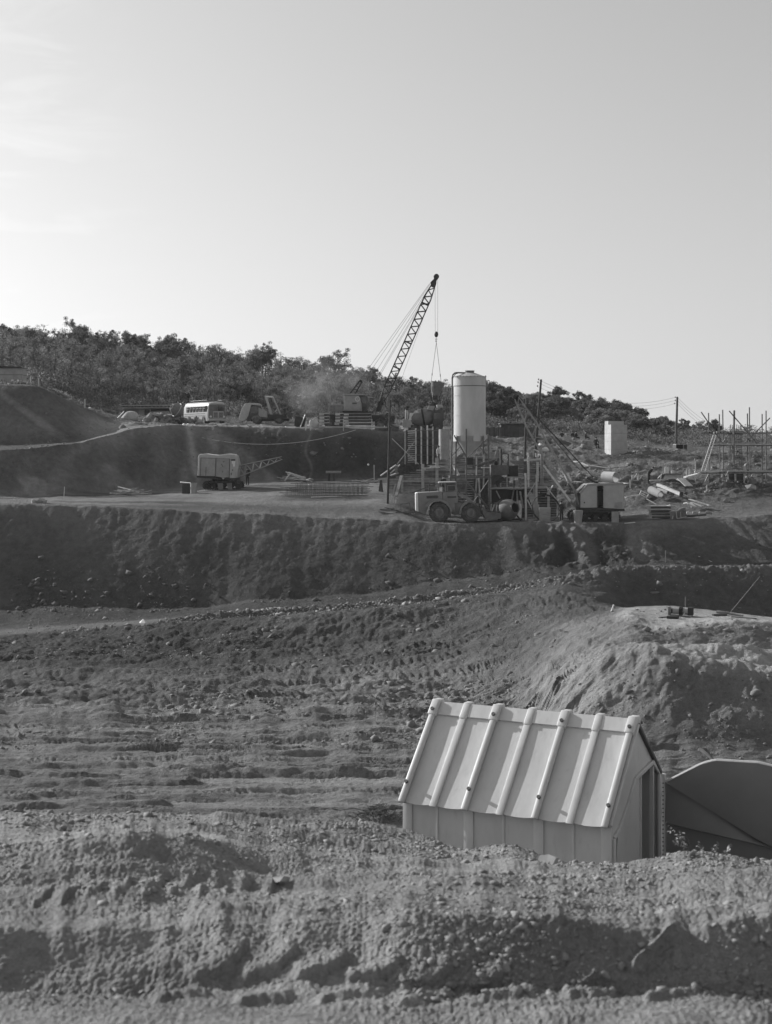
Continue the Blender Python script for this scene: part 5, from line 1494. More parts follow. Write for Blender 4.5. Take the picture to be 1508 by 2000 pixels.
# concrete bucket on slings
kb = kp + k3(1285, 1130, 0)
bk = thing('concrete_bucket', 'round tapered concrete skip hanging on two slings from the crane hook', 'bucket', kb)
tilt = Euler((R(4), R(8), 0)).to_matrix()
MB().lathe([(0.26, -1.0), (0.34, -0.85), (0.55, -0.2), (0.74, 0.72), (0.79, 0.74), (0.79, 0.80), (0.70, 0.80), (0.5, -0.2), (0.001, -0.5)], (0, 0, 0), tilt, n=36).build('shell', M['mid_paint'], bk)
MB().lathe([(0.66, 0.2), (0.70, 0.2), (0.70, 0.28), (0.66, 0.28)], (0, 0, 0), tilt, n=36).build('band', M['steel'], bk)
for a, b in (((1283, 700), (1236, 1060)), ((1283, 700), (1328, 1072))):
    p = kp + k3(*a) - kb; q = kp + k3(*b) - kb
    o_ = MB().tube(p, q, 0.022, n=5).build('sling', M['cable'], bk)
    t_ = p * 0.18 + q * 0.82
    MB().tube(t_ - Vector((0, 0, .12)), t_ + Vector((0, 0, .12)), 0.045, n=8).build('turnbuckle', M['steel_dark'], o_)
for a, b in (((1200, 1080), (1215, 1180)), ((1205, 1085), (1238, 1075)), ((1215, 1180), (1245, 1240)), ((1335, 1150), (1310, 1215))):
    MB().tube(kp + k3(*a) - kb, kp + k3(*b) - kb, 0.035, n=6).build('handle_bar', M['steel_dark'], bk)
MB().box((-0.15, -0.2, -0.95), (0.5, 0.45, 0.45)).build('discharge_gate', M['steel_dark'], bk)

# stacked formwork panels in front of the crane
SDp = 162.0
for nm, xa, xb, lab in (('end', 208, 300, 'left'), ('mid', 350, 425, 'middle'), ('side', 432, 690, 'long')):
    for k in range(4):
        zt = 1350 + k * 29
        p0 = W(*z3(xa, zt + 27), SDp); p1 = W(*z3(xb, zt), SDp)
        c = Vector(((p0.x + p1.x) / 2, SDp + 0.9, 0)); c.z = (p0.z + p1.z) / 2
        t = thing('timber_shutter', ['topmost', 'second highest', 'second lowest', 'lowest'][k] + ' timber formwork panel in the ' + lab + ' stack before the crane', 'panel', c, group='stacked formwork panels before the crane')
        wx = p1.x - p0.x; h = p1.z - p0.z
        rs = random.Random(xa + k)
        jx = rs.uniform(-0.06, 0.06)
        MB().box((jx, 0, h * 0.36), (wx, 1.9, h * 0.22)).build('face_board', M['timber'], t)
        for s in (-1, 1): MB().box((jx, s * 0.85, -0.02), (wx * 0.98, 0.16, h * 0.55)).build('bearer', M['timber_dark'], t)
        MB().box((jx - wx / 2 + 0.25, -0.1, -0.02), (0.5, 1.7, h * 0.5)).build('end_block', M['timber_pale'], t)  # left end in paler timber, its sunlight put into the colour
        MB().box((jx + wx / 2 - 0.15, -0.1, -0.02), (0.25, 1.5, h * 0.5)).build('end_block', M['timber'], t)
g0 = G(z3(430, 0)[0], 160.6)
plank('long timber laid along the edge before the formwork stacks', W(*z3(200, 1478), 160.7), W(*z3(830, 1482), 160.9), 0.3, 0.14, 'timber')
for zx in (428, 690):
    p = G(z3(zx, 0)[0], 160.4); q = W(*z3(zx, 1405), 160.4)
    plank('thin upright stake at the terrace edge before the ' + ('middle' if zx < 500 else 'long') + ' formwork stack', p, q, 0.09, 0.09, 'timber_pale', name='stake', cat='stake')
# generator box
gp = W(*z3(360, 1338), 165.5)
gn = thing('generator', 'small boxed generator standing on the formwork left of the crane house', 'generator', gp)
MB().box((0, 0, 0.36), (1.5, 1.0, 0.66)).build('casing', M['mid_paint'], gn, bevel=0.03)
MB().box((0, 0, 0.72), (1.62, 1.1, 0.06)).build('lid', M['cream_dirty'], gn)
MB().box((-0.35, -0.51, 0.38), (0.5, 0.03, 0.46)).build('side_door', M['steel'], gn)
MB().tube((0.62, 0.3, 0.7), (0.62, 0.3, 1.1), 0.05, n=8).build('exhaust', M['steel_dark'], gn)
# sheeted bundle and short posts at the left end
o = clod_mesh('canvas_bundle', np.zeros((1, 3)), np.array([0.75]), 71, 0.9); o.location = G(z3(165, 0)[0], 162.5, 0.4); o.data.materials.append(M['canvas'])
sb_ = o.modifiers.new('soft', 'SUBSURF'); sb_.levels = 2; sb_.render_levels = 2
tag(o, 'lumpy canvas covered bundle at the left end of the formwork stacks', 'bundle')
for zx, zy, zz_ in ((80, 1478, 1425), (125, 1480, 1400)):
    plank('short pale upright board by the canvas bundle, ' + ('leftmost' if zx < 100 else 'nearest the stacks'), G(z3(zx, 0)[0], 160.5), W(*z3(zx + 8, zz_), 160.6), 0.14, 0.06, 'timber_pale', name='board', cat='board')

# concrete mixer truck behind the formwork
MD = 166.0
mp0 = G(829, MD)
mt = thing('mixer_truck', 'concrete mixer lorry with big barrel standing behind the wall formwork', 'lorry', mp0)
def m6(zx, zy, dy=0.0):
    p = W(*z6(zx, zy), MD) - mp0
    return Vector((p.x, dy, p.z))
rotb = Matrix.Rotation(R(90 - 10), 3, 'Y')
c = m6(730, 300); s_ = MD / F / 8.378
MB().lathe([(0.001, -1.35), (0.45, -1.3), (0.85, -0.85), (1.0, -0.3), (1.0, 0.25), (0.85, 0.8), (0.5, 1.3), (0.001, 1.35)], c, rotb, n=36).build('barrel', M['mid_paint'], mt)
MB().lathe([(0.99, -0.15), (1.06, -0.15), (1.06, 0.05), (0.99, 0.05)], c, rotb, n=36).build('roller_ring', M['steel_dark'], mt)
def mpoly(name, pts, y0, y1, m, bevel=0): return MB().prism([(m6(*p).x, m6(*p).z) for p in pts], y0, y1).build(name, m, mt, bevel=bevel)
mpoly('cab', [(880, 200), (1020, 160), (1045, 200), (1045, 460), (880, 470)], -1.1, 1.1, M['dark_paint'], bevel=0.05)
mpoly('cab_roof', [(940, 90), (1030, 85), (1050, 130), (960, 150)], -0.8, 0.8, M['cream'], bevel=0.04)
mpoly('cab_window', [(900, 230), (1000, 220), (1005, 320), (900, 330)], -1.12, -1.101, M['glass'])
mpoly('hopper_plate', [(810, 105), (915, 112), (885, 185), (790, 170)], -0.7, 0.5, M['cream_dirty'])
mpoly('chassis', [(480, 420), (1040, 430), (1040, 480), (480, 470)], -0.9, 0.9, M['steel_dark'])
mpoly('chute', [(505, 225), (575, 225), (560, 330), (490, 350)], -0.4, 0.4, M['white'])
for zx in (560, 700, 960):
    for s in (-1, 1):
        p = m6(zx, 0); wheel(mt, p.x, s * 0.95, 0.5, 0.5, 0.35, M['mid_paint'], s)
MB().bar(m6(980, 340, -1.0), m6(1030, 420, -1.0), 0.12, 0.06).build('step', M['cream'], mt)
# works hut-like block and men
bl = MB().box((0, 0, 0.4), (0.85, 0.8, 0.8)).build('crate', M['cream_dirty'], bevel=0.02); bl.location = W(*z6(455, 462), 161)
tag(bl, 'pale crate at the terrace edge on which a man stands', 'crate')
hp2 = W(*z6(455, 345), 161.2)
person('man in dark jacket standing at the back of the mixer lorry', Vector((hp2.x, 161.0, bl.location.z + 0.8)), R(150), 1.72, jacket='cloth_dark', legs='cloth_pale', cap='cloth_mid', arms={'elr': (-.30, .0, 1.30), 'wrr': (-.42, -.05, 1.46), 'har': (-.48, -.08, 1.50)})
person('dark clad man among the heaped material left of the tall timber pole', G(z6(145, 0)[0], 163, 0.45), R(20), 1.72, jacket='cloth_dark')
for k, (zx, zy, r_k) in enumerate(((20, 300, 0.7), (75, 290, 0.5), (230, 380, 0.6), (150, 400, 0.5), (330, 420, 0.45), (370, 390, 0.35))):
    p = W(*z6(zx, zy + 30), 162.4)
    p.z = ground(z6(zx, 0)[0], 162.4) + r_k * 0.4
    stone('rough boulder of dug earth heaped beside the crane tracks', p, r_k, 'clod' if k < 4 else 'rock', group='dug boulders beside the crane', seed=50 + k)
for k, (a, b) in enumerate((((0, 250), (170, 310)), ((10, 330), (130, 365)), ((0, 380), (175, 385)), ((190, 420), (330, 470)))):
    plank('rough timber lying in the heap beside the crane tracks', W(*z6(*a), 161.6), W(*z6(*b), 161.8), 0.25, 0.12, 'timber_dark', group='rough timbers beside the crane')

# ------------------------------------------------------------------ bus, lorry, hut and heap on the terrace
z2 = zmap(340, 640, 3.77)
bp = W(*z2(318, 712), 186.0); bp.z = ground(z2(318, 0)[0], 186) - 0.02
bus = thing('bus', 'pale rounded single deck bus with split windscreen parked on the terrace', 'bus', bp, R(28))
# local: -y is the way it faces
Wb, Lb, Hb = 2.4, 8.6, 2.85
def bus_sec(y, sc=1.0, top=Hb, inset=0.0):
    w2 = Wb / 2 - inset
    return [(-w2, y, 0.45), (-w2, y, 1.55), (-w2 + 0.05, y, 2.25), (-w2 + 0.16, y, top - 0.22), (-w2 + 0.42, y, top - 0.05), (0, y, top), (w2 - 0.42, y, top - 0.05), (w2 - 0.16, y, top - 0.22), (w2 - 0.05, y, 2.25), (w2, y, 1.55), (w2, y, 0.45)]
secs = [bus_sec(0.0, inset=0.10, top=Hb - 0.30), bus_sec(0.12, inset=0.03, top=Hb - 0.13), bus_sec(0.45, inset=0.0, top=Hb - 0.02), bus_sec(Lb * 0.5), bus_sec(Lb - 0.5), bus_sec(Lb - 0.1, inset=0.08, top=Hb - 0.2)]
m = MB(); n = 11
vs = [p for s in secs for p in s]
fs = [(i * n + j, i * n + j + 1, (i + 1) * n + j + 1, (i + 1) * n + j) for i in range(len(secs) - 1) for j in range(n - 1)]
fs += [tuple(range(n)), tuple(range(5 * n + n - 1, 5 * n - 1, -1))] + [(i * n, (i + 1) * n, (i + 1) * n + n - 1, i * n + n - 1) for i in range(5)]
m.add(vs, fs)
body = m.build('body', M['cream'], bus, bevel=0.03)
def bpart(name, c, d, mm, par=bus, bevel=0.0): return MB().box(c, d).build(name, M[mm], par, bevel=bevel)
bpart('windscreen_surround', (0, 0.005, 1.98), (2.12, 0.04, 0.98), 'mid_paint', body, 0.01)
for s in (-1, 1): bpart('windscreen', (s * 0.47, -0.02, 2.02), (0.86, 0.03, 0.66), 'glass')
bpart('front_panel', (0, 0.0, 1.05), (2.2, 0.05, 0.9), 'mid_paint', body)
gr_ = bpart('grille_panel', (0.12, -0.03, 1.22), (1.35, 0.05, 0.84), 'cream')
for s in (-0.34, 0.34):
    q = bpart('grille', (0.12 + s, -0.06, 1.2), (0.52, 0.03, 0.62), 'steel_dark', gr_)
    for k in range(4): MB().box((0.12 + s, -0.085, 0.98 + k * 0.15), (0.54, 0.03, 0.05)).build('louvre', M['cream'], gr_)
bpart('bumper', (0, -0.08, 0.62), (2.4, 0.14, 0.28), 'cream', bus, 0.03)
for s in (-0.85, 0.85):
    MB().lathe([(0.001, 0), (0.11, 0.0), (0.13, -0.03), (0.001, -0.05)], (s, -0.03, 1.0), Matrix.Rotation(R(-90), 3, 'X'), n=16).build('headlight', M['white'], bus)
for sx_ in (-1, 1):
    for k in range(6):
        y = 1.35 + k * 1.1
        wdw = bpart('side_window', (sx_ * (Wb / 2 - 0.005), y, 1.92), (0.05, 0.86, 0.66), 'glass')
        MB().box((sx_ * (Wb / 2 + 0.018), y, 1.92), (0.03, 0.05, 0.66)).build('window_bar', M['cream'], wdw)
        MB().box((sx_ * (Wb / 2 + 0.018), y, 2.03), (0.03, 0.86, 0.04)).build('window_bar', M['cream'], wdw)
    for z, h in ((1.38, 0.14), (1.12, 0.16)):
        bpart('side_stripe', (sx_ * (Wb / 2 + 0.004), Lb / 2 + 0.2, z), (0.012, Lb - 1.4, h), 'mid_paint')
    bpart('side_window', (sx_ * (Wb / 2 - 0.005), 0.62, 1.95), (0.05, 0.42, 0.7), 'glass')
    for y in (1.35, 6.2):
        MB().lathe([(0.001, 0), (0.62, 0), (0.62, 0.02), (0.001, 0.02)], (sx_ * (Wb / 2 + 0.005), y, 0.6), Matrix.Rotation(R(90), 3, 'Y'), n=24).build('wheel_arch', M['steel_dark'], bus)
        w_o = MB().lathe([(0.001, -0.1), (0.28, -0.1), (0.32, -0.13), (0.47, -0.13), (0.47, 0.13), (0.3, 0.13), (0.001, 0.08)], (sx_ * (Wb / 2 - 0.04), y, 0.47), Matrix.Rotation(R(90), 3, 'Y'), n=26).build('wheel', M['rubber'], bus)
        MB().lathe([(0.001, -0.15), (0.24, -0.14), (0.27, -0.1)], (sx_ * (Wb / 2 - 0.04), y, 0.47), Matrix.Rotation(R(90 * -sx_ + 180), 3, 'Y'), n=20).build('hub', M['cream'], w_o)
for s in (-1, 1):
    MB().wire([(s * 0.95, 0.9, Hb + 0.0), (s * 0.95, 0.9, Hb + 0.16), (s * 0.95, 6.4, Hb + 0.16), (s * 0.95, 6.4, Hb - 0.02)], 0.025, 6).build('roof_rail', M['steel'], bus)
for k in range(6): MB().tube((-0.95, 1.2 + k, Hb + 0.13), (0.95, 1.2 + k, Hb + 0.13), 0.02, n=6).build('rack_bar', M['steel'], bus)
for s in (-1, 1):
    MB().tube((s * 1.15, 0.1, 2.2), (s * 1.38, -0.15, 2.15), 0.015, n=5).build('mirror_arm', M['steel_dark'], bus)
    MB().box((s * 1.38, -0.15, 2.02), (0.16, 0.04, 0.28)).build('mirror', M['steel_dark'], bus)
# mixer drum and its stand behind the bus
mb_ = W(*z2(100, 590), 191.5)
dr = thing('site_mixer', 'dark round site mixer drum seen behind the rear of the bus', 'mixer', Vector((mb_.x, 181.5, ground(z2(80, 0)[0], 181.5))))
zc_ = W(*z2(92, 605), 181.5).z - dr.location.z
MB().lathe([(0.001, -0.72), (0.5, -0.7), (0.78, -0.4), (0.80, 0.1), (0.5, 0.6), (0.36, 0.75), (0.30, 0.75), (0.001, 0.2)], (0, 0, zc_), Euler((R(60), 0, R(-60))).to_matrix(), n=30).build('drum', M['mid_paint'], dr)
MB().lathe([(0.80, -0.1), (0.86, -0.1), (0.86, 0.0), (0.80, 0.0)], (0, 0, zc_), Euler((R(60), 0, R(-60))).to_matrix(), n=30).build('ring', M['cream'], dr)
for s in (-0.6, 0.6): MB().bar((s, 0.1, -0.1), (s * 0.6, 0.1, zc_), 0.12, 0.12).build('stand_leg', M['steel_dark'], dr)
MB().bar((-0.9, 0, 0.5), (0.9, 0, 0.5), 0.1, 0.1).build('stand_beam', M['steel_dark'], dr)

# lorry facing left with a canvas draped over its bonnet and a raised frame at the back
tp0 = G(z2(660, 0)[0], 181.0)
lo = thing('lorry', 'flatbed lorry facing left with canvas draped nose and raised frame behind its cab', 'lorry', tp0)
def t2_(zx, zy, dy=0.0):
    p = W(*z2(zx, zy), 181.0) - tp0
    return Vector((p.x, dy, p.z))
def tpoly(name, pts, y0, y1, m, bevel=0, par=lo): return MB().prism([(t2_(*p).x, t2_(*p).z) for p in pts], y0, y1).build(name, m, par, bevel=bevel)
tpoly('canvas_cover', [(484, 670), (490, 640), (510, 590), (530, 560), (560, 556), (575, 566), (562, 620), (550, 655), (535, 680), (500, 690)], -1.15, 1.15, M['canvas'], 0.06)
tpoly('cab', [(545, 655), (562, 600), (580, 572), (640, 572), (660, 612), (690, 618), (695, 668), (640, 668), (600, 655), (575, 680), (545, 690)], -1.05, 1.05, M['dark_paint'], 0.03)
tpoly('cab_roof', [(560, 556), (625, 558), (645, 570), (640, 576), (562, 568)], -1.12, 1.12, M['cream'], 0.03)
tpoly('side_window', [(575, 585), (620, 582), (625, 625), (562, 628)], -1.07, -1.051, M['glass'])
tpoly('cab_door', [(628, 590), (690, 616), (694, 664), (628, 655)], -1.08, -1.051, M['cream_dirty'])
tpoly('wing', [(575, 668), (590, 652), (620, 648), (645, 660), (650, 675), (640, 675), (618, 660), (595, 664), (585, 680)], -1.2, -0.6, M['mid_paint'])
tpoly('bed', [(695, 640), (830, 645), (838, 665), (700, 668)], -1.2, 1.2, M['steel_dark'])
tpoly('chassis', [(570, 672), (850, 668), (850, 688), (570, 690)], -0.6, 0.6, M['steel_dark'])
for y in (-0.85, 0.85):
    MB().bar(t2_(718, 640, y), t2_(675, 506, y), 0.16, 0.16).build('frame_post', M['cream'], lo)
    MB().bar(t2_(785, 640, y), t2_(730, 512, y), 0.08, 0.08).build('frame_post', M['cream'], lo)
    MB().bar(t2_(675, 506, y), t2_(730, 510, y), 0.12, 0.12).build('frame_rail', M['white'], lo)
MB().bar(t2_(675, 506, -0.85), t2_(675, 506, 0.85), 0.1, 0.1).build('frame_rail', M['white'], lo)
for zx in (614, 776):
    for s in (-1, 1):
        p = t2_(zx, 0); wheel(lo, p.x, s * 0.95, 0.52, 0.52, 0.34, M['mid_paint'], s)
person('driver in dark clothes sitting in the open cab of the flatbed lorry', tp0 + t2_(600, 660, -0.3) + Vector((0, 0, 0.05)), R(-90), 1.7, 'sit')
# things lying about right of the lorry
dk = MB().prism([(-0.6, 0), (0.5, 0), (0.75, 1.0), (-0.5, 1.25)], -0.4, 0.4).build('tipper_skip', M['steel_dark'], bevel=0.03)
dk.location = G(z2(925, 0)[0], 173); tag(dk, 'dark tilted skip lying between the lorry and the formwork', 'skip')
for k, (a, b, mm) in enumerate((((820, 728), (890, 726), 'white'), ((640, 715), (700, 722), 'timber_pale'), ((890, 735), (1080, 738), 'timber_pale'), ((930, 700), (965, 640), 'timber'))):
    plank(['white plank at the terrace edge below the lorry', 'short pale plank beside the rear wheel of the lorry', 'long pale plank on the terrace edge left of the stacks', 'timber leaning on the dark skip'][k], W(*z2(*a), 163.0) if k != 3 else G(z2(a[0], 0)[0], 172.2), W(*z2(*b), 163.5) if k != 3 else W(*z2(*b), 172.4), 0.25, 0.06, mm)
# flat-roofed site hut and the heap of boulders
z7 = zmap(220, 760, 6.283)
HD = 200.0
hb_ = W(*z7(450, 400), HD)
sh = thing('site_hut', 'long low flat roofed site hut behind the boulder heap', 'hut', hb_)
def h7(zx, zy, dy=0.0):
    p = W(*z7(zx, zy), HD) - hb_
    return Vector((p.x, dy, p.z))
def hpoly(name, pts, y0, y1, m, bevel=0): return MB().prism([(h7(*p).x, h7(*p).z) for p in pts], y0, y1).build(name, m, sh, bevel=bevel)
hpoly('front_wall', [(150, 245), (322, 245), (322, 405), (150, 405)], 0, 0.15, M['cream_dirty'])
hpoly('front_wall', [(322, 245), (390, 245), (390, 405), (322, 405)], -0.12, 0.12, M['cream'])
hpoly('front_wall', [(456, 245), (740, 240), (740, 405), (456, 405)], 0, 0.15, M['cream_dirty'])
hpoly('back_wall', [(150, 250), (740, 250), (740, 405), (150, 405)], 4.0, 4.15, M['cream_dirty'])
hpoly('door', [(392, 250), (455, 250), (455, 405), (392, 405)], 0.25, 0.3, M['dark_paint'])
hpoly('roof', [(120, 222), (770, 215), (772, 235), (130, 243)], -1.1, 4.6, M['cream_dirty'])
for k in range(14):
    x = 140 + k * 46
    hpoly('roof_batten', [(x, 208), (x + 30, 208), (x + 30, 221), (x, 221)], -1.2, 4.5, M['timber_dark'])
hpoly('roof_edge', [(115, 200), (720, 194), (775, 212), (770, 216), (718, 204), (118, 208)], -1.15, -1.0, M['cream'])
hpoly('window_band', [(470, 245), (700, 240), (700, 268), (470, 274)], -0.03, 0.0, M['dark_paint'])
hpoly('bench', [(460, 278), (690, 275), (690, 300), (460, 300)], -0.5, -0.2, M['cream'])
rs = np.random.RandomState(31)
for k in range(150):
    t_ = rs.beta(1.3, 1.3)
    zx = 370 + t_ * 690
    hmax = np.interp(zx, [370, 430, 520, 700, 760, 850, 1000, 1060], [25, 90, 120, 112, 95, 75, 60, 20])
    v = rs.rand() ** 0.8
    D_ = 180.5 + rs.rand() * 3 + v * 1.2
    p = G(z7(zx, 0)[0], D_); p.z += v * hmax / 6.283 * D_ / F
    stone('angular dark boulder in the heap before the site hut', p, rs.uniform(0.22, 0.5), 'rock' if rs.rand() < 0.25 else 'clod', group='boulders heaped before the site hut', seed=200 + k)
o = clod_mesh('canvas_heap', np.zeros((1, 3)), np.array([1.45]), 91, 0.62); o.location = G(z7(215, 0)[0], 186, 0.35); o.data.materials.append(M['canvas'])
sb_ = o.modifiers.new('soft', 'SUBSURF'); sb_.levels = 2; sb_.render_levels = 2
tag(o, 'pale rounded heap under a cloth at the left corner of the site hut', 'heap')
for k, (a, b) in enumerate((((60, 395), (140, 275)), ((350, 400), (420, 340)))):
    plank(('pale board leaning on the cloth covered heap', 'pale board leaning at the left of the boulder heap')[k], G(z7(a[0], 0)[0], 183.5), W(*z7(*b), 183.8), 0.28, 0.08, 'timber_pale')
plank('thin dark stake standing on the road bend below the boulder heap', G(z7(486, 0)[0], 166), W(*z7(486, 455), 166), 0.08, 0.08, 'timber_dark', name='stake', cat='stake')
# rope across the cut
sagwire('pale rope hanging across the upper earth cut', W(*z2(60, 775), 157.0), W(*z2(1340, 752), 158.0), 1.32, 0.03, 30, 'rope', 'rope')
for k, (zx, r_k) in enumerate(((75, 0.2), (100, 0.3), (135, 0.16), (150, 0.14))):
    stone('white stone holding the rope end above the earth cut', G(z2(zx, 0)[0], 158.9, 0.05), r_k, 'white', group='white stones at the rope end', seed=300 + k)
# hut on the left bank
z1 = zmap(20, 600, 3.77)
lh = thing('small_shed', 'small pale shed with shallow roof on top of the left earth bank', 'shed', G(22, 172, -0.2))
MB().box((-0.2, 0, 1.0), (3.3, 2.4, 2.0)).build('wall', M['cream_dirty'], lh)
MB().box((-0.2, 0, 1.25), (3.32, 2.42, 0.08)).build('board_strip', M['mid_paint'], lh)
MB().prism([(-2.0, 2.0), (1.6, 2.0), (1.5, 2.12), (-1.9, 2.3)], -1.4, 1.4).build('roof', M['steel_dark'], lh)
for k, (zx, zy) in enumerate(((150, 565), (210, 590), (550, 730))):
    px, py = z1(zx, zy)
    plank(['white peg beside the small shed', 'white peg at the head of the left bank gully', 'white peg halfway down the left bank'][k], G(px, 168), G(px, 168) + Vector((0, 0, 1.0)), 0.1, 0.06, 'white', name='peg', cat='peg')
stone('round white stone halfway down the left bank', G(178, 172, 0.15), 0.3, 'white', seed=77)
# ------------------------------------------------------------------ excavator on the left bench
z8 = zmap(370, 870, 7.937)
XD = 143.0
xp = G(z8(520, 0)[0], XD)
xc = thing('cable_excavator', 'rounded cream cable excavator with lattice boom stretched out to the right on the bench', 'excavator', xp)
def x8(zx, zy, dy=0.0):
    p = W(*z8(zx, zy), XD) - xp
    return Vector((p.x, dy, p.z))
def xpoly(name, pts, y0, y1, m, bevel=0, par=xc): return MB().prism([(x8(*p).x, x8(*p).z) for p in pts], y0, y1).build(name, m, par, bevel=bevel)
prof = [(150, 470), (158, 300), (160, 180), (170, 148), (200, 132), (280, 126), (360, 138), (460, 148), (540, 140), (620, 128), (700, 134), (740, 150), (755, 180), (782, 310), (770, 400), (765, 500)]
hs8 = xpoly('house', prof, -1.25, 1.25, M['cream'], 0.10)
xpoly('side_door', [(208, 192), (432, 200), (425, 470), (196, 462)], -1.285, -1.251, M['cream_dirty'])
xpoly('side_door', [(445, 205), (640, 212), (636, 490), (550, 488), (440, 474)], -1.285, -1.251, M['cream_dirty'])
xpoly('cab_side', [(655, 205), (738, 200), (732, 500), (648, 500)], -1.285, -1.251, M['cream'])
for a, b in (((205, 190), (192, 470)), ((436, 198), (424, 490)), ((284, 330), (280, 465)), ((648, 205), (640, 500))):
    MB().bar(x8(*a, -1.29), x8(*b, -1.29), 0.05, 0.03).build('door_seam', M['dark_paint'], xc)
MB().bar(x8(200, 190, -1.29), x8(650, 206, -1.29), 0.035, 0.03).build('door_seam', M['dark_paint'], xc)
xpoly('cab_window', [(668, 212), (732, 210), (732, 235), (668, 236)], -1.30, -1.286, M['steel_dark'])
xpoly('cab_window', [(680, 240), (732, 238), (726, 325), (700, 325), (695, 285), (682, 280)], -1.30, -1.286, M['white'])
for pts in (((540, 240), (570, 240), (565, 260), (545, 262)), ((508, 285), (525, 280), (550, 325), (540, 335)), ((528, 385), (545, 385), (545, 412), (528, 415)), ((660, 420), (685, 415), (680, 455), (662, 455)), ((680, 370), (700, 365), (700, 390), (682, 392))):
    xpoly('hatch', list(pts), -1.30, -1.286, M['mid_paint'])
xpoly('deck', [(140, 468), (420, 470), (440, 495), (540, 520), (560, 500), (775, 500), (770, 545), (140, 492)], -1.3, 1.3, M['steel_dark'])
xpoly('drip_plate', [(520, 495), (575, 495), (548, 522)], -1.31, -1.3, M['cream'])
MB().lathe([(0.8, x8(0, 590).z), (0.8, x8(0, 520).z)], (x8(480, 0).x, 0, 0), n=28).build('slewing_ring', M['steel_dark'], xc)
for y in (-1.0, 1.0): crawler(xc, x8(530, 0).x, y, x8(830, 0).x - x8(230, 0).x, 0.55, x8(0, 560).z + 0.02)
box_part('undercarriage', M['steel_dark'], xc, (x8(520, 0).x, 0, 0.5), (2.6, 1.5, 0.5))
for zx in (640, 500):
    xpoly('mud_cake', [(zx - 40, 580), (zx + 40, 575), (zx + 50, 700), (zx - 20, 700)], -1.36, -1.28, M['clod'])
lattice(xc, x8(775, 395, 0), x8(1435, 195, 0), 0.95, 11, (0, 1, 0), 0.05, 0.028, 0.02, 0.95, 1.0, 0.25, M['cream_dirty'])
MB().lathe([(0.001, -0.05), (0.16, -0.05), (0.16, 0.05), (0.001, 0.05)], x8(1420, 205, 0), Matrix.Rotation(R(90), 3, 'X'), n=18).build('sheave', M['steel_dark'], xc)
for y in (-0.3, 0.3): MB().tube(x8(765, 330, y), x8(1430, 185, y * 0.5), 0.018, n=5).build('pendant_cable', M['cable'], xc)
drum('pale battered oil drum standing left of the cream cable excavator', G(z8(65, 0)[0], 139.5), 0.31, 0.98, M['cream_dirty'])
bx = MB().box((0, 0, 0.42), (0.75, 0.6, 0.84)).box((0, 0, 0.9), (0.9, 0.75, 0.07)).build('wooden_box', M['timber_dark'], bevel=0.015)
bx.location = G(z2(93, 0)[0], 140.2); tag(bx, 'dark wooden box with pale lid beside the oil drum', 'box')
lid = MB().box((0, 0, 0.0), (0.95, 0.6, 0.06)).build('loose_lid', M['white']); lid.location = bx.location + Vector((-0.1, 0, 0.98)); lid.rotation_euler = (R(4), R(6), 0.2)
tag(lid, 'loose white board lying on top of the dark wooden box', 'board')
person('man in dark clothes standing under the boom of the cable excavator', G(z8(900, 0)[0], 145.5, 0), R(-30), 1.72)
# heaps of scrap timber
def heap(cx_, D, n, spread, ln, lab, grp, seed, hgt=0.5, mm=('timber', 'timber_pale')):
    rs = random.Random(seed)
    for k in range(n):
        px = cx_ + rs.uniform(-spread, spread)
        p = G(px, D + rs.uniform(-1, 1), 0.06 + hgt * rs.random() * (1 - abs(px - cx_) / spread * 0.8))
        a = rs.uniform(-0.5, 0.5) + (math.pi if rs.random() < 0.5 else 0)
        l_ = rs.uniform(0.5, 1) * ln
        d = Vector((math.cos(a), math.sin(a), rs.uniform(-0.28, 0.28))) * l_ / 2
        plank(lab, p - d, p + d, rs.uniform(0.12, 0.26), 0.05, mm[rs.random() < 0.45], group=grp)
heap(255, 139.5, 22, 24, 2.2, 'scrap plank in the heap at the foot of the left slope', 'scrap planks below the left slope', 3)
heap(578, 152.5, 18, 20, 2.4, 'scrap plank in the heap before the dark upper cut', 'scrap planks before the upper cut', 5)
heap(720, 151.5, 10, 26, 1.8, 'dark scrap timber strewn behind the bar cages', 'scrap timber behind the bar cages', 8, 0.2, ('timber_dark', 'timber'))
z9 = zmap(540, 900, 6.283)
for k, (a, b) in enumerate((((115, 135), (330, 215)), ((150, 140), (360, 212)), ((105, 245), (165, 165)))):
    plank('long plank propped on top of the heap before the dark upper cut', W(*z9(*a), 151.6), W(*z9(*b), 151.2), 0.2, 0.07, 'timber_pale', group='long planks on the heap before the upper cut')
rs = random.Random(9)
for k in range(16):
    px = 62 + rs.random() * 28
    stone('pale stone in the small heap at the left road edge', G(px, 126.0, 0.08 + 0.15 * rs.random()), rs.uniform(0.12, 0.28), 'rock', group='pale stones at the left road edge', seed=400 + k)
plank('thin white peg standing low on the left slope', G(125, 136), G(125, 136) + Vector((0.05, 0, 0.85)), 0.05, 0.05, 'white', name='peg', cat='peg')
plank('white peg standing before the dark cut near the timber pole', G(z9(1200, 0)[0], 152), W(*z9(1198, 50), 152), 0.1, 0.06, 'timber_pale', name='peg', cat='peg')
tb = thing('saw_bench', 'small timber bench standing before the dark upper cut', 'bench', G(z9(675, 0)[0], 153))
MB().box((0.2, 0, 0.85), (1.5, 0.7, 0.2)).build('top', M['timber'], tb)
for sx_ in (-0.25, 0.25):
    MB().box((sx_, 0, 0.4), (0.25, 0.5, 0.8)).build('leg', M['timber_dark'], tb)
lp_ = MB().lathe([(0.001, 0.12), (0.09, 0.07), (0.11, 0), (0.07, -0.08), (0.001, -0.11)], n=14).build('work_lamp', M['white'])
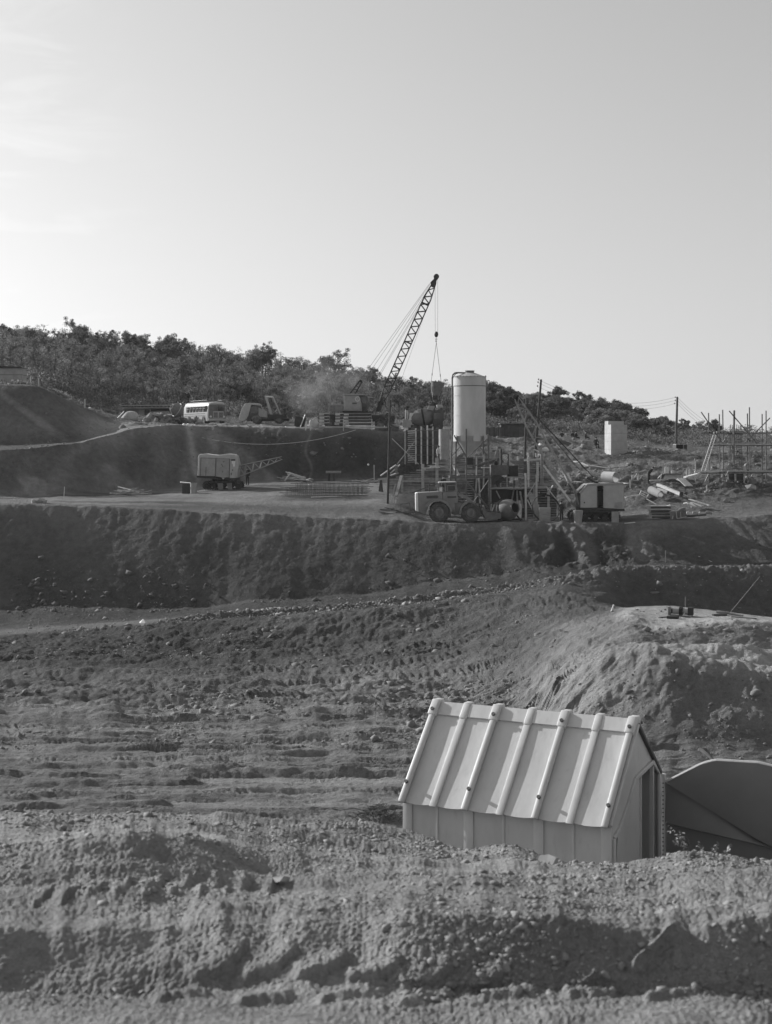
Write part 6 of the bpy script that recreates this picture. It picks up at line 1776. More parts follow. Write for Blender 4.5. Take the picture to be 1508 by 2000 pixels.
lp_.location = W(*z9(1127, 48), 154.5); tag(lp_, 'round pale work lamp hanging before the dark cut', 'lamp')
sagwire('thin flex holding the round work lamp', lp_.location + Vector((0, 0, 0.12)), W(*z9(1127, -330), 157.0), 0.0, 0.012, 2, 'cable', 'flex')

# reinforcement cages lying by the road
def bar_cage(label, a, b, D, hoop, nb, pitch, gap=0.0):
    p = G(a, D, 0.05); q = G(b, D - 0.6, 0.05)
    t = thing('bar_cage', label, 'rebar cage', p)
    d = q - p; L_ = d.length; dn = d.normalized()
    up = Vector((0, 0, 1)); sd = dn.cross(up).normalized()
    w_, h = hoop
    corners = [sd * (w_ / 2) + up * 0.05, sd * (w_ / 2) + up * h, sd * (-w_ / 2) + up * h, sd * (-w_ / 2) + up * 0.05]
    for i in range(nb):
        f = i / nb * 4; k = int(f); f -= k
        c = corners[k] * (1 - f) + corners[(k + 1) % 4] * f
        e0 = random.Random(i).uniform(-0.5, 0.3)
        MB().tube(c + dn * e0, d + c + dn * (0.6 * random.Random(i + 9).random()), 0.022, n=5).build('long_bar', M['rust'], t)
    m0 = None
    for k in range(int(L_ / pitch)):
        o_ = dn * (k * pitch + 0.2)
        if m0 is None:
            mm_ = MB(); cc = [c * 1.04 for c in corners]
            mm_.wire(cc + cc[:1], 0.016, 4)
            m0 = mm_.build('hoop', M['rust'], t); m0.location = o_
        else: share(m0, t, location=o_)
bar_cage('long reinforcement cage lying flat by the road, nearest the edge', 556, 712, 131.5, (0.9, 0.75), 10, 0.34)
bar_cage('long reinforcement cage lying behind another, nearest the scrap heap', 575, 716, 136.5, (0.9, 0.8), 10, 0.42)
plank('pale plank lying along the road edge below the bar cages', G(608, 130.4, 0.05), G(680, 130.8, 0.05), 0.25, 0.06, 'timber_pale')
plank('thin plank lying in the road behind the bar cages', G(603, 147, 0.04), G(652, 148, 0.04), 0.2, 0.06, 'timber_pale')
# debris on the bank left of the loader
heap(775, 123.5, 9, 22, 1.6, 'broken timber on the bank left of the wheel loader', 'broken timbers left of the loader', 15, 0.1, ('timber_dark', 'timber'))
for k, (a, b) in enumerate((((1145, 615), (1180, 660)), ((1370, 665), (1435, 635)), ((1380, 670), (1410, 625)), ((1430, 440), (1435, 520)), ((1475, 450), (1460, 520)))):
    plank(['short stick on the bank, farthest from the loader', 'pale crossed stick on the bank left of the loader', 'second crossed stick on the bank left of the loader', 'short peg at the foot of the raking shores', 'leaning peg at the foot of the raking shores'][k], W(*z9(*a), 124.6), W(*z9(*b), 124.6), 0.09, 0.07, 'timber_pale', name='stick', cat='stick')
hr = MB().wire([(-0.9, 0, 0.3), (-0.9, 0, 0.9), (-0.2, 0, 1.0), (-0.15, 0, 0.1)], 0.025, 6).build('bent_rod', M['steel_dark']); hr.location = G(805, 122.6)
tag(hr, 'bent dark rod standing behind the rear of the wheel loader', 'rod')
# ------------------------------------------------------------------ right of the plant
zr = zmap(1180, 720, 4.7125)
PD = 158.0
c = W(1203, 892, PD)
pr_t = thing('concrete_pier', 'square cast concrete bridge pier with stepped top on the right slope', 'pier', W(1194, 896, PD))
pl0 = pr_t.location
yaw = R(0)
# corners: near edge at column 1193, left face runs back to 1181, right face back to 1225
def cp_(px, D): return Vector(((px - CX) / F * D, D, 0))
A0 = cp_(1193.5, PD); A1 = cp_(1181, PD + 2.6); A2 = cp_(1225, PD + 1.3); A3 = A1 + A2 - A0
zb_, zt1, zt2 = -1.6, W(0, 829, PD).z - pl0.z, W(0, 822, PD).z - pl0.z
def quadcol(m, P_, z0, z1):
    vs = [Vector((p.x - pl0.x, p.y - pl0.y, z)) for z in (z0, z1) for p in P_]
    m.add(vs, [(3, 2, 1, 0), (4, 5, 6, 7), (0, 1, 5, 4), (1, 2, 6, 5), (2, 3, 7, 6), (3, 0, 4, 7)])
B = [A0, A2, A3, A1]
zs = [zb_] + [W(0, y, PD).z - pl0.z for y in (878, 862, 846)] + [zt1]
for a, b in zip(zs[:-1], zs[1:]):
    m = MB(); quadcol(m, B, a, b - 0.012); m.build('cast_lift', M['concrete'], pr_t)
cen = (A0 + A1 + A2 + A3) / 4
S_ = [A0 + (A1 - A0) * 0.45, A2 + (A1 - A0) * 0.45, A3, A1]
S_ = [cen + (p - cen) * 0.99 for p in S_]
m = MB(); quadcol(m, S_, zt1, zt2); m.build('top_step', M['concrete'], pr_t)
cv = thing('box_culvert', 'dark mouth of a low concrete box culvert under the straight electricity pole', 'culvert', G(1328, 169.5))
cv.scale = (0.62, 1, 0.42)
MB().box((0, 0, 1.55), (1.9, 2.0, 0.12)).build('top_slab', M['concrete'], cv)
MB().box((-0.95, 0, 0.75), (0.1, 2.0, 1.5)).build('side_slab', M['timber_dark'], cv)
MB().box((0, 0.9, 0.75), (1.7, 0.1, 1.5)).build('inner_wall', M['steel_dark'], cv)
MB().prism([(1.0, -0.3), (1.0, 1.6), (2.7, 0.35), (2.7, -0.3)], -1, 0.9).build('wing_wall', M['concrete'], cv)
dk = thing('dark_shed', 'low dark timber shed behind the stony slope right of the silo', 'shed', G(1002, 176, -0.3))
MB().box((0, 0, 1.0), (2.9, 2.2, 1.75)).build('wall', M['timber_dark'], dk)
MB().box((0, -0.1, 1.95), (3.2, 2.6, 0.1)).build('roof', M['mid_paint'], dk)
fn = thing('board_fence', 'dark board fence below the low timber shed right of the silo', 'fence', G(995, 171, -0.1))
for k in range(26): MB().box((-2.9 + k * 0.24, 0, 0.55), (0.22, 0.04, 1.15 + 0.05 * ((k * 7) % 3))).build('board', M['timber_dark'], fn)
for s in (-2.95, 0, 3.1): MB().box((s, 0.1, 0.6), (0.12, 0.12, 1.3)).build('post', M['timber_dark'], fn)
# men on the brow
person('dark clad man sitting on the stony brow left of the concrete pier', G(z5(1025, 0)[0], 168, 0.1), R(150), 1.75, 'sit')
for k, (zx, nm) in enumerate(((690, 'leftmost head, beyond the boom, of the men'), (795, 'second head from the left of the men'), (830, 'third head from the left of the men'), (925, 'head nearest the sitting man of the men'))):
    px = z5(zx, 0)[0]
    person(nm + ' low behind the stony brow', W(px, 862, 184), R(30 * k), 1.7, 'sit')
for (zx, zy, r_k, v, lab) in ((490, 600, 0.3, 'white', 'large white rock on the slope behind the small crane boom'), (515, 602, 0.4, 'clod', 'dark bush like clump beside the large white rock'), (535, 792, 0.4, 'white', 'white sheeted lump beside the boom splice')):
    px, py = z5(zx, zy)
    D_ = 160 if zy < 700 else 140
    stone(lab, G(px, D_, 0.1) if zy < 700 else W(px, py, 127), r_k, v, flat=0.55, seed=int(zx))
for k, zx in enumerate((362, 435)):
    plank(('left', 'right')[k] + ' short white peg on the rim of the aggregate bin', W(*z5(zx, 868), TD + 0.6), W(*z5(zx - 3, 828), TD + 0.6), 0.1, 0.08, 'white', name='peg', cat='peg')
# planks on the slope behind the crane
for k, (a, b, wd, mm, lab) in enumerate((
    ((815, 908), (865, 925), 0.3, 'timber_pale', 'pale board on the slope, uppermost behind the crane cables'),
    ((870, 925), (935, 958), 0.5, 'white', 'bright white board end on the slope above the crane roof'),
    ((930, 945), (1130, 975), 0.6, 'timber', 'wide long board lying flat on the slope above the crane roof'),
    ((660, 930), (860, 920), 0.2, 'timber_pale', 'thin long board on the slope behind the crane cables'),
    ((420, 795), (490, 825), 0.28, 'timber_pale', 'pale board tilted beside the crane boom splice'),
    ((800, 1110), (870, 1115), 0.9, 'cream', 'pale flat sheet lying behind the crane gantry'),
    ((735, 1030), (770, 1120), 0.5, 'timber', 'tilted board leaning beside the crane boom foot'),
    ((540, 1160), (640, 1290), 0.14, 'timber', 'timber leaning over the steel hoop'),
    ((1268, 1120), (1325, 1130), 0.5, 'white', 'white board behind the rear end of the crane house'))):
    D_ = 140 if zy < 1000 and a[1] < 1000 and a[0] > 600 else 125.5
    if a[1] < 1000 and a[0] > 600:
        pa = G(z5(a[0], 0)[0], 142, 0.1); pb = G(z5(b[0], 0)[0], 141, 0.1)
        pa.z = W(*z5(*a), 142).z; pb.z = W(*z5(*b), 141).z
        pa.z = max(pa.z, ground(z5(a[0], 0)[0], 142) + 0.05); pb.z = max(pb.z, ground(z5(b[0], 0)[0], 141) + 0.05)
    else:
        pa = W(*z5(*a), D_); pb = W(*z5(*b), D_ - 0.4)
    plank(lab, pa, pb, wd, 0.06, mm)
# trestles, pipes, ladder frame, boards on the right slope
zq = zmap(1220, 880, 8.378)
tr_ = thing('timber_trestle', 'pale timber trestle with crossed legs on the slope above the crane pipe', 'trestle', W(*zq(170, 490), 136))
tb0 = tr_.location
def q8(zx, zy, D=136.0): return W(*zq(zx, zy), D) - tb0
for a, b, wd in (((128, 400), (130, 480), 0.12), ((220, 350), (220, 490), 0.16), ((130, 480), (225, 360), 0.1), ((120, 355), (235, 350), 0.12), ((240, 470), (300, 420), 0.1), ((280, 420), (320, 480), 0.1), ((230, 355), (350, 320), 0.12), ((85, 485), (220, 488), 0.14)):
    MB().bar(q8(*a), q8(*b), wd, 0.1).build('leg' if a[1] > 360 else 'rail', M['timber_pale'] if wd > 0.1 else M['timber'], tr_)
def qplank(lab, a, b, wd, mm='timber', D=130.0, D2=None, cat='plank', name='plank', t=0.06):
    D2 = D if D2 is None else D2
    return plank(lab, W(*zq(*a), D), W(*zq(*b), D2), wd, t, mm, name=name, cat=cat)
qplank('thin pale post standing below the trestle', (92, 500), (95, 650), 0.1, 'timber_pale', 134); qplank('short board at the foot of the thin post', (45, 650), (100, 640), 0.12, 'timber_pale', 133.8)
person('dark clad man bending over beside the trestle', G(zq(395, 0)[0], 136.0), R(60), 1.7, 'bend')
qplank('pale board on the ground beside the bending man', (410, 490), (600, 480), 0.3, 'timber_pale', 134.8); qplank('pale board propped up left of the shutter box', (540, 455), (610, 385), 0.25, 'timber_pale', 135.2)
sb0 = W(*zq(780, 480), 136)
sbx = thing('shutter_box', 'long open timber shutter box with a tall white peg on the right slope', 'shutter box', sb0)
def s8(zx, zy, D=136.0): return W(*zq(zx, zy), D) - sb0
for k, y0 in enumerate((390, 415, 440)):
    MB().prism([(s8(*p).x, s8(*p).z) for p in ((660 - k * 10, y0), (915 + k * 8, y0), (915 + k * 8, y0 + 24), (660 - k * 10, y0 + 24))], 0, 0.06).build('side_board', M['timber'], sbx)
MB().prism([(s8(*p).x, s8(*p).z) for p in ((640, 378), (940, 376), (940, 388), (640, 390))], -0.2, 0.3).build('rim_board', M['timber_dark'], sbx)
MB().prism([(s8(*p).x, s8(*p).z) for p in ((610, 390), (660, 385), (660, 465), (600, 460))], 0.1, 0.6).build('end_board', M['timber_dark'], sbx)
for a, b, wd in (((690, 375), (690, 265), 0.35), ((782, 375), (780, 325), 0.2)):
    MB().bar(s8(*a, 136.3), s8(*b, 136.3), wd, 0.08).build('peg', M['white'], sbx)
qplank('wide board sloping down at the right end of the shutter box', (920, 455), (1055, 580), 0.75, 'timber', 134.5, 133.2)
qplank('narrow board sloping under the shutter box', (860, 470), (960, 510), 0.3, 'timber', 135.2, 134.6)
qplank('sloping gangway board leading up to the scaffold', (985, 438), (1310, 350), 0.5, 'timber_pale', 134.0, 134.6, t=0.1)
for k, (zx, y0, y1) in enumerate(((1015, 310, 420), (1062, 300, 410), (1160, 180, 520), (1348, 560, 670))):
    qplank(['thin peg left of the gangway board', 'second thin peg beside the gangway board', 'tall thin stake in front of the gangway board', 'pale short stake below the scaffold'][k], (zx, y0), (zx, y1), 0.08, ('timber', 'timber', 'timber', 'timber_pale')[k], 135 if k < 3 else 131, name='stake', cat='stake', t=0.06)
def pipe(lab, a, b, D, D2, r, th, m):
    p = W(*zq(*a), D); q = W(*zq(*b), D2)
    d = q - p
    o = MB().lathe([(r, 0), (r, d.length), (r - th, d.length), (r - th, 0), (r, 0)], (0, 0, 0), d.normalized().to_track_quat('Z', 'Y').to_matrix(), n=28).build('pipe', M[m])
    o.location = p; return tag(o, lab, 'pipe')
pipe('thick concrete pipe lying on the right slope, left of the thin one', (420, 640), (590, 720), 129.6, 128.6, 0.33, 0.05, 'concrete')
pipe('thinner pale pipe lying behind the thick concrete pipe', (540, 645), (715, 690), 130.5, 129.6, 0.2, 0.04, 'concrete')
qplank('very long timber beam lying down the right slope', (545, 555), (920, 715), 0.3, 'timber', 130.4, 127.6, t=0.2)
qplank('end piece of pale timber beyond the long beam', (960, 710), (1020, 745), 0.25, 'timber_pale', 127.8); qplank('dark forked timber upright at the end of the long beam', (925, 760), (935, 675), 0.3, 'timber_dark', 127.4); qplank('pale wedge of board at the scrap end', (1020, 745), (1085, 770), 0.3, 'timber_pale', 127.4)
lf_ = thing('lattice_trestle', 'small white ladder shaped frame lying on the slope beside the crane', 'frame', W(*zq(320, 720), 127.0))
lo0 = lf_.location
def l8(zx, zy): return W(*zq(zx, zy), 127.0) - lo0
for a, b in (((245, 715), (278, 650)), ((358, 775), (395, 710)), ((278, 658), (392, 712)), ((262, 690), (375, 745)), ((250, 712), (362, 772))):
    MB().bar(l8(*a), l8(*b), 0.09, 0.06).build('rail', M['white'], lf_)
qplank('thin dark rod trailing from the ladder frame', (360, 790), (520, 880), 0.06, 'timber', 125.6, 124.4, 'rod', 'rod')
qplank('pale board lying left of the ladder frame', (0, 760), (245, 725), 0.14, 'timber_pale', 126.4); qplank('short pale board below the left board', (20, 768), (105, 800), 0.22, 'timber_pale', 126.0)
for k, (a, b, wd, mm) in enumerate((((1060, 795), (1390, 900), 0.3, 'timber'), ((1110, 840), (1290, 915), 0.4, 'timber'), ((1045, 850), (1140, 925), 0.45, 'timber_pale'), ((980, 862), (1050, 852), 0.25, 'timber_pale'), ((1160, 820), (1330, 880), 0.2, 'timber'))):
    qplank(['longest board of the fan spread below the beam', 'wide board in the middle of the fan below the beam', 'short steep board in front of the fan', 'short level board left of the fan', 'narrow board at the back of the fan'][k], a, b, wd, mm, 126.2 - 0.3 * k, 124.8 - 0.1 * k)
# stacked panels at the lip
for k in range(4):
    pt = [(410, 905), (415, 965), (425, 1020), (430, 1065)][k]
    a = W(*zq(pt[0] + 10, pt[1] + 25), 121.2); b = W(*zq(760 + k * 3, pt[1] + 25), 121.0)
    c = (a + b) / 2
    t = thing('timber_shutter', ['topmost', 'second', 'third', 'lowest'][k] + ' dark shutter panel in the stack at the lip right of the crane', 'panel', Vector((c.x, c.y + 0.55, c.z)), group='shutter panels stacked at the lip')
    wx = b.x - a.x
    MB().box((0, 0, 0.11), (wx, 1.3, 0.05)).build('face_sheet', M['timber'], t)
    for s in (-0.58, 0.0, 0.58): MB().box((0, s, 0.0), (wx * 0.98, 0.08, 0.16)).build('bearer', M['timber_dark'], t)
    MB().box((-wx / 2 + 0.02, -0.05, 0.0), (0.06, 1.05, 0.14)).build('end_bearer', M['timber'], t)
qplank('pale stick lying on top of the stacked shutter panels', (525, 895), (635, 920), 0.14, 'timber_pale', 121.6); qplank('pale batten lying on the far end of the stacked panels', (730, 880), (850, 910), 0.14, 'timber_pale', 122.0)
bd = thing('overturned_barrow', 'overturned wheelbarrow tray with pipe legs in front of the stacked panels', 'wheelbarrow', W(*zq(870, 1115), 119.9))
o0 = bd.location; o0.z = ground(zq(870, 0)[0], 119.9)
def w8(zx, zy, dy=0.0):
    p = W(*zq(zx, zy), 119.9) - o0; return Vector((p.x, dy, p.z))
MB().prism([(w8(*p).x, w8(*p).z) for p in ((850, 990), (920, 945), (975, 930), (1000, 985), (1000, 1080), (860, 1100))], -0.3, 0.45).build('tray', M['steel'], bd, bevel=0.05)
MB().prism([(w8(*p).x, w8(*p).z) for p in ((745, 995), (830, 990), (840, 1110), (760, 1115))], -0.1, 0.3).build('side_plate', M['mid_paint'], bd, bevel=0.02)
for a, b in (((740, 990), (835, 990)), ((830, 990), (845, 1110)), ((900, 1000), (910, 1105)), ((765, 1120), (780, 1060)), ((845, 1110), (1000, 1080))):
    MB().tube(w8(*a, -0.35), w8(*b, -0.35), 0.03, n=8).build('pipe_leg', M['cream'], bd)
for k in range(4):
    qplank(['timber lying in line along the lip, nearest the barrow', 'second timber in line along the lip', 'third timber in line along the lip', 'timber in line along the lip, farthest right'][k], (1010 + k * 105, 1020), (1095 + k * 110, 1026), 0.24, ('timber_pale', 'timber')[k % 2], 120.6, t=0.18)
qplank('long dark rail lying on the lip below the line of timbers', (1010, 1075), (1330, 1050), 0.2, 'timber_dark', 120.2, t=0.15)
qplank('pale long batten lying at the very lip below the crane', (0, 1190), (170, 1175), 0.16, 'timber_pale', 118.9)

# ------------------------------------------------------------------ scaffold round the pier reinforcement
zs_ = zmap(1350, 780, 9.093)
CD = 135.0
s0 = W(*zs_(760, 1830), CD)
sc = thing('tube_scaffold', 'steel tube scaffold with plank decks round the pier reinforcement', 'scaffold', s0)
def c8(zx, zy, dy=0.0): return W(*zs_(zx, zy), CD + dy) - s0
TUBE = []
def tb_(name, a, b, d0=0.0, d1=None, r=0.05):
    MB().tube(c8(*a, d0), c8(*b, d0 if d1 is None else d1), r, n=8).build(name, M['steel'] if name != 'couple' else M['steel_dark'], sc)
for zx, y0, y1, d, x1 in ((310, 240, 1480, 1.0, 316), (500, 265, 1560, -1.0, 512), (560, 185, 1540, 1.8, 576), (765, 195, 1120, -1.3, 752), (1000, 250, 1840, -1.0, 1008), (1035, 140, 1870, 1.4, 1042), (1260, 260, 1800, -0.8, 1262), (1330, 200, 1800, 1.2, 1332)):
    tb_('standard', (zx, y0), (x1, y1), d, r=0.055 if zx != 765 else 0.09)
for a, b, d in (((165, 602), (920, 618), -1.1), ((215, 585), (935, 572), 1.2), ((620, 598), (1500, 596), -1.1), ((180, 825), (700, 815), 1.0), ((800, 820), (1500, 818), -1.1), ((180, 1310), (1500, 1300), -1.05), ((360, 1575), (1015, 1590), -1.6), ((520, 1600), (935, 1625), -1.4)):
    tb_('ledger', a, b, d)
for a, b, d in (((178, 225), (560, 780), -1.2), ((675, 205), (1175, 785), -1.35), ((565, 765), (760, 475), 0.6), ((955, 775), (1210, 520), -1.2), ((500, 1575), (670, 1270), -1.7), ((815, 1815), (1095, 1330), -1.8), ((1210, 520), (1400, 330), -1.2), ((240, 1480), (330, 1290), 0.9)):
    tb_('brace', a, b, d)
for zx, zy, d in ((310, 410, -1.1), (765, 318, -1.35), (512, 580, -1.1), (765, 592, -1.2), (512, 705, -1.1), (1005, 705, -1.2), (1042, 738, -1.2), (1008, 1255, -1.1), (520, 1285, -1.1), (320, 590, -1.05), (505, 1575, -1.1)):
    MB().box(c8(zx, zy, d), (0.13, 0.13, 0.13)).build('coupler', M['steel_dark'], sc)
def deck(x0, x1, y0, y1, n=4, t=0.05, d=-1.0, mm='timber_pale'):
    for k in range(n):
        a = c8(x0 + (k % 2) * 12, y0, d + k * 0.5); b = c8(x1 - (k % 3) * 10, y1, d + k * 0.5)
        MB().bar(a, b, 0.24, t, up=(0, 0, 1)).build('deck_plank', M[mm if k == 0 else 'timber'], sc)
deck(340, 640, 792, 795, 4, 0.10); deck(640, 1520, 798, 805, 4, 0.16, mm='timber'); deck(60, 560, 1286, 1275, 4, 0.12, d=-1.05); deck(540, 1520, 1268, 1276, 4, 0.14)
deck(380, 1000, 1580, 1586, 2, 0.09, d=-1.5)
ldp = W(*zs_(190, 1275), CD - 1.0)
ldr = thing('ladder', 'timber ladder leaning against the upper deck of the tube scaffold', 'ladder', ldp)
def ladp(zx, zy, d): return W(*zs_(zx, zy), CD + d) - ldp
La, Lb_ = ladp(185, 1275, -1.3), ladp(418, 570, -1.15); Ra, Rb = ladp(250, 1275, -1.3), ladp(462, 568, -1.15)
MB().bar(La, Lb_, 0.07, 0.09).build('stile', M['timber'], ldr); MB().bar(Ra, Rb, 0.07, 0.09).build('stile', M['timber'], ldr)
for k in range(22):
    t_ = (k + 0.7) / 22.4
    MB().tube(La * (1 - t_) + Lb_ * t_, Ra * (1 - t_) + Rb * t_, 0.022, n=6).build('rung', M['timber'], ldr)
# reinforcement above the deck and the column shutter below it
rc = thing('column_cage', 'upright reinforcement cage rising above the scaffold deck', 'rebar cage', W(*zs_(785, 1300), CD + 0.3))
r0 = rc.location
for k in range(16):
    a = 2 * math.pi * k / 16
    x = (790 + 100 * math.cos(a) - 785) / 9.093 / F * CD; y = 0.55 * math.sin(a)
    z1 = W(0, zs_(0, 445 + 8 * ((k * 5) % 3))[1], CD).z - r0.z
    m0 = MB(); m0.tube((x * 1.12, y, 0), (x, y, z1), 0.016, n=5); m0.build('upright_bar', M['rust'], rc)
for k in range(18):
    zz = 0.15 + k * 0.118 * 1.45
    yy = zs_(0, 0)
    s_k = 1.12 - 0.12 * k / 18
    MB().lathe([(0.55 * s_k, 0), (0.565 * s_k, 0.010), (0.55 * s_k, 0.020)], (0.02, 0, zz), n=22, smooth=False).build('tie_hoop', M['rust'], rc)
cs = thing('column_shutter', 'dark boarded column shutter with steel bands standing under the scaffold deck', 'shutter', W(*zs_(790, 1815), CD + 0.4))
cl0 = cs.location
def v8(zx, zy, d=0.4): return W(*zs_(zx, zy), CD + d) - cl0
for k in range(12):
    x = 655 + k * 23
    if 750 <= x < 785: continue
    MB().prism([(v8(*p).x, v8(*p).z) for p in ((x, 1320), (x + 21, 1320), (x + 21, 1815), (x, 1815))], -0.2 - 0.02 * (k % 2), 0.3).build('shutter_board', M['timber_dark'], cs)
MB().prism([(v8(*p).x, v8(*p).z) for p in ((752, 1320), (785, 1320), (790, 1815), (757, 1815))], -0.36, -0.23).build('corner_post', M['timber'], cs)
for k in range(6):
    y = 1360 + k * 80
    MB().bar(v8(645, y, 0.1), v8(935, y, 0.1), 0.05, 0.04, up=(0, 1, 0)).build('band', M['steel'], cs)
MB().bar(v8(938, 1320, 0.2), v8(942, 1815, 0.2), 0.12, 0.1).build('soldier', M['timber'], cs)
rg = thing('starter_cage', 'short grid of reinforcement standing before the column shutter', 'rebar cage', W(*zs_(670, 1800), CD - 1.9))
g0_ = rg.location
for k in range(8):
    x = 610 + k * 17
    MB().tube(W(*zs_(x, 1800), CD - 1.9) - g0_, W(*zs_(x, 1560 - (k == 7) * 20), CD - 1.9) - g0_, 0.018, n=5).build('upright_bar', M['cream'], rg)
for y in (1610, 1700): MB().tube(W(*zs_(600, y), CD - 1.92) - g0_, W(*zs_(740, y), CD - 1.92) - g0_, 0.02, n=5).build('cross_bar', M['cream'], rg)
stone('pale rock lying on the earth before the column shutter', G(1421, 127.5, 0.1), 0.3, 'rock', seed=61); stone('second pale rock on the earth right of the shutter foot', G(1467, 131, 0.15), 0.35, 'rock', seed=62)

# ------------------------------------------------------------------ things in the pit and on the spur
zp = zmap(1160, 1150, 4.57)
VD = 77.0
pu = G(zp(775, 0)[0], VD)
pm = thing('pump', 'pump with pale cylinder and dark square end lying on the flat spur top', 'pump', pu)
def p7(zx, zy, dy=0.0):
    p = W(*zp(zx, zy), VD) - pu; return Vector((p.x, dy, p.z))
k7 = p7(665, 215).z
ax0, ax1 = p7(672, 180, 0.12), p7(880, 208, -0.25)
zl = 0.20
dx = (ax1 - ax0); dx.z = 0; dxn = dx.normalized()
rotm = dxn.to_track_quat('Z', 'Y').to_matrix()
st_ = Vector((ax0.x, ax0.y, zl + 0.02)); Lp = dx.length
MB().lathe([(0.001, Lp * 0.05), (0.15, Lp * 0.05), (0.16, Lp * 0.42), (0.001, Lp * 0.42)], st_, rotm, n=26).build('cylinder', M['cream_dirty'], pm)
MB().box(st_ + dxn * (Lp * 0.03), (0.10, 0.42, 0.40), dxn.to_track_quat('X', 'Z').to_matrix()).build('flange', M['mid_paint'], pm, bevel=0.01)
MB().box(st_ + dxn * (Lp * 0.10) + Vector((0, -0.16, 0.0)), (0.07, 0.02, 0.18), dxn.to_track_quat('X', 'Z').to_matrix()).build('handhole', M['steel_dark'], pm)
MB().lathe([(0.13, Lp * 0.42), (0.21, Lp * 0.43), (0.21, Lp * 0.47), (0.15, Lp * 0.48), (0.15, Lp * 0.52), (0.21, Lp * 0.53), (0.21, Lp * 0.57), (0.15, Lp * 0.58)], st_, rotm, n=28).build('coupling', M['steel_dark'], pm)
for k in range(10):
    a = 2 * math.pi * k / 10
    c = st_ + dxn * (Lp * 0.5) + rotm @ Vector((0.19 * math.cos(a), 0.19 * math.sin(a), 0))
    MB().tube(c - dxn * 0.07, c + dxn * 0.07, 0.018, n=6).build('coupling_bolt', M['steel_dark'], pm)
MB().lathe([(0.14, Lp * 0.57), (0.18, Lp * 0.66), (0.18, Lp * 0.78), (0.001, Lp * 0.78)], st_, rotm, n=26).build('casing', M['cream_dirty'], pm)
MB().box(st_ + dxn * (Lp * 0.89), (0.26, 0.40, 0.40), dxn.to_track_quat('X', 'Z').to_matrix()).build('end_box', M['steel_dark'], pm, bevel=0.02)
MB().tube(st_ + dxn * (Lp * 0.64) + Vector((0, -0.15, -0.05)), st_ + dxn * (Lp * 0.5) + Vector((0, -0.45, -0.2)), 0.02, n=6).build('drain_pipe', M['cream'], pm)
def ground_box(lab, zx, zy, d, cat, name, mm, D, rz=0.0, n=0):
    p = G(zp(zx, 0)[0], D)
    o = MB().box((0, 0, d[2] / 2), d).build(name, M[mm], bevel=0.008)
    o.location = p; o.rotation_euler = (0, 0, rz); return tag(o, lab, cat)
ground_box('dark flat steel box lying in front of the pump', 705, 265, (0.55, 0.42, 0.13), 'box', 'steel_box', 'steel_dark', 75.9, -0.35)
ground_box('thin board lying beside the pale end of the pump', 640, 225, (0.62, 0.3, 0.05), 'board', 'board', 'timber', 76.6, 0.05); ground_box('small dark block at the left of the pump boards', 597, 240, (0.22, 0.12, 0.05), 'block', 'block', 'timber_dark', 76.3)
a, b = G(zp(1100, 0)[0], 77.8, 0.13), G(zp(1330, 0)[0], 76.8, 0.08)
d = b - a
pp_ = MB().lathe([(0.07, 0), (0.085, 0.0), (0.085, 0.5), (0.06, 0.55), (0.05, d.length), (0.001, d.length)], (0, 0, 0), d.normalized().to_track_quat('Z', 'Y').to_matrix(), n=18).build('drill_rod', M['steel']); pp_.location = a
tag(pp_, 'tapering steel drill rod lying on the spur top right of the pump', 'rod')
plank('dark flat timber under the thick end of the drill rod', G(zp(1060, 0)[0], 77.0, 0.04), G(zp(1180, 0)[0], 77.2, 0.04), 0.2, 0.08, 'timber_dark')
plank('long board lying beyond the drill rod to the brink', G(zp(1230, 0)[0], 76.4, 0.03), G(zp(1450, 0)[0], 76.0, 0.05), 0.2, 0.05, 'timber')
for k, zx in enumerate((1160, 1195)): stone(('left', 'right')[k] + ' small dark lump behind the drill rod', G(zp(zx, 0)[0], 78.6, 0.05), 0.1, 'clod', seed=500 + k)
sagwire('thin pale guy rope slanting down to the spur top', G(zp(1210, 0)[0], 78.5, 0.05), W(1484, 1126, 96), 0.0, 0.006, 3, 'rope', 'rope')
plank('short white plank lying high on the cut slope at right', W(1366, 1087, 115.2), W(1395, 1099, 114.4), 0.28, 0.08, 'white')
plank('white peg sticking out of the spur flank left of the pump', G(1194, 81, 0), W(1199, 1181, 81), 0.08, 0.06, 'white', name='peg', cat='peg')
plank('thin stake standing on the slope behind the pump', G(1339, 95), G(1339, 95, 0.9), 0.05, 0.05, 'timber', name='stake', cat='stake')
plank('thin stake standing low on the big cut at right', G(1300, 113.4), G(1300, 113.4, 0.9), 0.05, 0.05, 'timber', name='stake', cat='stake')
a, b = G(1368, 63.6, 0.15), G(1432, 61.4, 0.1)
m = MB(); a0 = a.copy()
pts = [Vector((0, 0, 0.1)), (b - a) * 0.3 + Vector((0, 0, 0.16)), (b - a) * 0.65 + Vector((0, 0, 0.06)), b - a]
for i, (p, q) in enumerate(zip(pts[:-1], pts[1:])): m.tube(p, q, 0.10 - 0.025 * i, 0.10 - 0.025 * (i + 1), n=8)
o = m.build('log', M['bark']); o.location = a0; tag(o, 'crooked dark log lying on the pit floor right of the hut', 'log')
for k, (x0, d0, x1, d1) in enumerate(((1395, 62.4, 1440, 60.8), (1372, 61.8, 1402, 60.4), (1440, 60.6, 1476, 59.4))):
    plank(['thin stick lying below the crooked log', 'short stick lying nearest the open hut door', 'twig lying right of the crooked log'][k], G(x0, d0, 0.05), G(x1, d1, 0.05), 0.06, 0.05, 'bark', name='stick', cat='stick')
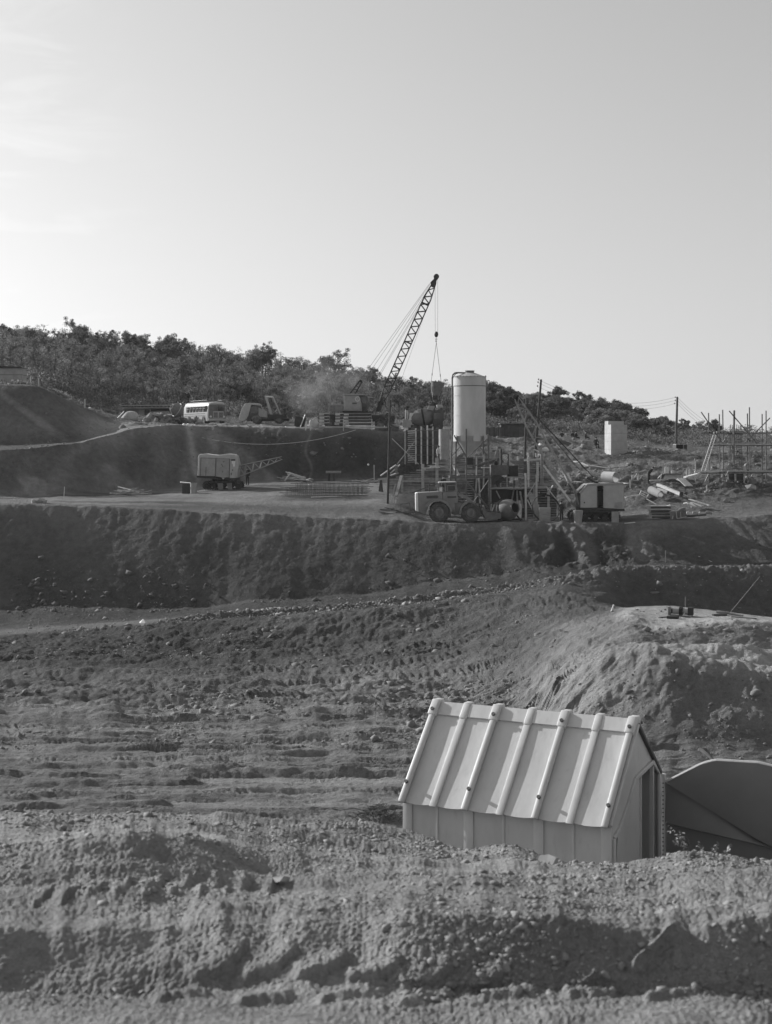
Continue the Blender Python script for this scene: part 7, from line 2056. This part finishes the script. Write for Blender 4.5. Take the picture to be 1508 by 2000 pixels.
# brush heap left of the hut
br = thing('brush_heap', 'dark heap of cut brush with a thin branch left of the hut', 'brush heap', G(738, 57.2))
rs = np.random.RandomState(3); m = MB()
for k in range(260):
    x = rs.normal(0, 0.45); y = rs.normal(0, 0.3); h = 0.45 * math.exp(-(x / 0.6) ** 2) * rs.rand()
    d = Vector(rs.normal(0, 1, 3)); d.z *= 0.5; d = d.normalized() * rs.uniform(0.1, 0.3)
    p = Vector((x, y, h + 0.03)); m.tube(p - d, p + d, 0.012, 0.005, n=4, cap=False)
m.build('twigs', M['bark'], br)['kind'] = 'stuff'
MB().wire([(-0.3, 0, 0.25), (-0.9, -0.1, 0.42), (-1.4, -0.2, 0.36), (-1.7, -0.2, 0.42)], 0.014, 5).build('branch', M['bark'], br)
# ------------------------------------------------------------------ the wooded hill
def leaf_cloud(centres, radii, per, size, seed):
    rs = np.random.RandomState(seed)
    n = len(centres) * per
    c = np.repeat(np.array(centres), per, 0); r = np.repeat(np.array(radii), per)
    v = rs.normal(size=(n, 3)); v /= np.linalg.norm(v, axis=1)[:, None]
    v *= (rs.rand(n) ** 0.45)[:, None]; v[:, 2] *= 0.75
    p = c + v * r[:, None]
    a = rs.normal(size=(n, 3)); a /= np.linalg.norm(a, axis=1)[:, None]
    b = np.cross(a, rs.normal(size=(n, 3))); b /= np.linalg.norm(b, axis=1)[:, None]
    s = size * (0.6 + 0.8 * rs.rand(n))[:, None]
    q = np.stack([p - a * s, p + b * s * 0.6, p + a * s, p - b * s * 0.6], 1).reshape(-1, 3)
    return q
def quad_mesh(name, q, m):
    me = bpy.data.meshes.new(name); n = len(q)
    me.vertices.add(n); me.vertices.foreach_set('co', q.astype(np.float32).ravel())
    me.loops.add(n); me.loops.foreach_set('vertex_index', np.arange(n, dtype=np.int32))
    me.polygons.add(n // 4); me.polygons.foreach_set('loop_start', np.arange(0, n, 4, dtype=np.int32))
    me.materials.append(m); me.update(calc_edges=True)
    return me
def make_tree(seed, h, spread, clumps, per, size, bare=0.0, low=0.03, mleaf='leaf'):
    """trunk with limbs and forked branches, leaf clumps at the branch ends; returns two meshes"""
    rs = random.Random(seed)
    m = MB(); cs = []; rr = []
    lean = Vector((rs.uniform(-0.15, 0.15), rs.uniform(-0.15, 0.15), 1)).normalized()
    top = lean * h * rs.uniform(0.45, 0.7)
    r0 = 0.028 * h
    kink = top * 0.5 + Vector((rs.uniform(-0.1, 0.1), rs.uniform(-0.1, 0.1), 0)) * h * 0.3
    m.tube((0, 0, -0.4), kink, r0, r0 * 0.75, 7, False); m.tube(kink, top, r0 * 0.75, r0 * 0.6, 7, False)
    nl = rs.randint(6, 8)
    for i in range(nl):
        a = 2 * math.pi * i / nl + rs.uniform(-0.5, 0.5)
        st = (kink * 0.55).lerp(top, rs.uniform(low, 1.0))
        up = rs.uniform(0.15, 1.0)
        e = st + Vector((math.cos(a) * spread * (1.15 - up * 0.6), math.sin(a) * spread * (1.15 - up * 0.6), (h - st.z) * up * 0.85))
        mid = (st + e) / 2 + Vector((rs.uniform(-.12, .12), rs.uniform(-.12, .12), rs.uniform(-.02, .12))) * h * 0.6
        m.tube(st, mid, r0 * 0.42, r0 * 0.3, 5, False); m.tube(mid, e, r0 * 0.3, r0 * 0.14, 5, False)
        for j in range(clumps):
            s2 = mid.lerp(e, rs.uniform(0.0, 0.9))
            d = Vector((rs.uniform(-1, 1), rs.uniform(-1, 1), rs.uniform(-0.1, 0.9))).normalized() * spread * rs.uniform(0.25, 0.55)
            e2 = s2 + d
            m.tube(s2, e2, r0 * 0.16, r0 * 0.06, 4, False)
            for _ in range(2):
                d3 = Vector((rs.uniform(-1, 1), rs.uniform(-1, 1), rs.uniform(-.3, 1))).normalized() * spread * 0.25
                m.tube(e2, e2 + d3, r0 * 0.06, r0 * 0.02, 3, False)
            if rs.random() > bare:
                cs.append(e2); rr.append(spread * rs.uniform(0.16, 0.30))
        if rs.random() > bare: cs.append(e); rr.append(spread * rs.uniform(0.2, 0.34))
    for j in range(5):
        if rs.random() > bare: cs.append(kink.lerp(top, rs.uniform(-0.6, 1)) + Vector((rs.uniform(-1, 1), rs.uniform(-1, 1), 0)) * spread * 0.3); rr.append(spread * rs.uniform(0.22, 0.36))
    tm = m.build('trunk', M['bark']); tme = tm.data; bpy.data.objects.remove(tm)
    q = leaf_cloud([tuple(c) for c in cs], rr, per, size, seed)
    return tme, quad_mesh('crown', q, M[mleaf])
KINDS = [make_tree(1, 5.4, 2.0, 7, 90, 0.085), make_tree(2, 6.0, 1.9, 8, 75, 0.085), make_tree(3, 5.0, 2.2, 7, 95, 0.085, mleaf='leaf_pale'),
         make_tree(4, 6.6, 1.7, 7, 65, 0.08, 0.1), make_tree(5, 5.2, 1.9, 8, 36, 0.08, 0.4), make_tree(6, 4.6, 2.0, 8, 95, 0.085),
         make_tree(7, 6.2, 2.2, 8, 80, 0.085), make_tree(8, 5.6, 1.7, 7, 16, 0.08, 0.7)]
KINDS_R = [make_tree(11, 4.4, 2.0, 7, 120, 0.10, low=0.0), make_tree(12, 5.0, 2.2, 7, 120, 0.10, low=0.0), make_tree(13, 4.0, 2.2, 7, 120, 0.10, low=0.0, mleaf='leaf_pale'), make_tree(14, 5.6, 1.9, 7, 110, 0.10, low=0.1)]
rs = np.random.RandomState(22)
def crest_D(x): return float(np.interp(x, XS, Ds[30]))
def base_D(x): return float(np.interp(x, XS, Ds[29]))
ZONE = [(-1e9, 60, 'above the small shed at the left edge'), (60, 150, 'above the left earth bank'), (150, 235, 'left of the site hut'), (235, 300, 'above the site hut'),
        (300, 356, 'between the site hut and the bus'), (356, 445, 'above the bus'), (445, 545, 'above the flatbed lorry'), (545, 620, 'where the smoke drifts'), (620, 690, 'left of the mobile crane cab'),
        (690, 790, 'behind the mobile crane boom'), (790, 880, 'behind the hanging concrete skip'), (880, 955, 'behind the cement silo'), (955, 1010, 'just right of the cement silo'), (1010, 1060, 'behind the two poles'),
        (1060, 1110, 'right of the leaning electricity pole'), (1110, 1175, 'left of the concrete pier'), (1175, 1235, 'behind the concrete pier'), (1235, 1315, 'between the concrete pier and the straight pole'),
        (1315, 1370, 'right of the straight pole'), (1370, 1430, 'behind the scaffold ladder'), (1430, 1e9, 'behind the scaffold at the right edge')]
LOOK_L = ['broad gnarled', 'tall round topped', 'pale wide spreading', 'slim upright', 'thin half bare', 'low dense', 'big spreading', 'nearly leafless']
LOOK_R = ['round bushy', 'broad bushy', 'pale bushy', 'taller bushy']
def plant(px, D, kinds, lab, grp, s, ki=None):
    k = rs.randint(len(kinds)) if ki is None else ki
    if lab in (LAB_L[0], LAB_M[0], LAB_R[0], LAB_F[0]):
        where = [z for a, b, z in ZONE if a <= px < b][0]
        t_ = (D - base_D(px)) / max(crest_D(px) - base_D(px), 1)
        lab = (LOOK_R if kinds is KINDS_R else LOOK_L)[k] + ' tree ' + ('on the skyline ' if t_ > 0.85 else 'high on the slope ' if t_ > 0.5 else 'low on the slope ') + where
        grp = 'hill trees ' + where
    tme, cme = kinds[k]

    p = G(px, D)
    t = thing('hill_tree', lab, 'tree', p, rs.uniform(0, 6.28), grp)
    t.scale = (s, s, s * rs.uniform(0.9, 1.12))
    a = bpy.data.objects.new('trunk', tme); C.objects.link(a); a.parent = t
    b = bpy.data.objects.new('crown', cme); C.objects.link(b); b.parent = t
    return t
LAB_L = ('gnarled tree on the skyline of the left hill', 'skyline trees of the left hill')
LAB_M = ('tree on the wooded slope behind the bus and crane', 'trees on the slope behind the terrace')
LAB_R = ('bushy round tree on the hill right of the silo', 'bushy trees right of the silo')
LAB_F = ('thin sparse tree on the far right skyline', 'sparse trees on the far right skyline')
for x in np.arange(-40, 720, 11.0):                              # skyline
    px = x + rs.uniform(-5, 5)
    plant(px, crest_D(px) - rs.uniform(-2, 5), KINDS, *LAB_L, rs.uniform(0.72, 1.12), rs.choice([0, 1, 3, 4, 4, 6, 7, 7, 2]))
for px, s, k in ((150, 1.12, 6), (200, 1.0, 1), (262, 1.18, 0), (650, 1.35, 6), (76, 1.0, 4), (330, 1.0, 3)):
    plant(px, crest_D(px) - 4, KINDS, ['tall', 'round', 'broad', 'big lone', 'bare', 'slim'][[150, 200, 262, 650, 76, 330].index(px)] + ' gnarled tree standing out on the left hill skyline ' + ['third from the edge', 'beside the tall one', 'above the site hut', 'left of the crane', 'nearest the edge', 'above the bus'][[150, 200, 262, 650, 76, 330].index(px)], LAB_L[1], s, k)
n = 0
while n < 88:                                                   # the slope below it
    px = rs.uniform(-40, 900); t_ = rs.rand() ** 0.8
    D = base_D(px) + (crest_D(px) - base_D(px)) * t_
    if D < 195: continue
    plant(px, D, KINDS, *LAB_M, rs.uniform(0.6, 1.0)); n += 1
for x in np.arange(700, 960, 14):
    plant(x + rs.uniform(-5, 5), crest_D(x) - rs.uniform(0, 10), KINDS, *LAB_M, rs.uniform(0.7, 1.1))
n = 0
while n < 62:
    px = rs.uniform(940, 1400); t_ = rs.rand()
    D = base_D(px) + 4 + (crest_D(px) - base_D(px)) * t_
    plant(px, D, KINDS_R, *LAB_R, rs.uniform(0.75, 1.05) * float(np.interp(px, [940, 1200, 1400], [1.0, 0.9, 0.6]))); n += 1
for x in np.arange(950, 1370, 13):
    plant(x + rs.uniform(-5, 5), crest_D(x) - rs.uniform(0, 5), KINDS_R, *LAB_R, rs.uniform(0.8, 1.25) * float(np.interp(x, [940, 1200, 1370], [1.05, 0.9, 0.6])))
for x in np.arange(1372, 1540, 13):
    plant(x + rs.uniform(-4, 4), crest_D(x) - rs.uniform(0, 25), KINDS, *LAB_F, rs.uniform(0.35, 0.6), rs.choice([3, 4, 7]))
# the closed wood on the slope between the trees that stand out
def wood(n, xr, trange, hrange, seed, mleaf):
    r3 = np.random.RandomState(seed); cs_, rr_, tb = [], [], MB()
    for i in range(n):
        px = r3.uniform(*xr); b_, c_ = base_D(px), crest_D(px)
        D = b_ + (c_ - b_) * r3.uniform(*trange); h = r3.uniform(*hrange); p = G(px, D)
        ln_ = Vector((r3.uniform(-.2, .2), r3.uniform(-.2, .2), 1)) * h
        tb.tube(p, p + ln_ * 0.8, 0.10, 0.04, n=4, cap=False)
        for j in range(9):
            t_ = r3.uniform(0.25, 1.0)
            o = Vector((r3.normal(), r3.normal(), 0)) * h * 0.15 * (1.25 - abs(t_ - 0.6))
            q_c = p + ln_ * t_ + o
            tb.tube(p + ln_ * (t_ * 0.7), q_c, 0.035, 0.015, n=3, cap=False)
            cs_.append(tuple(q_c)); rr_.append(h * r3.uniform(0.08, 0.17))
    o = bpy.data.objects.new('woods', quad_mesh('woods', leaf_cloud(cs_, rr_, 46, 0.085, seed), M[mleaf])); C.objects.link(o); tag(o, kind='stuff')
    t_o = tb.build('woods', M['bark']); tag(t_o, kind='stuff')
wood(300, (-40, 760), (0.10, 1.0), (3.2, 5.4), 61, 'leaf')
wood(90, (-40, 760), (0.05, 0.9), (2.6, 4.4), 62, 'leaf_pale')
wood(120, (-40, 700), (0.93, 1.0), (3.4, 5.6), 63, 'leaf')
wood(110, (700, 960), (0.1, 1.0), (2.8, 4.6), 64, 'leaf')
# bushes standing between the skyline trees
P, r2 = scatter(700, (30.75, 31.05), 46, lambda r, c: 0.5 + 0.5 * nz(r, c, 0.2, 312), xr=(-60, 1400))
cs_ = [tuple(p + np.array([0, 0, zz])) for p in P for zz in (0.4, 1.1, 1.8)]
q = leaf_cloud(cs_, r2.uniform(0.35, 0.85, len(cs_)), 46, 0.10, 29)
o = bpy.data.objects.new('shrubbery', quad_mesh('shrubbery', q, M['leaf'])); C.objects.link(o); tag(o, kind='stuff')
# undergrowth that covers the slope
P, r2 = scatter(7000, (29.05, 31.2), 44, lambda r, c: 0.5 + 0.5 * nz(r, c, 0.08, 310), xr=(-60, 1560))
rr_ = r2.uniform(0.5, 1.7, len(P)); pk = r2.rand(len(P)) < 0.18
for sel, mm, sd in ((~pk, 'leaf', 9), (pk, 'leaf_pale', 19)):
    q = leaf_cloud([tuple(p + np.array([0, 0, 0.6])) for p in P[sel]], rr_[sel], 34, 0.13, sd)
    o = bpy.data.objects.new('undergrowth', quad_mesh('undergrowth', q, M[mm])); C.objects.link(o); tag(o, kind='stuff')
P, r2 = scatter(1000, (28.2, 29.2), 45, lambda r, c: nz(r, c, 0.1, 311) * (1 - 0.9 * sstep(880, 960, XS[c])), xr=(-60, 1560))
q = leaf_cloud([tuple(p + np.array([0, 0, 0.2])) for p in P], r2.uniform(0.3, 0.7, len(P)), 26, 0.12, 10)
o = bpy.data.objects.new('undergrowth', quad_mesh('undergrowth', q, M['leaf_pale'])); C.objects.link(o); tag(o, kind='stuff')
# ------------------------------------------------------------------ exhaust smoke drifting from the crane, and the winter haze
def smoke_mat():
    m = bpy.data.materials.new('smoke'); m.use_nodes = True
    t = m.node_tree; t.nodes.clear(); N = t.nodes.new; L = t.links.new
    o = N('ShaderNodeOutputMaterial'); v = N('ShaderNodeVolumePrincipled')
    v.inputs['Color'].default_value = (0.85, 0.85, 0.85, 1)
    tc = N('ShaderNodeTexCoord'); n = N('ShaderNodeTexNoise'); n.inputs['Scale'].default_value = 0.35; n.inputs['Detail'].default_value = 4
    L(tc.outputs['Object'], n.inputs['Vector'])
    r = N('ShaderNodeMapRange'); r.inputs['From Min'].default_value = 0.42; r.inputs['From Max'].default_value = 0.75; r.inputs['To Max'].default_value = 0.16
    L(n.outputs['Fac'], r.inputs[0])
    g = N('ShaderNodeTexGradient'); g.gradient_type = 'SPHERICAL'
    mp = N('ShaderNodeMapping'); mp.inputs['Scale'].default_value = (1 / 6.5, 1 / 3.0, 1 / 4.6)
    L(tc.outputs['Object'], mp.inputs[0]); L(mp.outputs[0], g.inputs[0])
    k = N('ShaderNodeMath'); k.operation = 'MULTIPLY'; L(r.outputs[0], k.inputs[0]); L(g.outputs['Fac'], k.inputs[1])
    L(k.outputs[0], v.inputs['Density']); L(v.outputs[0], o.inputs['Volume'])
    return m
sm = MB().lathe([(0.001, -4.4), (3.0, -3.4), (4.3, -1.5), (4.5, 0.5), (3.4, 3.0), (0.001, 4.4)], n=24).build('smoke', smoke_mat())
for v in sm.data.vertices: v.co.x *= 1.4; v.co.y *= 0.65
sm.location = W(622, 752, 178)
tag(sm, kind='stuff')
hm = bpy.data.materials.new('haze'); hm.use_nodes = True
t = hm.node_tree; t.nodes.clear()
o_ = t.nodes.new('ShaderNodeOutputMaterial'); v = t.nodes.new('ShaderNodeVolumePrincipled')
v.inputs['Color'].default_value = (0.9, 0.9, 0.9, 1); v.inputs['Density'].default_value = 0.00011
t.links.new(v.outputs[0], o_.inputs['Volume'])

hz = MB().box((0, 0, 0), (1, 1, 1)).build('haze', hm)
zlo, zhi = float(GZ.min()) - 1.0, 34.0
hz.scale = (26000, 20000, zhi - zlo); hz.location = (0, 0, (zlo + zhi) / 2)
tag(hz, kind='stuff')
